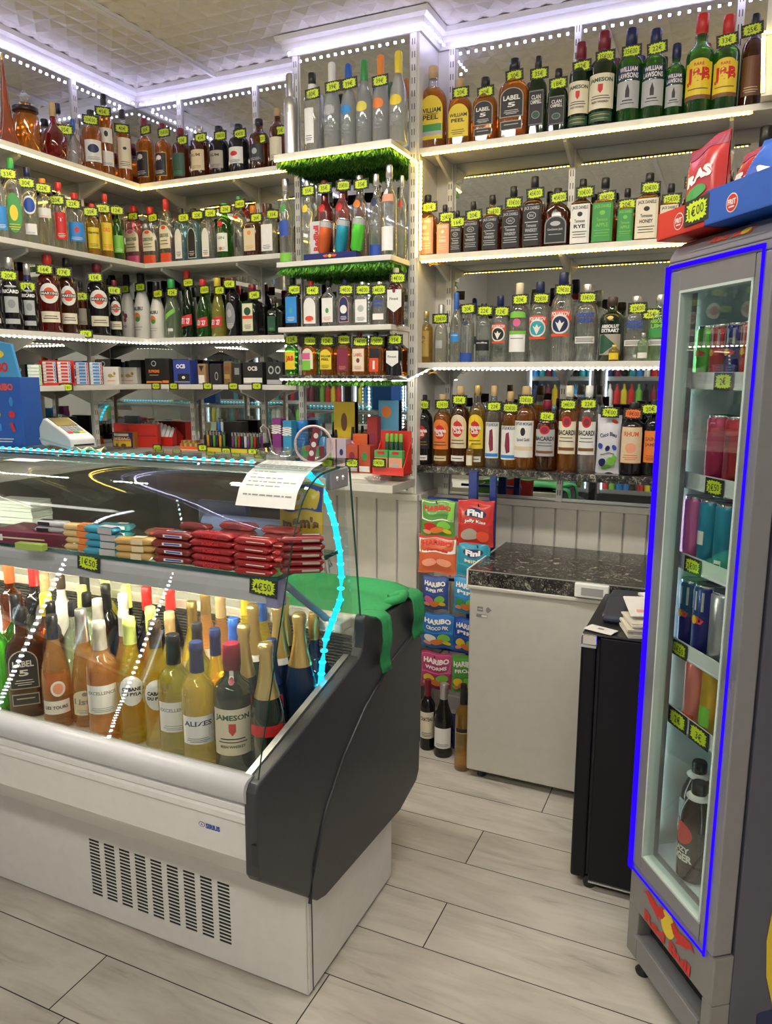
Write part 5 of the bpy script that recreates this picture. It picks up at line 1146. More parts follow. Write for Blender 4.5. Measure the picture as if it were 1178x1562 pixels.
# ================================================================== SLIM DRINKS FRIDGE
AF = math.radians(36)
FL0 = np.array([-.16, 1.985, 0]); FU = np.array([math.sin(AF), -math.cos(AF), 0]); FN = np.array([math.cos(AF), math.sin(AF), 0])
RZF = -math.radians(90)+AF
def fpt(u, w_, z): return tuple(FL0+FU*u+FN*w_+np.array([0, 0, z]))
FSH = [1.632, 1.390, 1.186, .960, .775]
def fridge():
    o = thing('drinks_fridge', 'slim grey glass-door drinks fridge outlined by a glowing blue light', 'fridge', tuple(FL0), RZF)
    W, D = .37, .40
    body = plain('blue_grey_cabinet', (.10, .10, .14), .35, .2)
    white = plain('fridge_inner_liner', (.68, .78, .78), .35)
    MB().box(-.006, .0, .055, D, .10, 1.93).build('cabinet_side', body, o, bevel=.003)
    sd = MB().box(W-.018, W, .055, D, .10, 1.93).build('cabinet_side', body, o, bevel=.003)
    # sun disc and dark field on the visible side
    mb, mats = art([('o', .315, .36, .36, .62, 'y'), ('p', [(.13, .095), (.40, .095), (.40, .20), (.30, .185), (.13, .165)], 'n')], lambda u, v, L: (W+.0006+.0003*L, min(u, D-.002), v))
    mb.build('side_decal', mats, o)
    MB().box(.018, W-.018, D-.02, D, .10, 1.93).build('cabinet_back', body, o)
    MB().box(.018, W-.018, .058, D-.02, 1.88, 1.93).build('cabinet_roof', body, o)
    MB().box(.018, W-.018, .06, D-.02, .10, .36).build('machine_box', M['dark'], o)
    # liner
    MB().box(.0, .006, .058, D-.03, .372, 1.878).build('liner_wall', white, o)
    MB().box(W-.030, W-.019, .058, D-.03, .372, 1.878).build('liner_wall', white, o)
    MB().box(.0, W-.019, D-.032, D-.021, .372, 1.878).build('liner_back', white, o)
    MB().box(.0, W-.019, .058, D-.03, .361, .372).build('liner_floor', white, o)
    MB().box(.0, W-.019, .058, D-.03, 1.868, 1.879).build('liner_roof', white, o)
    for x in (.06, .27):
        b = MB().box(x-.014, x+.014, D-.036, D-.032, .40, 1.86, 0)
        for i in range(56): b.box(x-.006, x+.006, D-.0366, D-.0358, .43+i*.025, .44+i*.025, 1)
        b.build('slotted_rail', [M['plastic'], M['slot']], o)
    # door: broad silver frame round the glass
    fr = M['silver']
    g0, g1, z0, z1 = .053, .312, .378, 1.845
    b = MB(); b.box(.004, g0, 0, .05, .335, 1.892); d = b.build('door_stile', fr, o, bevel=.004)
    MB().box(g1, W-.004, 0, .05, .335, 1.892).build('door_stile', fr, o, bevel=.004)
    MB().box(g0, g1, 0, .05, z1, 1.892).build('door_rail', fr, o)
    MB().box(g0, g1, 0, .05, .335, z0).build('door_rail', fr, o)
    q = MB()
    for a in ((g0, g0+.006, z0, z1), (g1-.006, g1, z0, z1), (g0, g1, z0, z0+.006), (g0, g1, z1-.006, z1)): q.box(a[0], a[1], -.001, .03, a[2], a[3])
    q.build('door_inner_frame', plain('pale_green_gasket', (.55, .66, .62), .3), o)
    MB().box(g0+.004, g1-.004, .012, .016, z0+.004, z1-.004).build('door_glass', pane('fridge_door_glass', (.95, .98, .97), .6, .04), o)
    # vertical lamp inside the hinge side; hidden one opposite added to light the cans
    for xa in (.0072, W-.0362):
        MB().box(xa-.001, xa+.006, .058, .066, .42, 1.84, 0).build('lamp_channel', M['plastic'], o)
        b = MB()
        b.box(xa+.0005, xa+.0045, .0655, .0675, .43, 1.83, 0)
        b.build('lamp_diffuser', LED['fridge'], o)
    # blue light line around the door; left side widened, its glow built into the strip
    b = MB(); lw = .0055
    b.box(-.006, .013, -.004, .0, .312, 1.905).build('blue_light_line', LED['blue'], o)
    MB().box(W-.036, W-.036+lw, -.004, 0, .315, 1.905).build('blue_light_line', LED['blue'], o)
    MB().box(.012, W-.03, -.004, 0, 1.897, 1.906).build('blue_light_line', LED['blue'], o)
    MB().box(.012, W-.03, -.004, 0, .318, .322).build('blue_light_line', LED['blue'], o)
    MB().box(-.010, .004, .03, .05, .34, 1.90).build('blue_light_line', LED['blue'], o)
    MB().box(0, W, .0, .056, 1.892, 1.912).build('door_head', fr, o, bevel=.003)
    # base panel with toe opening and the mark
    MB().box(0, W, .004, .055, .205, .333).build('base_panel', plain('grey_base_panel', (.26, .255, .25), .42, .3), o, bevel=.004)
    MB().box(0, .05, .004, .055, .06, .205).build('base_stile', MATS['grey_base_panel'], o, bevel=.003)
    MB().box(W-.035, W, .004, .055, .06, .205).build('base_stile', MATS['grey_base_panel'], o, bevel=.003)
    MB().box(.05, W-.035, .004, .055, .06, .135).build('kick_plate', fr, o, bevel=.004)
    MB().box(.05, W-.035, .045, .055, .135, .205).build('toe_recess', M['dark'], o)
    MB().box(.045, W-.035, -.002, .012, .128, .137).build('recess_lip', M['silver'], o, bevel=.002)
    for x, y in ((.035, .04), (W-.03, .04), (.035, D-.05), (W-.03, D-.05)): MB().lathe([(0, .020), (.008, .022), (.012, .012), (.062, .012)], 14).build('foot', M['black'], o, loc=(x, y, 0))
    MB().box(.01, W-.01, .05, D-.01, .055, .105).build('underframe', body, o)
    bull = [(-.135, .010), (-.115, .024), (-.085, .022), (-.055, .016), (-.032, .028), (-.016, .012), (-.030, -.006), (-.050, -.010), (-.044, -.024), (-.072, -.010), (-.095, -.004), (-.115, .010)]
    els = [('o', 0, .0, .062, .072, 'y'), ('p', [(x*.85, y) for x, y in bull], 'r'), ('p', [(-x*.85, y) for x, y in bull[::-1]], 'r'), ('t', 'Red', -.056, -.049, .098, .032, 'r', .05), ('t', 'Bull', .058, -.049, .090, .032, 'r', .05)]
    mb, mats = art(els, flat_wrap(.0035), du=.185, dv=.277); mb.build('bull_emblem', mats, o)
    # curved crown
    cr = [(.0, 1.912), (.002, 1.925), (.014, 1.945), (.036, 1.960), (.08, 1.968), (.11, 1.968), (.11, 1.912)]
    c = MB().prism(cr, 'x', 0, W, smooth=False).build('crown', plain('crown_shell', (.26, .26, .30), .3, .4), o, recalc=True, bevel=.003)
    mb, mats = art([('r', .20, .5, .26, .9, 'S'), ('t', 'Red Bull', .21, .5, .14, .42, 'R', .04), ('o', .26, .5, .03, .4, 'y')], lambda u, v, L: (u, .002+.034*v**1.6-.0008-.0003*L, 1.924+.036*v+.0006*L))
    mb.build('crown_print', mats, c)
    MB().box(0, W, .11, D, 1.93, 1.966).build('top_cover', body, o)
    # shelves with clear fronts
    for z in FSH:
        s_ = MB().box(.009, W-.032, .070, .345, z-.006, z).build('wire_shelf', M['acrylic'], o)
        b = MB().box(.010, W-.032, .062, .065, z-.012, z+.026); b.box(.010, W-.032, .060, .074, z-.014, z-.010)
        b.build('front_strip', plain('clear_white_strip', (.70, .76, .76), .25), s_)
    return o
fridge()
# a lamp's own light inside the cabinet comes from its lamp dots; cans on the shelves
def can(name, u, w_, z, r, h, body, label, top='s', extra=None, group='cans in the slim fridge'):
    o = thing(name, label, 'can', fpt(u, w_, z), RZF, group)
    MB().lathe([(0, r*.78), (.004, r*.80), (.010, r), (h-.012, r), (h-.006, r*.90)], 20).build('can_body', body, o)
    MB().lathe([(h-.006, r*.90), (h-.001, r*.93), (h, r*.90), (h-.002, r*.86), (h-.003, r*.2)], 20).build('can_lid', M['chrome'], o)
    if extra:
        mb, mats = art(extra, lambda x, y, L: ((r+.0004+.0002*L)*math.sin(x/r), -(r+.0004+.0002*L)*math.cos(x/r), y), r, h); mb.build('can_print', mats, o)
CM = lambda n, c, m=.35: plain('can_'+n, c, .28, m)
GRN, RED, NAV, CRI, PNK, BLU, SAL, YEL, SIL = CM('green', (.10, .62, .05)), CM('red', (.45, .03, .04)), CM('navy', (.015, .02, .20)), CM('crimson', (.45, .02, .10)), CM('pink', (.80, .20, .50)), CM('blue', (.02, .30, .45)), CM('salmon', (.80, .25, .20)), CM('yellow', (.70, .45, .04)), CM('silver', (.50, .52, .56), .7)
def rbx(c, c2): return [('r', 0, .78, 6.2, .26, 's'), ('p', [(-1.5, .05), (0, .05), (0, .45), (-1.5, .60)], c2), ('p', [(0, .60), (1.5, .45), (1.5, .05), (0, .05)], c2), ('o', 0, .52, .5, .12, 'y'), ('p', [(-.8, .53), (-.2, .58), (-.1, .48), (-.6, .47)], 'r'), ('p', [(.8, .53), (.2, .58), (.1, .48), (.6, .47)], 'r')]
F1, F2, F3, F4, F5 = FSH
spec = [
    (GRN, .037, .095, F1, .0265, .135, 'green can at the lamp side of the top fridge shelf', rbx('s', 'G')), (GRN, .037, .155, F1, .0265, .135, 'green can behind another at the top fridge shelf', None),
    (RED, .092, .095, F1, .0265, .135, 'silver-topped red can on the top fridge shelf', rbx('s', 'r')), (NAV, .147, .095, F1, .0265, .135, 'silver-topped navy can on the top fridge shelf', rbx('s', 'n')),
    (RED, .202, .095, F1, .0265, .135, 'red can half hidden by the door frame, top fridge shelf', rbx('s', 'r')), (NAV, .147, .155, F1, .0265, .135, 'navy can in the second row of the top fridge shelf', None),
    (CRI, .108, .100, F2, .033, .168, 'purple-red tall can on the second fridge shelf', [('p', [(-.9, .1), (-.5, .1), (.5, .9), (.1, .9)], 's')]), (RED, .176, .100, F2, .033, .168, 'dark red tall can on the second fridge shelf', [('r', 0, .5, .5, .5, 'm')]), (CRI, .244, .100, F2, .033, .168, 'purple-red tall can by the door frame on second fridge shelf', None),
    (PNK, .039, .095, F3, .029, .168, 'pink slim can at the lamp side of third fridge shelf', None), (PNK, .045, .160, F3, .029, .168, 'pink slim can set behind on the third fridge shelf', None), (BLU, .100, .098, F3, .030, .168, 'teal blue tall can on the third fridge shelf', [('r', 0, .45, .8, .2, 'w')]), (BLU, .163, .098, F3, .030, .168, 'teal blue tall can with barcode on the third fridge shelf', [('r', .3, .15, .6, .12, 'w'), ('r', .3, .15, .5, .02, 'k')]), (BLU, .226, .098, F3, .030, .168, 'teal blue can by the door frame on third fridge shelf', None),
    (NAV, .041, .100, F4, .030, .180, 'blue and silver can at the lamp side of fourth fridge shelf', rbx('s', 'b')), (NAV, .106, .100, F4, .033, .185, 'blue and silver can in the middle of fourth fridge shelf', rbx('s', 'b')), (SIL, .174, .100, F4, .033, .185, 'plain silver side of a can on the fourth fridge shelf', None), (NAV, .242, .100, F4, .033, .185, 'dark blue can by the door frame on the fourth fridge shelf', None),
    (SAL, .094, .100, F5, .033, .172, 'salmon red can on the lowest fridge shelf', [('r', 0, .12, 1.6, .10, 'R')]), (YEL, .160, .100, F5, .031, .172, 'yellow and green can on the lowest fridge shelf', [('r', 0, .3, 1.4, .3, 'G')]), (BLU, .224, .100, F5, .031, .172, 'blue can with orange band on the lowest fridge shelf', [('r', 0, .5, 2, .5, 'o')]),
]
for m_, u, w_, z, r, h, lb, ex in spec: can('drink_can', u, w_, z+.0005, r, h, m_, lb, 's', ex)
for i, (u, w_, ds) in enumerate(((.051, .155, 'black soda bottle with white collar standing at the back of fridge floor'), (.145, .092, 'black soda bottle with red label standing in front on fridge floor'))):
    o = thing('soda_bottle', ds, 'bottle', fpt(u, w_, .3725), RZF, 'soda bottles on the fridge floor')
    R, h = .043, .265
    MB().lathe([(z*h, r*R) for z, r in SH['pet'][0]], 22).build('bottle_body', plain('cola_plastic', (.03, .02, .02), .12), o)
    MB().lathe([(.885*h, .44*R), (.90*h, .46*R), (.985*h, .45*R), (h, .40*R)], 16).build('cap', M['black'], o)
    MB().lathe([(.84*h, .68*R), (.85*h, .72*R), (.885*h, .45*R)], 18).build('collar', M['white'], o)
    els = [('r', 0, .38, 6.2, .34, 'S' if i == 0 else 'k'), ('o', 0, .50, 1.5, .22, 'r' if i else 'S'), ('t', 'CRAZY', -.1, .34, 1.5, .06, 'w', .05), ('t', 'TIGER', .1, .26, 1.5, .08, 'w', .05)]
    mb, mats = art(els, lambda x, y, L: ((R+.0005+.0002*L)*math.sin(x/R), -(R+.0005+.0002*L)*math.cos(x/R), y), R, h); mb.build('label_print', mats, o)
for t, u, z, lb in (('2€', .158, F1+.005, 'top'), ('2€50', .155, F2+.004, 'second'), ('2€00', .095, F3+.004, 'third'), ('2€50', .065, F4+.004, 'fourth')):
    price_tag(t, fpt(u, .0588, z), RZF, 0, f'lime price tag on the front of the {lb} fridge shelf', 'price tags in the fridge', .85)
for t, u, lb in (('2€', .080, 'lime price tag nearest the lamp, lowest fridge shelf'), ('3€', .170, 'lime price tag farther from the lamp, lowest fridge shelf')): price_tag(t, fpt(u, .0588, F5+.004), RZF, 0, lb, 'price tags in the fridge', 1.0)
# snack cartons and crisp packets on top of the fridge
def bag_wrap(w_, h, t, rnd, tilt=0):
    ph = [rnd.random()*6 for _ in range(4)]
    def th(x, y):   # x, y in -1..1
        yy = min(1, abs(y)/.86)
        return t*max(0, (1-abs(x)**2.6))**.55*max(0, 1-yy**2.4)**.6*(1+.10*math.sin(5*x+ph[0])*math.sin(4*y+ph[1]))+.0012
    return lambda u, v, L, s=-1: (u*(1-.04*(1-abs(2*v/h-1)**2)), s*(th(2*u/w_, 2*v/h-1)+.0005*L), v+.004*math.sin(9*u/w_+ph[2]))
def packet(name, label, cat, loc, w_, h, t, mat, els, rz=0, rx=0, ry=0, group=None, header=None, seed=1):
    rnd = random.Random(seed); wr = bag_wrap(w_, h, t, rnd); o = thing(name, label, cat, loc, rz, group, rx, ry); nx, ny = 14, 18; mb = MB(); vs = []
    for s in (-1, 1):
        vs = [wr((i/nx-.5)*w_, j/ny*h, 0, s) for j in range(ny+1) for i in range(nx+1)]
        fs = []
        for j in range(ny):
            for i in range(nx):
                a = j*(nx+1)+i; f = (a, a+1, a+nx+2, a+nx+1); fs.append(f if s < 0 else f[::-1])
        mb.add(vs, fs, 0, True)
    mb.build('packet', mat, o)
    if els:
        # subdivide big shapes by drawing them through the strip shapes of art()
        m2, mats = art(els, lambda u, v, L: wr(u, v, L+1), w_, h); m2.build('packet_print', mats, o)
    if header: MB().box(-w_*.48, w_*.48, -.002, .002, h*.93, h).build('crimp', header, o)
    return o
foil_red = plain('glossy_red_packet', (.38, .03, .03), .22); foil_blue = plain('glossy_blue_packet', (.03, .10, .40), .22)
def carton_open(name, label, u0, u1, w0, w1, z, h, mat, els=None):
    o = thing(name, label, 'carton', fpt((u0+u1)/2, w0, z), RZF, 'snack cartons on the fridge'); a, b = u0-(u0+u1)/2, u1-(u0+u1)/2; D = w1-w0
    MB().box(a, b, 0, D, 0, .003).build('carton_floor', mat, o)
    MB().box(a, b, 0, .003, 0, h).build('front_panel', mat, o); MB().box(a, b, D-.003, D, 0, h*2.1).build('back_panel', mat, o)
    for x in (a, b-.003): MB().prism([(0, 0), (D, 0), (D, h*2.1), (D*.4, h*1.25), (0, h)], 'x', x, x+.003).build('side_panel', mat, o, recalc=True)
    if els: printed(els, 0, o, name='carton_print')
    return o
FRT = lambda x, bg: [('o', x, .030, .038, .038, 'w'), ('o', x, .030, .034, .034, bg), ('t', 'FRIT', x, .032, .026, .011, 'w', .05), ('r', x, .022, .018, .003, 'w')]
carton_open('snack_carton', 'red open snack carton on the corner of the slim fridge', -.035, .155, -.015, .22, 1.9685, .062, M['redcard'], FRT(-.005, 'r'))
carton_open('snack_carton', 'blue open snack carton beside the red one on fridge', .158, .44, -.018, .22, 1.9685, .072, M['bluecard'], FRT(-.05, 'r'))
price_tag('1€00', fpt(.125, -.0175, 2.008), RZF, .02, 'large lime price tag on the red snack carton', 'price tags on cartons', 1.15)
RBG = [('r', 0, .92, .98, .12, 'm'), ('t', 'RAS', .02, .60, .62, .13, 'w', .06), ('o', -.05, .42, .55, .14, 'g'), ('o', -.05, .28, .60, .12, 'y'), ('o', -.05, .25, .60, .07, 'u')]
for i, (u, w_, z, tilt, ry, lb) in enumerate(((.045, .055, 1.975, -.10, -.12, 'red crisp packet standing up in the red carton'), (.075, .12, 1.974, -.30, .05, 'red crisp packet leaning behind the first one'), (.135, .09, 1.974, -.45, .35, 'red crisp packet slumped between the two cartons'))):
    packet('crisp_packet', lb, 'crisp packet', fpt(u, w_, z), .15, (.215, .20, .17)[i], .026, foil_red, RBG, RZF, tilt, ry, 'crisp packets on the fridge', seed=i+2)
for i, (u, w_, ry, lb) in enumerate(((.205, .055, .30, 'blue crisp packet leaning over the blue carton edge'), (.265, .11, .10, 'blue crisp packet behind in the blue carton'), (.345, .06, -.1, 'blue crisp packet at the far end of blue carton'))):
    packet('crisp_packet', lb, 'crisp packet', fpt(u, w_, 1.974), .14, .16, .026, foil_blue, [('o', 0, .5, .7, .3, 'b'), ('o', .05, .62, .4, .10, 'w')], RZF, -.25, ry, 'crisp packets on the fridge', seed=i+12)

# ================================================================== CHEST FREEZER, BLACK FRIDGE
o = thing('chest_freezer', 'white chest freezer topped with black marbled worktop', 'chest freezer', (-.90, 2.77, 0))
fw = plain('off_white_freezer_enamel', (.60, .58, .52), .32)
MB().box(.004, 1.04, .004, .54, .035, .822).build('body', fw, o, bevel=.008)
MB().box(-.004, 1.05, -.006, .552, .814, .832).build('body_rim', fw, o, bevel=.006, seg=3)
MB().box(0, 1.05, -.004, .55, .832, .893).build('lid', M['marble'], o, bevel=.003)
MB().box(-.006, .0005, -.006, .552, .83, .896).build('lid_edge_trim', M['plastic'], o, bevel=.001)
MB().box(.002, 1.04, -.0055, .002, .892, .8945).build('lid_edge_trim', M['alu'], o)
h_ = MB().box(.42, .545, -.022, -.004, .838, .893).build('lid_handle', M['plastic'], o, bevel=.005)
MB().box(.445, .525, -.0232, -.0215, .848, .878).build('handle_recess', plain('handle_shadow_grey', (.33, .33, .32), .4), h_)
printed([('r', .05, .735, .024, .020, 'S'), ('r', .05, .735, .018, .003, 'w'), ('p', [(.075, .740), (.083, .748), (.098, .735), (.083, .722), (.075, .728)], 'S'), ('r', .058, .708, .045, .014, 'S'), ('r', .068, .708, .022, .009, 'w')], .004, o, name='rating_print')
for x, y in ((.06, .05), (.98, .05), (.06, .50), (.98, .50)): MB().lathe([(0, .02), (.036, .02)], 12).build('foot', M['black'], o, loc=(x, y, 0))
o = thing('black_fridge', 'black under-counter fridge with papers piled on its top', 'fridge', (-.369, 2.265, 0))
MB().box(.058, .46, .0, .46, .035, .862).build('body', M['blackgloss'], o, bevel=.004)
MB().box(0, .050, .002, .458, .035, .862).build('door', M['blackgloss'], o, bevel=.010, seg=3)
MB().box(.048, .060, .01, .45, .05, .85).build('door_gasket', M['dark'], o)
MB().box(.004, .46, .0, .46, .864, .872).build('top_plate', M['black'], o, bevel=.003)
MB().box(.004, .050, -.003, .03, .835, .868).build('hinge', M['chrome'], o, bevel=.003)
MB().box(.0, .048, -.004, .01, .826, .834).build('hinge_plate', M['alu'], o, bevel=.001)
MB().box(.06, .20, .0, .012, .028, .034).build('bottom_trim', M['alu'], o)
for x, y in ((.06, .03), (.42, .03), (.06, .43), (.42, .43)): MB().lathe([(0, .018), (.012, .020), (.036, .012)], 12).build('foot', M['black'], o, loc=(x, y, 0))
# clutter on the black fridge
def sheetstack(name, label, cat, loc, w_, d, n, th, mat, rz=0, spread=.008, seed=1, els=None, rx=0, ry=0, group=None):
    rnd = random.Random(seed); o = thing(name, label, cat, loc, rz, group, rx, ry)
    for i in range(n):
        a = rnd.uniform(-spread, spread); b = rnd.uniform(-spread, spread); r = rnd.uniform(-.06, .06)
        MB().box(-w_/2, w_/2, -d/2, d/2, 0, th*.92).build('sheet', mat, o, loc=(a, b, i*th), rot=(0, 0, r))
    if els:
        mb, mats = art(els, lambda u, v, L: (u, v, n*th+.0004+.0003*L)); mb.build('sheet_print', mats, o)
    return o
T = .873
o = thing('dark_case', 'black zipped case lying on the black fridge', 'case', (-.24, 2.50, T)); MB().prism([(-.12, 0), (.12, 0), (.12, .05), (-.02, .062), (-.12, .02)], 'x', -.085, .10).build('case_body', plain('navy_black_nylon', (.02, .025, .05), .4), o, recalc=True, bevel=.012, seg=3)
MB().box(-.086, -.080, -.11, .11, .018, .024).build('zip', M['grey'], o)
sheetstack('napkin_stack', 'fanned stack of cream napkins on the black fridge', 'napkins', (-.185, 2.345, T+.001), .13, .12, 8, .0055, plain('cream_napkin', (.72, .68, .56), .8), .35, .01, 4)
sheetstack('leaflet', 'white leaflet with red and blue print atop the napkins', 'leaflet', (-.155, 2.40, T+.065), .20, .15, 2, .002, M['paper'], .25, .004, 5, [('r', -.02, -.04, .11, .02, 'e'), ('t', 'INFO', .03, .02, .09, .03, 'B', .03), ('r', .02, -.01, .12, .008, 'v')], rx=.12)
sheetstack('napkin_stack', 'small white paper stack hanging over black fridge side', 'napkins', (-.135, 2.285, T-.02), .07, .05, 6, .006, M['paper'], .2, .008, 6, rx=1.0)
sheetstack('paper_ribbon', 'curled white till receipt at the black fridge corner', 'receipt', (-.315, 2.30, T+.001), .09, .05, 2, .002, M['paper'], -.3, .004, 8, [('r', 0, 0, .02, .012, 'S')])
sheetstack('paper_pile', 'crumpled white papers at the back of the black fridge', 'papers', (-.13, 2.52, T+.001), .15, .14, 7, .009, M['paper'], .5, .018, 9)

# ================================================================== CANDY RACK, FLOOR BOTTLES
def rack():
    o = thing('candy_rack', 'blue floor rack with wire hooks hung with sweet bags', 'display rack', (-1.005, 3.14, 0))
    MB().box(-.020, .020, -.012, .012, .02, 1.238).build('post', M['bluemetal'], o, bevel=.003)
    MB().box(.066, .096, .02, .04, .02, 1.22).build('rear_post', M['bluemetal'], o, bevel=.003)
    MB().box(-.24, .09, -.16, .14, 0, .02).build('base_plate', M['bluemetal'], o, bevel=.006)
    MB().box(-.24, .09, -.165, -.155, .0, .10).build('base_front', M['bluemetal'], o, bevel=.003)
    for z in (1.105, .925, .735, .555, .40): 
        MB().box(-.215, .095, -.006, .006, z-.006, z+.006).build('cross_bar', M['bluemetal'], o)
        for x in (-.125, .065): MB().tube([(x, 0, z), (x, -.125, z), (x, -.135, z+.012)], .0028, 6).build('hook', M['black'], o)
rack()
HB = lambda bg, nm, s, c2: [('r', 0, .70, .96, .50, bg), ('t', nm, 0, .78, .82, .14, 'r' if bg in 'wyWc' else 'w', .05), ('t', s, 0, .60, .70, .10, 'W' if bg not in 'wWyc' else 'g', .04), ('o', -.22, .30, .38, .22, c2), ('o', .20, .32, .40, .22, 'G'), ('o', 0, .20, .42, .18, 'o'), ('o', .30, .17, .25, .12, 'y'), ('o', -.30, .15, .25, .12, 'e')]
def sweet(px, py, w_, h, mat, els, lb, i, y=3.02, rz=.06):
    p = ony(px, py, y)
    packet('sweet_bag', lb, 'sweet bag', (p[0], p[1], p[2]), w_, h, .017, mat, els, rz, -.03, 0, 'sweet bags on the rack', seed=i+30)
pk = lambda n, c: plain('sweet_packet_'+n, c, .22)
sweet(668, 819, .155, .165, pk('green', (.12, .32, .06)), HB('w', 'HARIBO', 'tropiFrutti', 'r')+[('r', .40, .72, .16, .45, 'G')], 'green and white sweet bag at the top of rack', 0)
sweet(725, 833, .160, .20, pk('red', (.50, .04, .03)), [('r', 0, .72, .96, .48, 'r'), ('o', 0, .72, .62, .20, 'n'), ('t', 'Fini', 0, .72, .45, .14, 'W', .05), ('t', 'Jelly Kiss', 0, .54, .60, .08, 'W', .03), ('o', -.15, .25, .5, .25, 'a'), ('o', .22, .24, .36, .24, 'R')], 'red sweet bag with dark oval at the top of rack', 1)
sweet(667, 874, .175, .175, pk('orange', (.65, .14, .06)), [('r', 0, .72, .98, .36, 'w'), ('t', 'HARIBO', 0, .78, .80, .13, 'r', .05), ('t', 'Tagada', 0, .60, .60, .11, 'r', .04), ('o', -.2, .28, .4, .2, 'e'), ('o', .2, .30, .4, .2, 'e'), ('r', 0, .94, .98, .07, 'r')], 'white and strawberry-red sweet bag below the green one', 2)
sweet(722, 880, .150, .165, pk('teal', (.03, .28, .42)), [('r', 0, .6, .96, .6, 't'), ('o', 0, .66, .62, .22, 'n'), ('t', 'Fini', 0, .66, .46, .15, 'W', .05), ('t', 'MINI', 0, .45, .5, .08, 'c', .03), ('r', 0, .94, .9, .06, 'r')], 'teal sweet bag with dark oval below the red one', 3)
sweet(664, 929, .120, .15, pk('navy', (.05, .09, .28)), HB('b', 'HARIBO', 'SUPER PIK', 'p'), 'navy sweet bag third down the rack', 4)
sweet(712, 935, .120, .16, pk('sky', (.04, .28, .55)), HB('B', 'HARIBO', 'PIK', 'g'), 'sky blue sweet bag third down beside the freezer', 5)
sweet(668, 988, .155, .16, pk('blue', (.03, .16, .48)), HB('B', 'HARIBO', 'CROCO PIK', 'w'), 'bright blue sweet bag fourth down the rack', 6)
sweet(712, 996, .120, .16, pk('royal', (.02, .08, .42)), HB('b', 'HARIBO', 'PIK', 'y'), 'royal blue sweet bag fourth down beside the freezer', 7)
sweet(666, 1050, .150, .17, pk('magenta', (.45, .06, .16)), HB('p', 'HARIBO', 'WORMS', 'y'), 'magenta and yellow sweet bag at the bottom of rack', 8)
sweet(708, 1056, .120, .17, pk('leaf', (.10, .34, .05)), HB('g', 'HARIBO', 'FROG', 'y'), 'leaf green sweet bag at the bottom beside the freezer', 9)
for px, top, base, wd, sh, gl, cap, lb, ds in ((652, 1030, 1140, 23, 'wine', 'dark', 'm', L('C', 'CHATEAU', 'k', .18, .56, 2.1, bd=None), 'black wine bottle with cream label on floor'),
                                               (676, 1036, 1150, 29, 'burg', 'dark', 's', L('W', None, 'k', .14, .42, 2.0), 'black wine bottle with grey capsule on floor'),
                                               (705, 1036, 1172, 24, 'wine', 'gold', 'k', [[('r', 0, .48, 1.6, .06, 'k'), ('r', 0, .46, 2.2, .015, 'f')]], 'golden bottle with black cap on floor')):
    P = onz(px, base, 0); d = proj((P[0], P[1], .15))[2]; h = (base-top)/F*d*1.01
    bottle('wine_bottle', (P[0], P[1], 0), h, .5*wd/F*d, sh, gl, cap, lb, ds, 'by the freezer', 'bottles standing on the floor', .2)

# ================================================================== GOODS ON THE SMALL SHELVES AND COUNTERS
def carton(name, label, cat, P, w_, d, h, rz, mat, els=None, group=None, rx=0, side=None, lid=None, bevel=.0015):
    o = thing(name, label, cat, tuple(P), rz, group, rx)
    MB().box(-w_/2, w_/2, 0, d, 0, h).build('box_body', mat, o, bevel=bevel)
    if els: printed(els, 0, o, w_, h, name='box_print')
    if lid: MB().box(-w_/2-.0008, w_/2+.0008, -.0008, d+.0008, h*.93, h+.0006).build('box_lid', lid, o)
    return o
CB = lambda n, c, r=.4: plain('carton_'+n, c, r)
ZB = ZS['s4']+.0005
def on_side(px): return onx(px, 583, -2.825)
def on_bay(px, Y=3.165): return ony(px, 583, Y)
# gum and mint displays on the side wall
q = on_side(88)
o = thing('gum_display', 'open red display box of gum packs on the lowest side shelf', 'display box', (q[0], q[1], ZB), A)
for nm, a in (('tray_back', (-.075, .075, .055, .058, 0, .115)), ('tray_side', (-.075, -.072, -.01, .055, 0, .105)), ('tray_side', (.072, .075, -.01, .055, 0, .105)), ('tray_front', (-.075, .075, -.013, -.010, 0, .012)), ('tray_floor', (-.075, .075, -.013, .055, 0, .002))):
    MB().box(*a).build(nm, M['redcard'], o)
def packs(px, cols, rows, mats, lbl, dx=.062, w_=.055, h=.014, z0=.003):
    q = on_side(px); first = None
    for c in range(cols):
        for r in range(rows):
            u = (c-(cols-1)/2)*dx; x, y = q[0]+u*math.cos(A), q[1]+u*math.sin(A)
            lb = f'{lbl}, {ORD[r+1]} up' + (f' in {ORD[c+1]} column' if cols > 1 else '')
            if first is None:
                first = thing('gum_pack', lb, 'gum pack', (x, y, ZB+z0+r*(h+.001)), A, 'gum packs on the side shelf')
                MB().box(-w_/2, w_/2, 0, .03, 0, h).build('wrapper', mats[0], first, bevel=.002)
                MB().box(-w_*.25, w_*.28, -.0006, .0, h*.2, h*.8).build('wrapper_print', mats[1], first)
                MB().box(w_*.36, w_*.45, -.0006, .0, h*.1, h*.9).build('wrapper_print', mats[2], first)
            else: copy_thing(first, (x, y, ZB+z0+r*(h+.001)), A, lb)
packs(88, 2, 7, (CB('gum_white', (.72, .70, .68)), INK['r'], INK['B']), 'red-printed gum pack in the red display box')
packs(137, 2, 7, (CB('gum_silver', (.66, .68, .72)), INK['B'], INK['r']), 'blue-printed white gum pack beside the display box')
packs(54, 1, 6, (CB('gum_pale', (.62, .74, .66)), INK['w'], INK['G']), 'pale green gum pack before the red display')
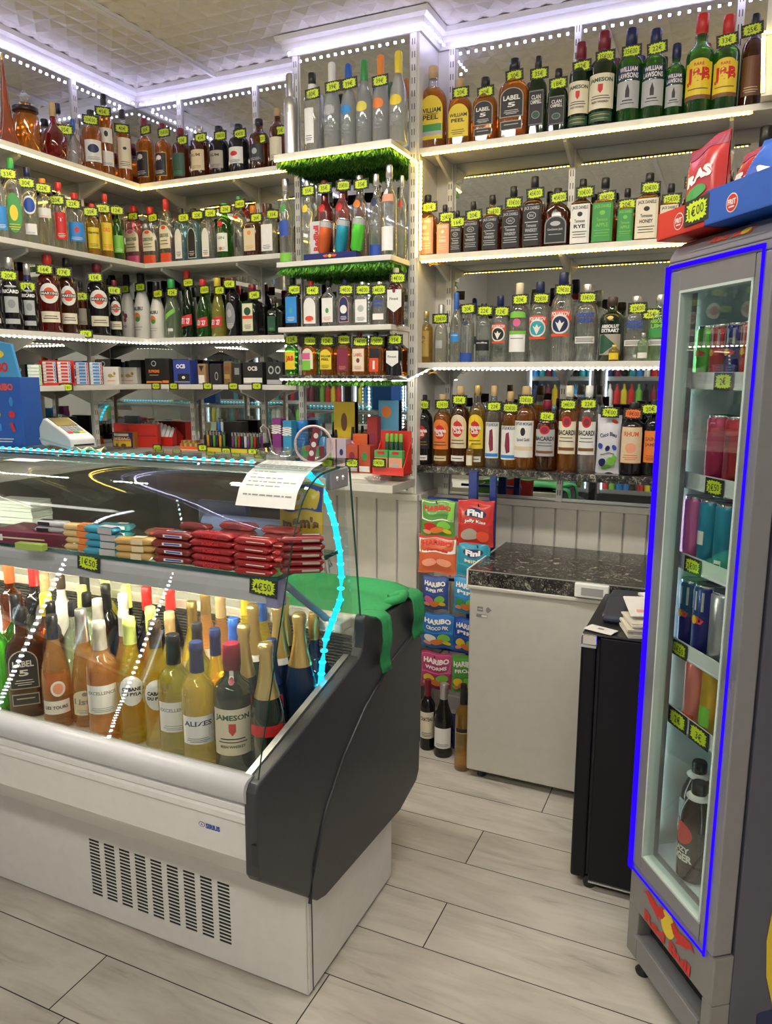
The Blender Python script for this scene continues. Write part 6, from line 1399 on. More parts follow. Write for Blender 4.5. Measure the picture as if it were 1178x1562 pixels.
BIRD = [('o', -.05, .50, .30, .22, 'f'), ('p', [(.0, .55), (.30, .45), (.05, .42)], 'f'), ('o', .22, .62, .16, .20, 'f'), ('o', .25, .62, .05, .07, 'k'), ('r', 0, .22, .5, .06, 'e')]
for i, (px, w_) in enumerate(((170, .075), (197, .090))):
    q = on_bay(px, 3.175) if i else on_side(px)
    carton('paper_box', ('white carton with golden bird mark nearest the gum packs', 'white carton with golden bird mark before black cartons')[i], 'carton', (q[0], q[1], ZB), w_, .06, .088, A*.7 if not i else .35, CB('white', (.72, .69, .64)), BIRD, 'tobacco paper cartons')
for px, w_, h, els, ds, Y, dd in ((205, .10, .125, [('o', -.2, .75, .3, .2, 's')], 'black carton behind the white bird cartons', 3.25, .05), (236, .115, .135, [('o', 0, .80, .28, .22, 's'), ('o', 0, .80, .2, .15, 'k'), ('t', 'SUPREME', 0, .50, .62, .12, 'o', .04), ('r', 0, .08, .9, .08, 'o'), ('r', 0, .35, .5, .03, 'a')], 'tall black carton with orange lettering', 3.20, .08),
                        (253, .05, .13, [('r', 0, .1, .8, .1, 'o')], 'narrow black carton with orange foot', 3.19, .08), (278, .105, .125, [('t', 'OCB', -.05, .74, .55, .18, 'W', .05), ('r', .1, .28, .7, .30, 'k'), ('o', .1, .28, .2, .12, 'w'), ('r', 0, .10, .9, .06, 'S')], 'blue carton of cigarette papers with white lettering', 3.19, .07)):
    q = on_bay(px, Y); carton('paper_box', ds+', lowest bay shelf', 'carton', (q[0], q[1], ZB), w_, dd, h, 0.05, CB('blue', (.03, .06, .32)) if px == 278 else CB('black', (.018, .016, .016)), els, 'tobacco paper cartons')
for px, w_, h, mat, els, ds in ((308, .05, .105, CB('tan', (.35, .20, .10)), [('r', 0, .25, .7, .4, 'w'), ('p', [(-.3, .9), (.3, .9), (0, .6)], 'k')], 'brown and white tobacco pouch'), (329, .07, .105, CB('black', (.018, .016, .016)), [('o', .1, .4, .3, .4, 's'), ('o', .1, .4, .2, .3, 'k')], 'black tobacco pouch with silver ring'),
                            (347, .045, .115, CB('bronze', (.20, .12, .05)), [('r', 0, .7, .7, .2, 'u'), ('r', 0, .35, .7, .2, 'f')], 'bronze tobacco pouch'), (362, .045, .11, CB('black', (.018, .016, .016)), [('r', 0, .6, .6, .3, 'S')], 'plain black tobacco pouch')):
    q = on_bay(px, 3.18); carton('tobacco_pouch', ds+' on the lowest bay shelf', 'tobacco pouch', (q[0], q[1], ZB), w_, .03, h, .04, mat, els, 'tobacco pouches', bevel=.006)
for px, w_, ds, e in ((386, .115, 'black cigarette paper carton with white lettering', [('t', 'OCB', 0, .72, .5, .2, 'w', .04), ('r', 0, .20, .96, .22, 'w'), ('r', 0, .06, .96, .05, 'S')]), (419, .095, 'dark cigarette paper carton with grey rings beside column', [('o', -.2, .65, .34, .36, 's'), ('o', -.2, .65, .2, .22, 'k'), ('o', .22, .65, .34, .36, 's'), ('o', .22, .65, .2, .22, 'k'), ('r', 0, .12, .9, .2, 's')])):
    q = on_bay(px, 3.18); carton('paper_box', ds, 'carton', (q[0], q[1], ZB), w_, .07, .11, 0, CB('black', (.018, .016, .016)), e, 'tobacco paper cartons')
for px, t in ((101, '0€80'), ): 
    q = onx(px, 591, XS+.003); price_tag(t, tuple(q), A, 0, 'lime price tag on shelf edge below the gum display', 'price tags on the lowest shelf', .75)
for i, (px, t) in enumerate(((238, '1€50'), (265, '1€50'), (317, '16€'), (356, '14€90'), (392, '17€'))):
    q = ony(px, 589, YS-.004); price_tag(t, tuple(q), 0, 0, f'{ORD[i+1]} lime price tag from corner on the lowest bay shelf edge', 'price tags on the lowest shelf', .75)
q = onx(131, 509, XS+.003); price_tag('17€', tuple(q), A, 0, 'lime price tag on the edge of side wall third shelf', 'price tags on the lowest shelf', .8)

# wall counters: cigar box, red display, lighters
ZC_ = 1.2625
def oncount(px, py): return onz(px, py, ZC_)
q = oncount(183, 684)
carton('cigar_box', 'wooden-look cigar box lettered in cream beside card terminal', 'cigar box', q, .150, .07, .085, .35, CB('zodiac', (.45, .22, .05)), [('r', 0, .5, 1, 1, 'n'), ('r', 0, .36, .86, .50, 'o'), ('r', 0, .30, .86, .30, 'y'), ('r', 0, .86, .7, .16, 'c'), ('t', 'ZODIAC', .05, .62, .66, .18, 'c', .05), ('o', .15, .2, .2, .22, 'u')])
q = ony(214, 672, 3.18)
carton('cigar_box', 'dark red flat box behind the lettered cigar box', 'cigar box', (q[0], 3.20, ZC_), .17, .05, .125, .3, M['redcard'], [('r', 0, .5, .9, .04, 'm')])
q = oncount(243, 680)
o = thing('cigar_display', 'bright red slanted display box of white cigar tubes', 'display box', tuple(q), .25)
rp = CB('bright_red', (.75, .03, .02), .3)
MB().box(-.085, .085, 0, .12, 0, .004).build('tray_floor', rp, o); MB().box(-.085, .085, 0, .004, 0, .05).build('tray_front', rp, o)
for x in (-.085, .081): MB().prism([(0, 0), (.12, 0), (.12, .15), (.09, .16), (0, .05)], 'x', x, x+.004).build('tray_side', rp, o, recalc=True)
MB().box(-.085, .085, .116, .12, 0, .185).build('tray_back', rp, o)
Q = Matrix.Translation(q) @ Matrix.Rotation(.25, 4, 'Z')
for i in range(6):
    a = Q @ Vector((-.066+i*.026, .012, .042)); b_ = Q @ Vector((-.066+i*.026, .105, .148)); v = b_-a
    t = thing('cigar_tube', f'{ORD[i+1]} white cigar tube in the red slanted display', 'cigar tube', a, 0, 'white cigar tubes')
    MB().tube([(0, 0, 0), v*.82], .0115, 10).build('tube_body', M['plastic'], t); MB().tube([v*.82, v*1.0], .012, 10).build('tube_cap', CB('tube_cap', (.45, .36, .30)), t)
for i, (px, py, w_) in enumerate(((287, 668, .11), (290, 682, .12))):
    q = ony(px, py, (3.24, 3.10)[i]); q[2] = ZC_; o = thing('matchbox_tray', ('orange-red tray of small boxes behind', 'orange-red tray of small boxes in front')[i]+' on the wall counter', 'tray', tuple(q), .1)
    MB().box(-w_/2, w_/2, 0, .05, 0, .028).build('tray_body', CB('orange_red', (.80, .12, .02), .3), o, bevel=.002); MB().box(-w_/2+.006, w_/2-.006, -.0006, 0, .006, .014).build('tray_stripe', INK['c'], o)
    for k in range(7): MB().box(-w_/2+.006+k*(w_-.012)/7, -w_/2+.004+(k+1)*(w_-.012)/7, .006, .044, .028, .044).build('small_box', CB('match_'+'ab'[k % 2], ((.30, .14, .04), (.55, .40, .12))[k % 2]), o)
lc = [('clear', (.55, .62, .66)), ('blue', (.03, .18, .60)), ('black', (.02, .02, .02)), ('purple', (.20, .05, .22)), ('green', (.10, .28, .08)), ('red', (.45, .03, .03)), ('amber', (.55, .26, .04))]
def lighters(px, py, n, rows, cols, ds, dz=0.0):
    q = ony(px, py, 3.12 if dz == 0 else 3.22); q[2] = ZC_; w_ = n*.019+.01
    o = thing('lighter_tray', f'black stepped tray of lighters {ds}', 'tray', tuple(q), .05); MB().box(-w_/2, w_/2, 0, .03*rows+.01, 0, .03+dz).build('tray_body', M['black'], o, bevel=.002); MB().box(-w_/2, w_/2, -.002, 0, .002, .026).build('tray_edge', CB('yellow_edge', (.75, .62, .05)), o)
    src = {}
    for r in range(rows):
        for i in range(n):
            c = cols[(i+2*r) % len(cols)]; P = (q[0]-w_/2+.0145+i*.019, q[1]+.018+r*.03, ZC_+.0305+dz)
            lb = f'{c[0]} lighter, {ORD[i+1]} along the {("front", "back")[r]} row, tray {ds}'
            if c[0] in src: copy_thing(src[c[0]], P, 0, lb, 'pocket lighters'); continue
            t = thing('lighter', lb, 'lighter', P, 0, 'pocket lighters'); src[c[0]] = t
            MB().lathe([(0, .006), (.002, .0072), (.056, .0072), (.058, .0065)], 12).build('lighter_body', CB('lighter_'+c[0], c[1], .2), t)
            MB().box(-.005, .005, -.006, .006, .058, .074).build('hood', M['chrome'], t, bevel=.001); MB().box(-.003, .003, .001, .007, .074, .078).build('wheel', M['black'], t)
lighters(322, 688, 6, 2, [lc[2], lc[6], lc[2], lc[4]], 'nearer the red displays')
lighters(372, 690, 9, 2, [lc[3], lc[4], lc[5], lc[2], lc[0]], 'nearer the column')
lighters(334, 668, 2, 1, [lc[1], lc[0]], 'standing at the back', .06)
for i, (px, py, t) in enumerate(((240, 683, '5€50'), (309, 683, '2€'), (345, 688, '1€50'), (385, 689, '3€'))):
    q = ony(px, py, 3.085); price_tag(t, tuple(q), .05, 0, f'{ORD[i+1]} lime price tag along the lighter trays from the cigars', 'price tags on the wall counter', .72)
q = ony(352, 662, 3.27); carton('black_box', 'black box standing behind the lighter trays', 'box', (q[0], 3.27, ZC_), .14, .06, .15, 0, CB('black', (.018, .016, .016)), [('r', .2, .6, .3, .06, 'S')])
o = thing('charger_cable', 'white charging plug and cable lying behind the lighters', 'cable', (ony(396, 668, 3.2)[0], 3.22, ZC_+.05)); MB().box(-.018, .018, -.012, .012, 0, .05).build('plug', M['plastic'], o, bevel=.004); MB().tube([(0, 0, .05), (-.02, .02, .075), (-.01, .03, .09), (.015, .04, .07), (.03, .05, -.04)], .0035, 6).build('cable', M['plastic'], o)
MB().box(-.03, .03, -.03, .03, -.05, 0).build('charger_block', M['black'], o)
# card terminal, sweets display and slip on the counter top
ZT = 1.4305
q = onz(106, 692, ZT)
o = thing('card_terminal', 'pale grey card payment terminal lying on the counter top', 'card terminal', (-1.800, 1.655, ZT), -.30)
pr = [(-.105, .022), (-.105, .065), (-.075, .092), (-.060, .094), (.075, .050), (.095, .040), (.100, .012), (.085, .006), (.060, .010), (-.04, .014), (-.07, .008), (-.095, .012)]
tm = plain('terminal_shell', (.60, .62, .63), .35)
MB().prism(pr, 'y', -.038, .038).build('terminal_shell', tm, o, recalc=True, bevel=.006, seg=3)
MB().prism([(-.105, .028), (-.105, .034), (.098, .018), (.099, .012)], 'y', -.0388, .0388).build('shell_seam', plain('terminal_lower_shell', (.42, .44, .46), .4), o, recalc=True)
sl = math.atan2(.044, .135)
def topq(x0, x1, y0, y1, m, nm, t=.001):
    Z = lambda x: .094-(x+.060)*.044/.135+.0005
    MB().prism([(x0, Z(x0)), (x1, Z(x1)), (x1, Z(x1)+t), (x0, Z(x0)+t)], 'y', y0, y1).build(nm, m, o, recalc=True)
topq(-.056, .008, -.030, .030, plain('terminal_screen', (.035, .045, .035), .12), 'screen')
for r in range(4):
    for c in range(3): topq(.014+r*.0135, .024+r*.0135, -.027+c*.0185, -.012+c*.0185, [INK['S'], INK['r'], INK['g'], INK['y']][0 if r < 3 else c+1], 'key', .002)
MB().box(.094, .1015, -.030, .030, .020, .024).build('card_slot', M['dark'], o)
o = thing('sweets_display', 'tall blue sweets display box at the far counter top', 'display box', (-2.058, 1.660, ZT), .25)
hb = CB('haribo_blue', (.01, .09, .42), .35)
MB().box(-.11, .055, 0, .10, 0, .215).build('box_body', hb, o, bevel=.002)
MB().prism([(-.11, .215), (.055, .215), (.035, .315), (-.02, .325), (-.11, .30)], 'y', .0, .012).build('header_card', CB('haribo_sky', (.05, .30, .60), .35), o, recalc=True)
sw = [('t', 'HARIBO', -.012, .185, .085, .022, 'R', .05), ('o', -.030, .140, .016, .030, 'p'), ('o', .020, .140, .014, .030, 'B'), ('o', -.030, .100, .020, .022, 'y'), ('o', .020, .100, .022, .022, 'r'), ('r', -.028, .060, .018, .022, 'B'), ('p', [(.010, .072), (.020, .076), (.030, .050), (.020, .046)], 'r'), ('r', -.01, .024, .06, .003, 'w'), ('r', -.01, .016, .05, .003, 'w'), ('o', -.085, .115, .04, .035, 'y'), ('o', -.085, .055, .04, .05, 'y')]
printed(sw, 0, o, name='box_print')
printed([('t', 'HARIBO', -.030, .245, .10, .032, 'r', .06), ('o', -.03, .285, .08, .03, 'y')], 0, o, name='header_print')
o = thing('paper_slip', 'crumpled cream till slip under the card terminal', 'receipt', (-1.66, 1.60, ZT+.002), .2)
mb = MB(); vs = []
for i in range(7):
    for j in range(5): vs.append((-.045+.015*i, -.02+.010*j, .004+.010*math.sin(i*1.9+j)*.6+.004*math.cos(j*2.3)+.006))
mb.add(vs, [(i*5+j, (i+1)*5+j, (i+1)*5+j+1, i*5+j+1) for i in range(6) for j in range(4)]); mb.build('paper_fold', CB('slip_cream', (.75, .66, .40), .7), o)
sheetstack('white_sheet', 'thin white sheet lying on the glass before sweets display', 'paper sheet', tuple(onz(40, 702, 1.4302)), .11, .05, 1, .001, M['paper'], .1, 0, 2)
# disc stand and clear cup on the counter end
o = thing('change_disc', 'round clear disc with a red band standing on counter end', 'disc sign', (-.955, 1.655, 1.432), .45)
MB().lathe([(-.004, .001), (-.004, .044), (-.003, .046), (.003, .046), (.004, .044), (.004, .001)], 32).build('disc', M['acrylic'], o, loc=(0, 0, .047), rot=(PI/2, 0, 0))
MB().tube([(.046*math.cos(t*PI/16), 0, .047+.046*math.sin(t*PI/16)) for t in range(32)], .0035, 6, closed=True).build('rim', plain('pale_pink_acrylic', (.75, .60, .58), .25), o)
printed([('p', [(-.016, -.040), (.002, -.043), (.018, .040), (.0, .043)], 'm'), ('o', -.005, -.022, .012, .014, 'w'), ('o', .001, .0, .012, .014, 'w'), ('o', .007, .022, .012, .014, 'w')], -.004, o, dv=.047, name='band')
o = thing('clear_cup_dispenser', 'clear plastic dish lying beside the round disc', 'dish', (-1.06, 1.66, 1.432), .1)
MB().lathe([(0, .030), (.003, .040), (.028, .062), (.030, .062), (.005, .038), (.003, .001)], 24).build('dish', M['acrylic'], o)
# column counter: vape boxes, packs and displays
ZV = 1.189
def vcol(px, Y): return ony(px, 700, Y)
o = thing('riser', 'low white riser carrying the vape boxes on the column counter', 'riser', (vcol(510, 3.0)[0], 3.01, ZV)); MB().box(-.27, .225, 0, .13, 0, .028).build('riser_board', M['shelf'], o, bevel=.002)
ZV2 = ZV+.0285
VB = [  # px, width, height, depth, Y, material, print, description
    (423, .052, .235, .05, 3.02, CB('purple', (.22, .03, .20)), [('t', '9000', 0, .78, .9, .26, 'w', .05, PI/2), ('r', 0, .12, .8, .16, 'w')], 'tall purple vape box'),
    (439, .050, .225, .05, 3.015, CB('azure', (.04, .28, .52)), [('t', '9000', 0, .78, .9, .26, 'w', .05, PI/2), ('o', .1, .35, .4, .1, 'y'), ('r', 0, .12, .8, .16, 'w')], 'tall azure vape box'),
    (474, .10, .11, .05, 3.02, CB('redgreen', (.45, .04, .06)), [('p', [(-.5, .4), (.5, .6), (.5, 1), (-.5, 1)], 'g'), ('r', -.15, .88, .35, .12, 'r'), ('r', 0, .12, .96, .24, 'w')], 'wide red and green pack'),
    (505, .052, .15, .05, 3.02, CB('pinkwhite', (.60, .45, .50)), [('o', -.05, .5, .25, .4, 'G'), ('r', 0, .2, .9, .02, 'k')], 'pink and white vape box nearer the counter'),
    (521, .052, .15, .05, 3.02, CB('lavender', (.50, .42, .52)), [('o', 0, .6, .4, .2, 'n'), ('o', 0, .3, .3, .12, 'o')], 'lavender vape box beside the pink one'),
    (537, .062, .125, .05, 3.02, CB('brick', (.50, .08, .04)), [('o', 0, .6, .5, .3, 'm'), ('r', 0, .15, .9, .2, 'w')], 'brick red vape box with dark flower'),
    (556, .062, .125, .05, 3.02, CB('brick', (.50, .08, .04)), [('o', 0, .6, .5, .3, 'g'), ('r', 0, .15, .9, .2, 'w')], 'brick red vape box with green flower'),
    (568, .055, .25, .04, 3.09, CB('darkred', (.30, .02, .02)), [('r', 0, .5, .6, .4, 'm')], 'tall dark red box at the back'),
    (552, .10, .17, .03, 3.09, CB('orange', (.65, .12, .03)), None, 'orange card backing behind the brick boxes')]
for px, w_, h, d, Y, m_, els, ds in VB: q = vcol(px, Y); carton('vape_box', ds+' on the column counter', 'vape box', (q[0], Y, ZV2), w_*.92, d, h, 0, m_, els, 'vape boxes on the column')
q = vcol(454, 3.06); o = thing('blue_tin', 'bright blue ribbed tin behind the vape boxes', 'tin', (q[0], 3.103, ZV2)); MB().lathe([(0, .030), (.18, .030), (.182, .032), (.22, .032), (.222, .03)], 24).build('tin_body', CB('tin_blue', (.02, .20, .55), .3), o)
for k in range(4): MB().lathe([(0, .0315), (.004, .0325), (.008, .0315)], 24).build('rib', CB('tin_blue', (.02, .20, .55), .3), o, loc=(0, 0, .12+k*.014))
for px, c, h, ds in ((538, (.35, .10, .30), .20, 'plum purple vape bottle'), (494, (.03, .25, .55), .215, 'blue vape device'), (512, (.28, .06, .25), .185, 'violet vape device')):
    q = vcol(px, 3.10); o = thing('vape_device', ds+' standing at the back of column counter', 'vape', (q[0], 3.105, ZV2), group='vape devices'); mt = CB('vape_'+ds.split()[0], c, .25)
    MB().lathe([(0, .024), (.01, .026), (h*.55, .026), (h*.65, .018), (h*.70, .011)], 18).build('device_body', mt, o); MB().lathe([(h*.70, .010), (h*.9, .008), (h, .006)], 12).build('mouthpiece', M['black'], o)
q = vcol(592, 3.0); o = thing('stick_display', 'red card display with two green-topped stick boxes', 'display box', (q[0], 3.0, ZV2))
MB().box(-.075, .075, -.003, 0, 0, .035).build('tray_front', rp, o); MB().box(-.075, .075, 0, .09, 0, .003).build('tray_floor', rp, o); MB().box(-.075, .075, .087, .09, 0, .19).build('tray_back', M['redcard'], o)
for x in (-.075, .072): MB().prism([(0, 0), (.09, 0), (.09, .15), (0, .035)], 'x', x, x+.003).build('tray_side', rp, o, recalc=True)
for i, x in enumerate((-.036, .034)):
    carton('stick_box', ('green and pink stick box nearer the vape boxes in red display', 'green and pink stick box nearer the upright in red display')[i], 'small box', (q[0]+x, 3.004, ZV2+.0035), .064, .03, .105, 0, CB('leaf_green', (.08, .38, .10)), [('r', 0, .35, 1, .7, 'e'), ('r', 0, .90, .5, .12, 'r'), ('r', 0, .3, .5, .36, 's')], 'stick boxes')
for i in range(4):
    t = thing('green_stick', f'{ORD[i+1]} tall green stick pack behind the stick boxes', 'stick pack', (q[0]-.03+i*.022, 3.06, ZV2+.0035), 0, 'green stick packs'); MB().lathe([(0, .008), (.002, .009), (.17, .009), (.175, .007)], 12).build('stick_body', CB('stick_green', (.18, .42, .06), .3), t); MB().lathe([(.10, .0093), (.14, .0093)], 12).build('stick_label', INK['d'], t)
for i, (px, t) in enumerate(((499, '8€'), (537, '15€00'), (578, '10€00'))):
    price_tag(t, tuple(ony(px, 706, 2.985)), 0, 0, f'{ORD[i+1]} lime price tag from counter along the column riser', 'price tags on the riser', .85)
o = thing('ash_dish', 'small glass dish on the edge of the column counter', 'dish', (vcol(575, 2.94)[0], 2.945, ZV), 0); MB().lathe([(0, .030), (.004, .040), (.022, .058), (.024, .058), (.006, .036), (.004, .001)], 24).build('dish_bowl', M['acrylic'], o)
for i, (x, y, ds) in enumerate(((.15, .0, 'nearest the column'), )):
    pass
# bright sweets box leaning on the column mirror, seen above the vape boxes
q = ony(524, 605, 3.13); carton('yellow_card', 'yellow promotional card leaning on the column mirror', 'card', (q[0], 3.135, 1.36), .11, .006, .17, 0, CB('yellow', (.75, .55, .03)), [('o', 0, .45, .3, .5, 'u')])
q = ony(595, 605, 3.13); carton('blue_card', 'sky blue promotional card leaning on the column mirror', 'card', (q[0]-.01, 3.135, 1.33), .10, .006, .21, 0, CB('skyblue', (.12, .38, .62)), [('o', -.1, .75, .5, .25, 'o'), ('r', 0, .2, .6, .1, 'e')])
for px, w_ in ((524, .12), (593, .11)):
    pass

# ================================================================== SNACKS ON THE GLASS SHELF OF THE COUNTER
ZG = 1.1975
def onshelf(px, py, z=ZG): return onz(px, py, z)
def bar(label, px, py, w_, d, h, rz, mat, els, lvl=0, group='chocolate bars on the glass shelf', name='chocolate_bar', cat='chocolate bar', src=None):
    p = onshelf(px, py); P = (p[0], p[1], ZG+lvl*(h+.0008))
    if src: return copy_thing(src, P, rz, label, group)
    o = thing(name, label, cat, P, rz, group); n = 12; mb = MB(); vs = []
    prof = lambda t: min(1, (1-abs(t))*9)**.5 if abs(t) < 1 else 0
    for i in range(n+1):
        t = -1+2*i/n; k = max(.12, prof(t*1.0)); x = t*w_/2
        for a in range(8): an = 2*PI*a/8; c, s_ = math.cos(an), math.sin(an); q_ = (abs(c)**4+abs(s_)**4)**-.25; vs.append((x, d/2*q_*c*(.9+.1*k), h/2+h/2*q_*s_*k))
    mb.add(vs, [(i*8+a, (i+1)*8+a, (i+1)*8+(a+1) % 8, i*8+(a+1) % 8) for i in range(n) for a in range(8)], 0, True); mb.add(vs[:8], [tuple(range(7, -1, -1))]); mb.add(vs[-8:], [tuple(range(8))])
    mb.build('wrapper', mat, o, recalc=True)
    if els:
        m1, ms = art(els, lambda u, v, L: (u, -d/2-.0006-.0003*L, v), w_, h); m1.build('wrapper_print', ms, o)
        m1, ms = art(els, lambda u, v, L: (u, (v/h-.5)*d*.8, h+.0006+.0003*L), w_, h); m1.build('wrapper_print', ms, o)
    return o
FW = lambda n, c: plain('bar_wrapper_'+n, c, .25)
BARS = [  # px, py, count, w, d, h, rz, material, print, phrase
    (83, 830, 4, .10, .03, .016, .15, FW('white', (.62, .62, .66)), [('r', -.2, .5, .4, .6, 'k')], 'white and black wrapped bar'),
    (124, 838, 4, .085, .03, .017, .1, FW('cream', (.70, .50, .22)), [('r', .25, .5, .4, .9, 'o')], 'cream and orange wrapped bar'),
    (160, 845, 4, .105, .032, .018, .05, FW('blue', (.04, .30, .45)), [('r', .22, .5, .45, .9, 's')], 'blue and silver wrapped bar'),
    (210, 852, 3, .11, .032, .018, .12, FW('gold', (.55, .36, .12)), [('r', .1, .5, .3, .8, 'c')], 'gold and brown wrapped bar'),
    (268, 858, 4, .11, .032, .019, .05, FW('maroon', (.20, .02, .02)), [('r', .05, .5, .5, .35, 'w'), ('r', .05, .5, .4, .2, 'b')], 'maroon wrapped bar with white panel'),
    (330, 866, 5, .12, .034, .017, .03, FW('red', (.33, .015, .018)), [('t', 'KitKat', 0, .5, .4, .5, 'r', .04)], 'glossy red wrapped bar'),
    (392, 876, 5, .10, .034, .017, .02, FW('red', (.33, .015, .018)), [('r', .1, .5, .5, .12, 'w')], 'red wrapped bar near the price tag'),
    (462, 872, 5, .10, .05, .017, .55, FW('deepred', (.22, .012, .016)), [('r', .2, .5, .4, .3, 'a')], 'deep red bar with silver patch by the end glass'),
    (300, 850, 5, .09, .034, .017, .0, FW('deepred', (.22, .012, .016)), None, 'deep red bar standing behind the red ones'),
    (365, 852, 5, .10, .034, .018, .0, FW('red', (.33, .015, .018)), [('r', 0, .5, .3, .5, 'm')], 'red bar in the back stack'),
    (430, 856, 5, .10, .034, .017, .1, FW('red', (.33, .015, .018)), None, 'red bar in the back stack beside the chocolate bag'),
    (250, 838, 3, .10, .034, .018, .1, FW('brown', (.20, .09, .05)), [('r', 0, .5, .6, .4, 'r')], 'brown bar in the back stack'),
    (180, 828, 3, .10, .034, .018, .1, FW('teal', (.05, .25, .30)), [('r', .2, .5, .3, .5, 'w')], 'teal bar in the back stack')]
for px, py, cnt, w_, d, h, rz, mt, els, ds in BARS:
    s0 = None
    for k in range(cnt):
        r_ = rz+random.uniform(-.08, .08); lb = f'{ds}, {ORD[k+1]} up on glass shelf'
        b_ = bar(lb, px+random.uniform(-2, 2), py, w_, d, h, r_, mt, els, k, src=s0); s0 = s0 or b_
p = onshelf(45, 832); carton('biscuit_box', 'flat maroon biscuit box on the glass shelf of counter', 'box', (p[0], p[1]-.0, ZG), .26, .12, .035, .12, CB('maroon', (.14, .015, .04)), [('r', -.1, .5, .6, .12, 'c'), ('r', -.40, .5, .12, .5, 'w')])
p = onshelf(46, 836); carton('green_packet', 'lime green flat packet before the maroon biscuit box', 'packet', (p[0]+.02, p[1]-.022, ZG), .09, .02, .018, .1, CB('lime', (.35, .50, .10)))
p = onshelf(15, 800)
for k in range(7): carton('white_booklet', f'{ORD[k+1]} white booklet up the stack at the far glass shelf', 'booklet', (p[0]+random.uniform(-.003, .003), 1.60+random.uniform(-.003, .003), ZG+k*.0103), .16, .085, .0098, .1, M['paper'], None, 'white booklets', bevel=.0008)
p = onshelf(370, 842); o = thing('blue_roll', 'pale blue paper roll lying behind the red bars', 'roll', (p[0], 1.655, ZG+.052), 0)
MB().lathe([(-.17, .006), (-.17, .024), (-.165, .026), (.165, .026), (.17, .024), (.17, .006)], 20).build('roll_body', CB('periwinkle', (.28, .34, .62), .35), o, rot=(0, PI/2, 0)); MB().box(-.16, .16, -.022, .028, -.0515, -.024).build('roll_cradle', M['black'], o)
packet('chocolate_bag', 'yellow and blue chocolate bag standing by the end glass', 'chocolate bag', (-.970, 1.61, ZG+.002), .120, .185, .022, FW('yellow', (.78, .62, .04)), [('r', 0, .80, .98, .34, 'b'), ('o', -.02, .80, .26, .18, 'w'), ('t', "m&m's", .04, .46, .82, .17, 'u', .06), ('o', -.1, .16, .5, .18, 'a')], .18, -.06, 0, None, seed=71)
p = onshelf(300, 815); carton('dark_carton', 'dark blue carton standing at the rear of glass shelf', 'carton', (-1.26, 1.672, ZG), .16, .022, .11, .0, CB('midnight', (.02, .025, .08)))
# ================================================================== GREEN CLOTH ON THE REAR DECK
o = thing('green_cloth', 'green cloth spread over the rear deck with ends hanging over', 'cloth', (-1.15, 2.01, .946))
mb = MB(); vs = []; nx, ny = 36, 20
for i in range(nx+1):
    for j in range(ny+1):
        x, y = -.32+.576*i/nx, -.185+.37*j/ny
        z = .012+.004*math.sin(9*y+14*x)+.004*math.sin(31*y+6*x)+.003*math.sin(23*x-11*y)+(.035*max(0, 1-abs(y-.15)/.06) if x < .2 else .035*max(0, 1-abs(y-.15)/.06)*max(0, (.256-x)/.056))
        vs.append((x, y, max(z, .003)))
mb.add(vs, [(i*(ny+1)+j, (i+1)*(ny+1)+j, (i+1)*(ny+1)+j+1, i*(ny+1)+j+1) for i in range(nx) for j in range(ny)], 0, True)
c = mb.build('cloth_sheet', M['greencloth'], o)
md = c.modifiers.new('thick', 'SOLIDIFY'); md.thickness = .004; md.offset = 1
def flap(y0, y1, drop, seed):
    rnd = random.Random(seed); mb = MB(); vs = []; n = 16
    path = [(.20, .012), (.235, .016), (.262, .016), (.276, .008), (.281, -.01)]+[(.283+.004*math.sin(k), -.01-drop*(k+1)/8) for k in range(8)]
    for i, (x, z) in enumerate(path):
        for j in range(7):
            y = y0+(y1-y0)*j/6+.006*math.sin(i*.5+seed); vs.append((x+.004*math.sin(j*2.1+i*.35), y, z+.002*math.sin(j)))
    mb.add(vs, [(i*7+j, (i+1)*7+j, (i+1)*7+j+1, i*7+j+1) for i in range(len(path)-1) for j in range(6)], 0, True)
    f = mb.build('hanging_end', M['greencloth'], o); m_ = f.modifiers.new('thick', 'SOLIDIFY'); m_.thickness = .005; m_.offset = 1
flap(-.135, -.075, .14, 1); flap(.10, .185, .115, 2)
MB().tube([(.225, .03, .014), (.255, .01, .028), (.272, .04, .030), (.262, .085, .030), (.235, .095, .022), (.215, .07, .014)], .014, 8).build('twisted_end', M['greencloth'], o)

# fruit pouch on the black marbled shelf
q = ony(929, 670, 3.235)
packet('fruit_pouch', 'white doypack pouch with blueberry print on the black marbled shelf', 'pouch', (q[0], 3.235, ZR['r4']+.001), .098, .245, .022, FW('pearl', (.68, .68, .72)), [('t', 'Coco Bleu', 0, .66, .7, .07, 'n', .03), ('o', .24, .88, .28, .06, 'R'), ('o', -.32, .48, .22, .10, 'b'), ('o', .0, .42, .2, .09, 'n'), ('o', .28, .45, .2, .09, 'b'), ('r', 0, .34, .6, .012, 'k'), ('o', -.22, .20, .3, .14, 'n'), ('o', .15, .20, .35, .14, 'G'), ('o', .30, .28, .2, .10, 'G'), ('o', -.05, .10, .4, .08, 'G')], 0, 0, 0, None, seed=55)
price_tag('7€00', tuple(ony(931, 629, 3.20)), 0, 0, 'lime starburst price tag on the white fruit pouch', 'price tags on bottles', .92)
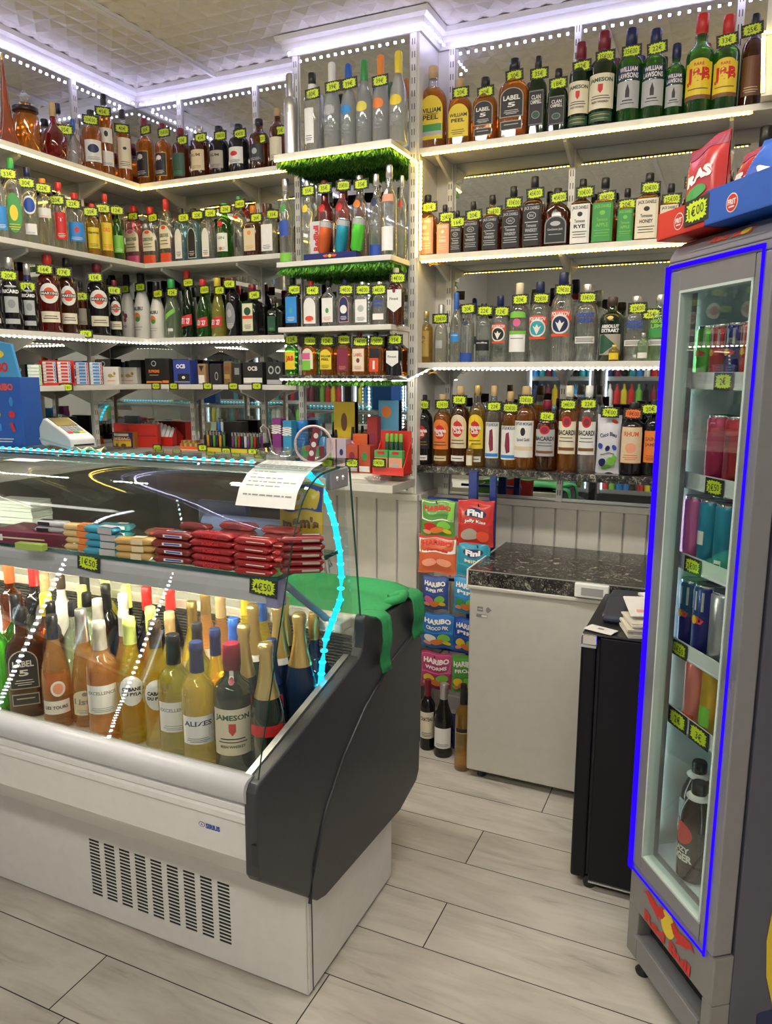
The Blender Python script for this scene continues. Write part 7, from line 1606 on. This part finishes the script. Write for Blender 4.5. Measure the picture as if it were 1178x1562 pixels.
# energy drink gift tray on the column second shelf
q = ony(511, 388, 3.0); o = thing('energy_drink_tray', 'navy display tray holding three leaning cans on column shelf', 'display tray', (q[0], 2.9535, ZK['c2']+.0005))
MB().box(-.13, .125, 0, .045, 0, .026).build('tray_body', CB('redbull_navy', (.01, .02, .14), .3), o, bevel=.002)
MB().box(-.115, -.055, .035, .040, .026, .165).build('tray_header', CB('tray_silver', (.60, .60, .62), .35), o)
printed([('t', 'RedBull', -.085, .095, .105, .026, 'r', .05, PI/2)], .035, o, name='header_print'); printed([('o', 0, .013, .016, .014, 'y'), ('p', [(-.035, .016), (-.012, .020), (-.006, .010), (-.025, .008)], 'R'), ('p', [(.035, .016), (.012, .020), (.006, .010), (.025, .008)], 'R')], 0, o, name='bull_emblem')
for i, (px, m_, ds) in enumerate(((497, CM('orange_red', (.65, .12, .03)), 'orange-red'), (523, BLU, 'blue'), (547, GRN, 'green'))):
    p = ony(px, 385, 2.985); c = thing('drink_can', f'{ds} slim can leaning in the navy tray on the column', 'can', (p[0]-.008, 2.978, ZK['c2']+.0285), 0, 'leaning cans in the tray', 0, .13)
    r, h = .0265, .135; MB().lathe([(0, r*.78), (.004, r*.8), (.010, r), (h-.012, r), (h-.006, r*.9)], 20).build('can_body', m_, c); MB().lathe([(h-.006, r*.9), (h-.001, r*.93), (h, r*.9), (h-.003, r*.2)], 20).build('can_lid', M['chrome'], c)
    m1, ms = art([('r', 0, .86, 4, .16, 's'), ('p', [(-1.2, .7), (-.2, .95), (-1.2, .95)], 's')], lambda x, y, L: ((r+.0004+.0002*L)*math.sin(x/r), -(r+.0004+.0002*L)*math.cos(x/r), y), r, h, curved=True); m1.build('can_print', ms, c)

# ================================================================== BEHIND THE VIEWER: what the mirrors show
for i, x in enumerate((-1.9, -1.0, -.1, .8)):
    o = thing('glass_door_cooler', ('lit glass-door cooler of bottles', 'second lit glass-door cooler of bottles', 'third lit glass-door cooler of bottles', 'fourth lit glass-door cooler of bottles')[i]+' along the front wall', 'cooler', (x, -2.45, 0), PI, 'coolers along the front wall')
    MB().box(-.40, .40, .06, .52, 0, .25).build('machine_base', M['black'], o); MB().box(-.40, .40, .02, .52, 1.95, 2.15).build('head_panel', (MATS['silver_door_profile'], M['black'])[i % 2], o)
    for a in (-.40, .37): MB().box(a, a+.03, .02, .52, .25, 1.95).build('cabinet_side', M['silver'], o)
    MB().box(-.37, .37, .49, .50, .25, 1.95).build('cabinet_back', plain('cooler_liner', (.55, .60, .66), .4), o)
    for a in (-.36, .35): MB().box(a, a+.01, .05, .06, .30, 1.90).build('door_light', emit('cooler_light', (.75, .88, 1.0), 10), o)
    for k in range(5):
        z = .28+k*.335; MB().box(-.37, .37, .08, .49, z-.02, z).build('rack', M['white'], o); MB().box(-.37, .37, .075, .08, z-.03, z+.02).build('rack_edge', (INK['S'], INK['s'])[k % 2], o)
        b = MB()
        mts = [GL['dark'], INK['B'], INK['r'], INK['G'], INK['w'], INK['m'], INK['y'], INK['n'], INK['t']]
        for j in range(9):
            pr_ = [(zz*.28, rr*.036) for zz, rr in SH[('std', 'wine', 'pet')[(i+k) % 3]][0]]
            b.lathe(pr_, 10, random.randrange(9), at=(-.33+j*.082, .16, z))
        b.build('bottle_row', mts, o)['kind'] = 'stuff'
    MB().box(-.37, .37, .02, .026, .25, 1.95).build('door_glass', M['glasspane'], o)
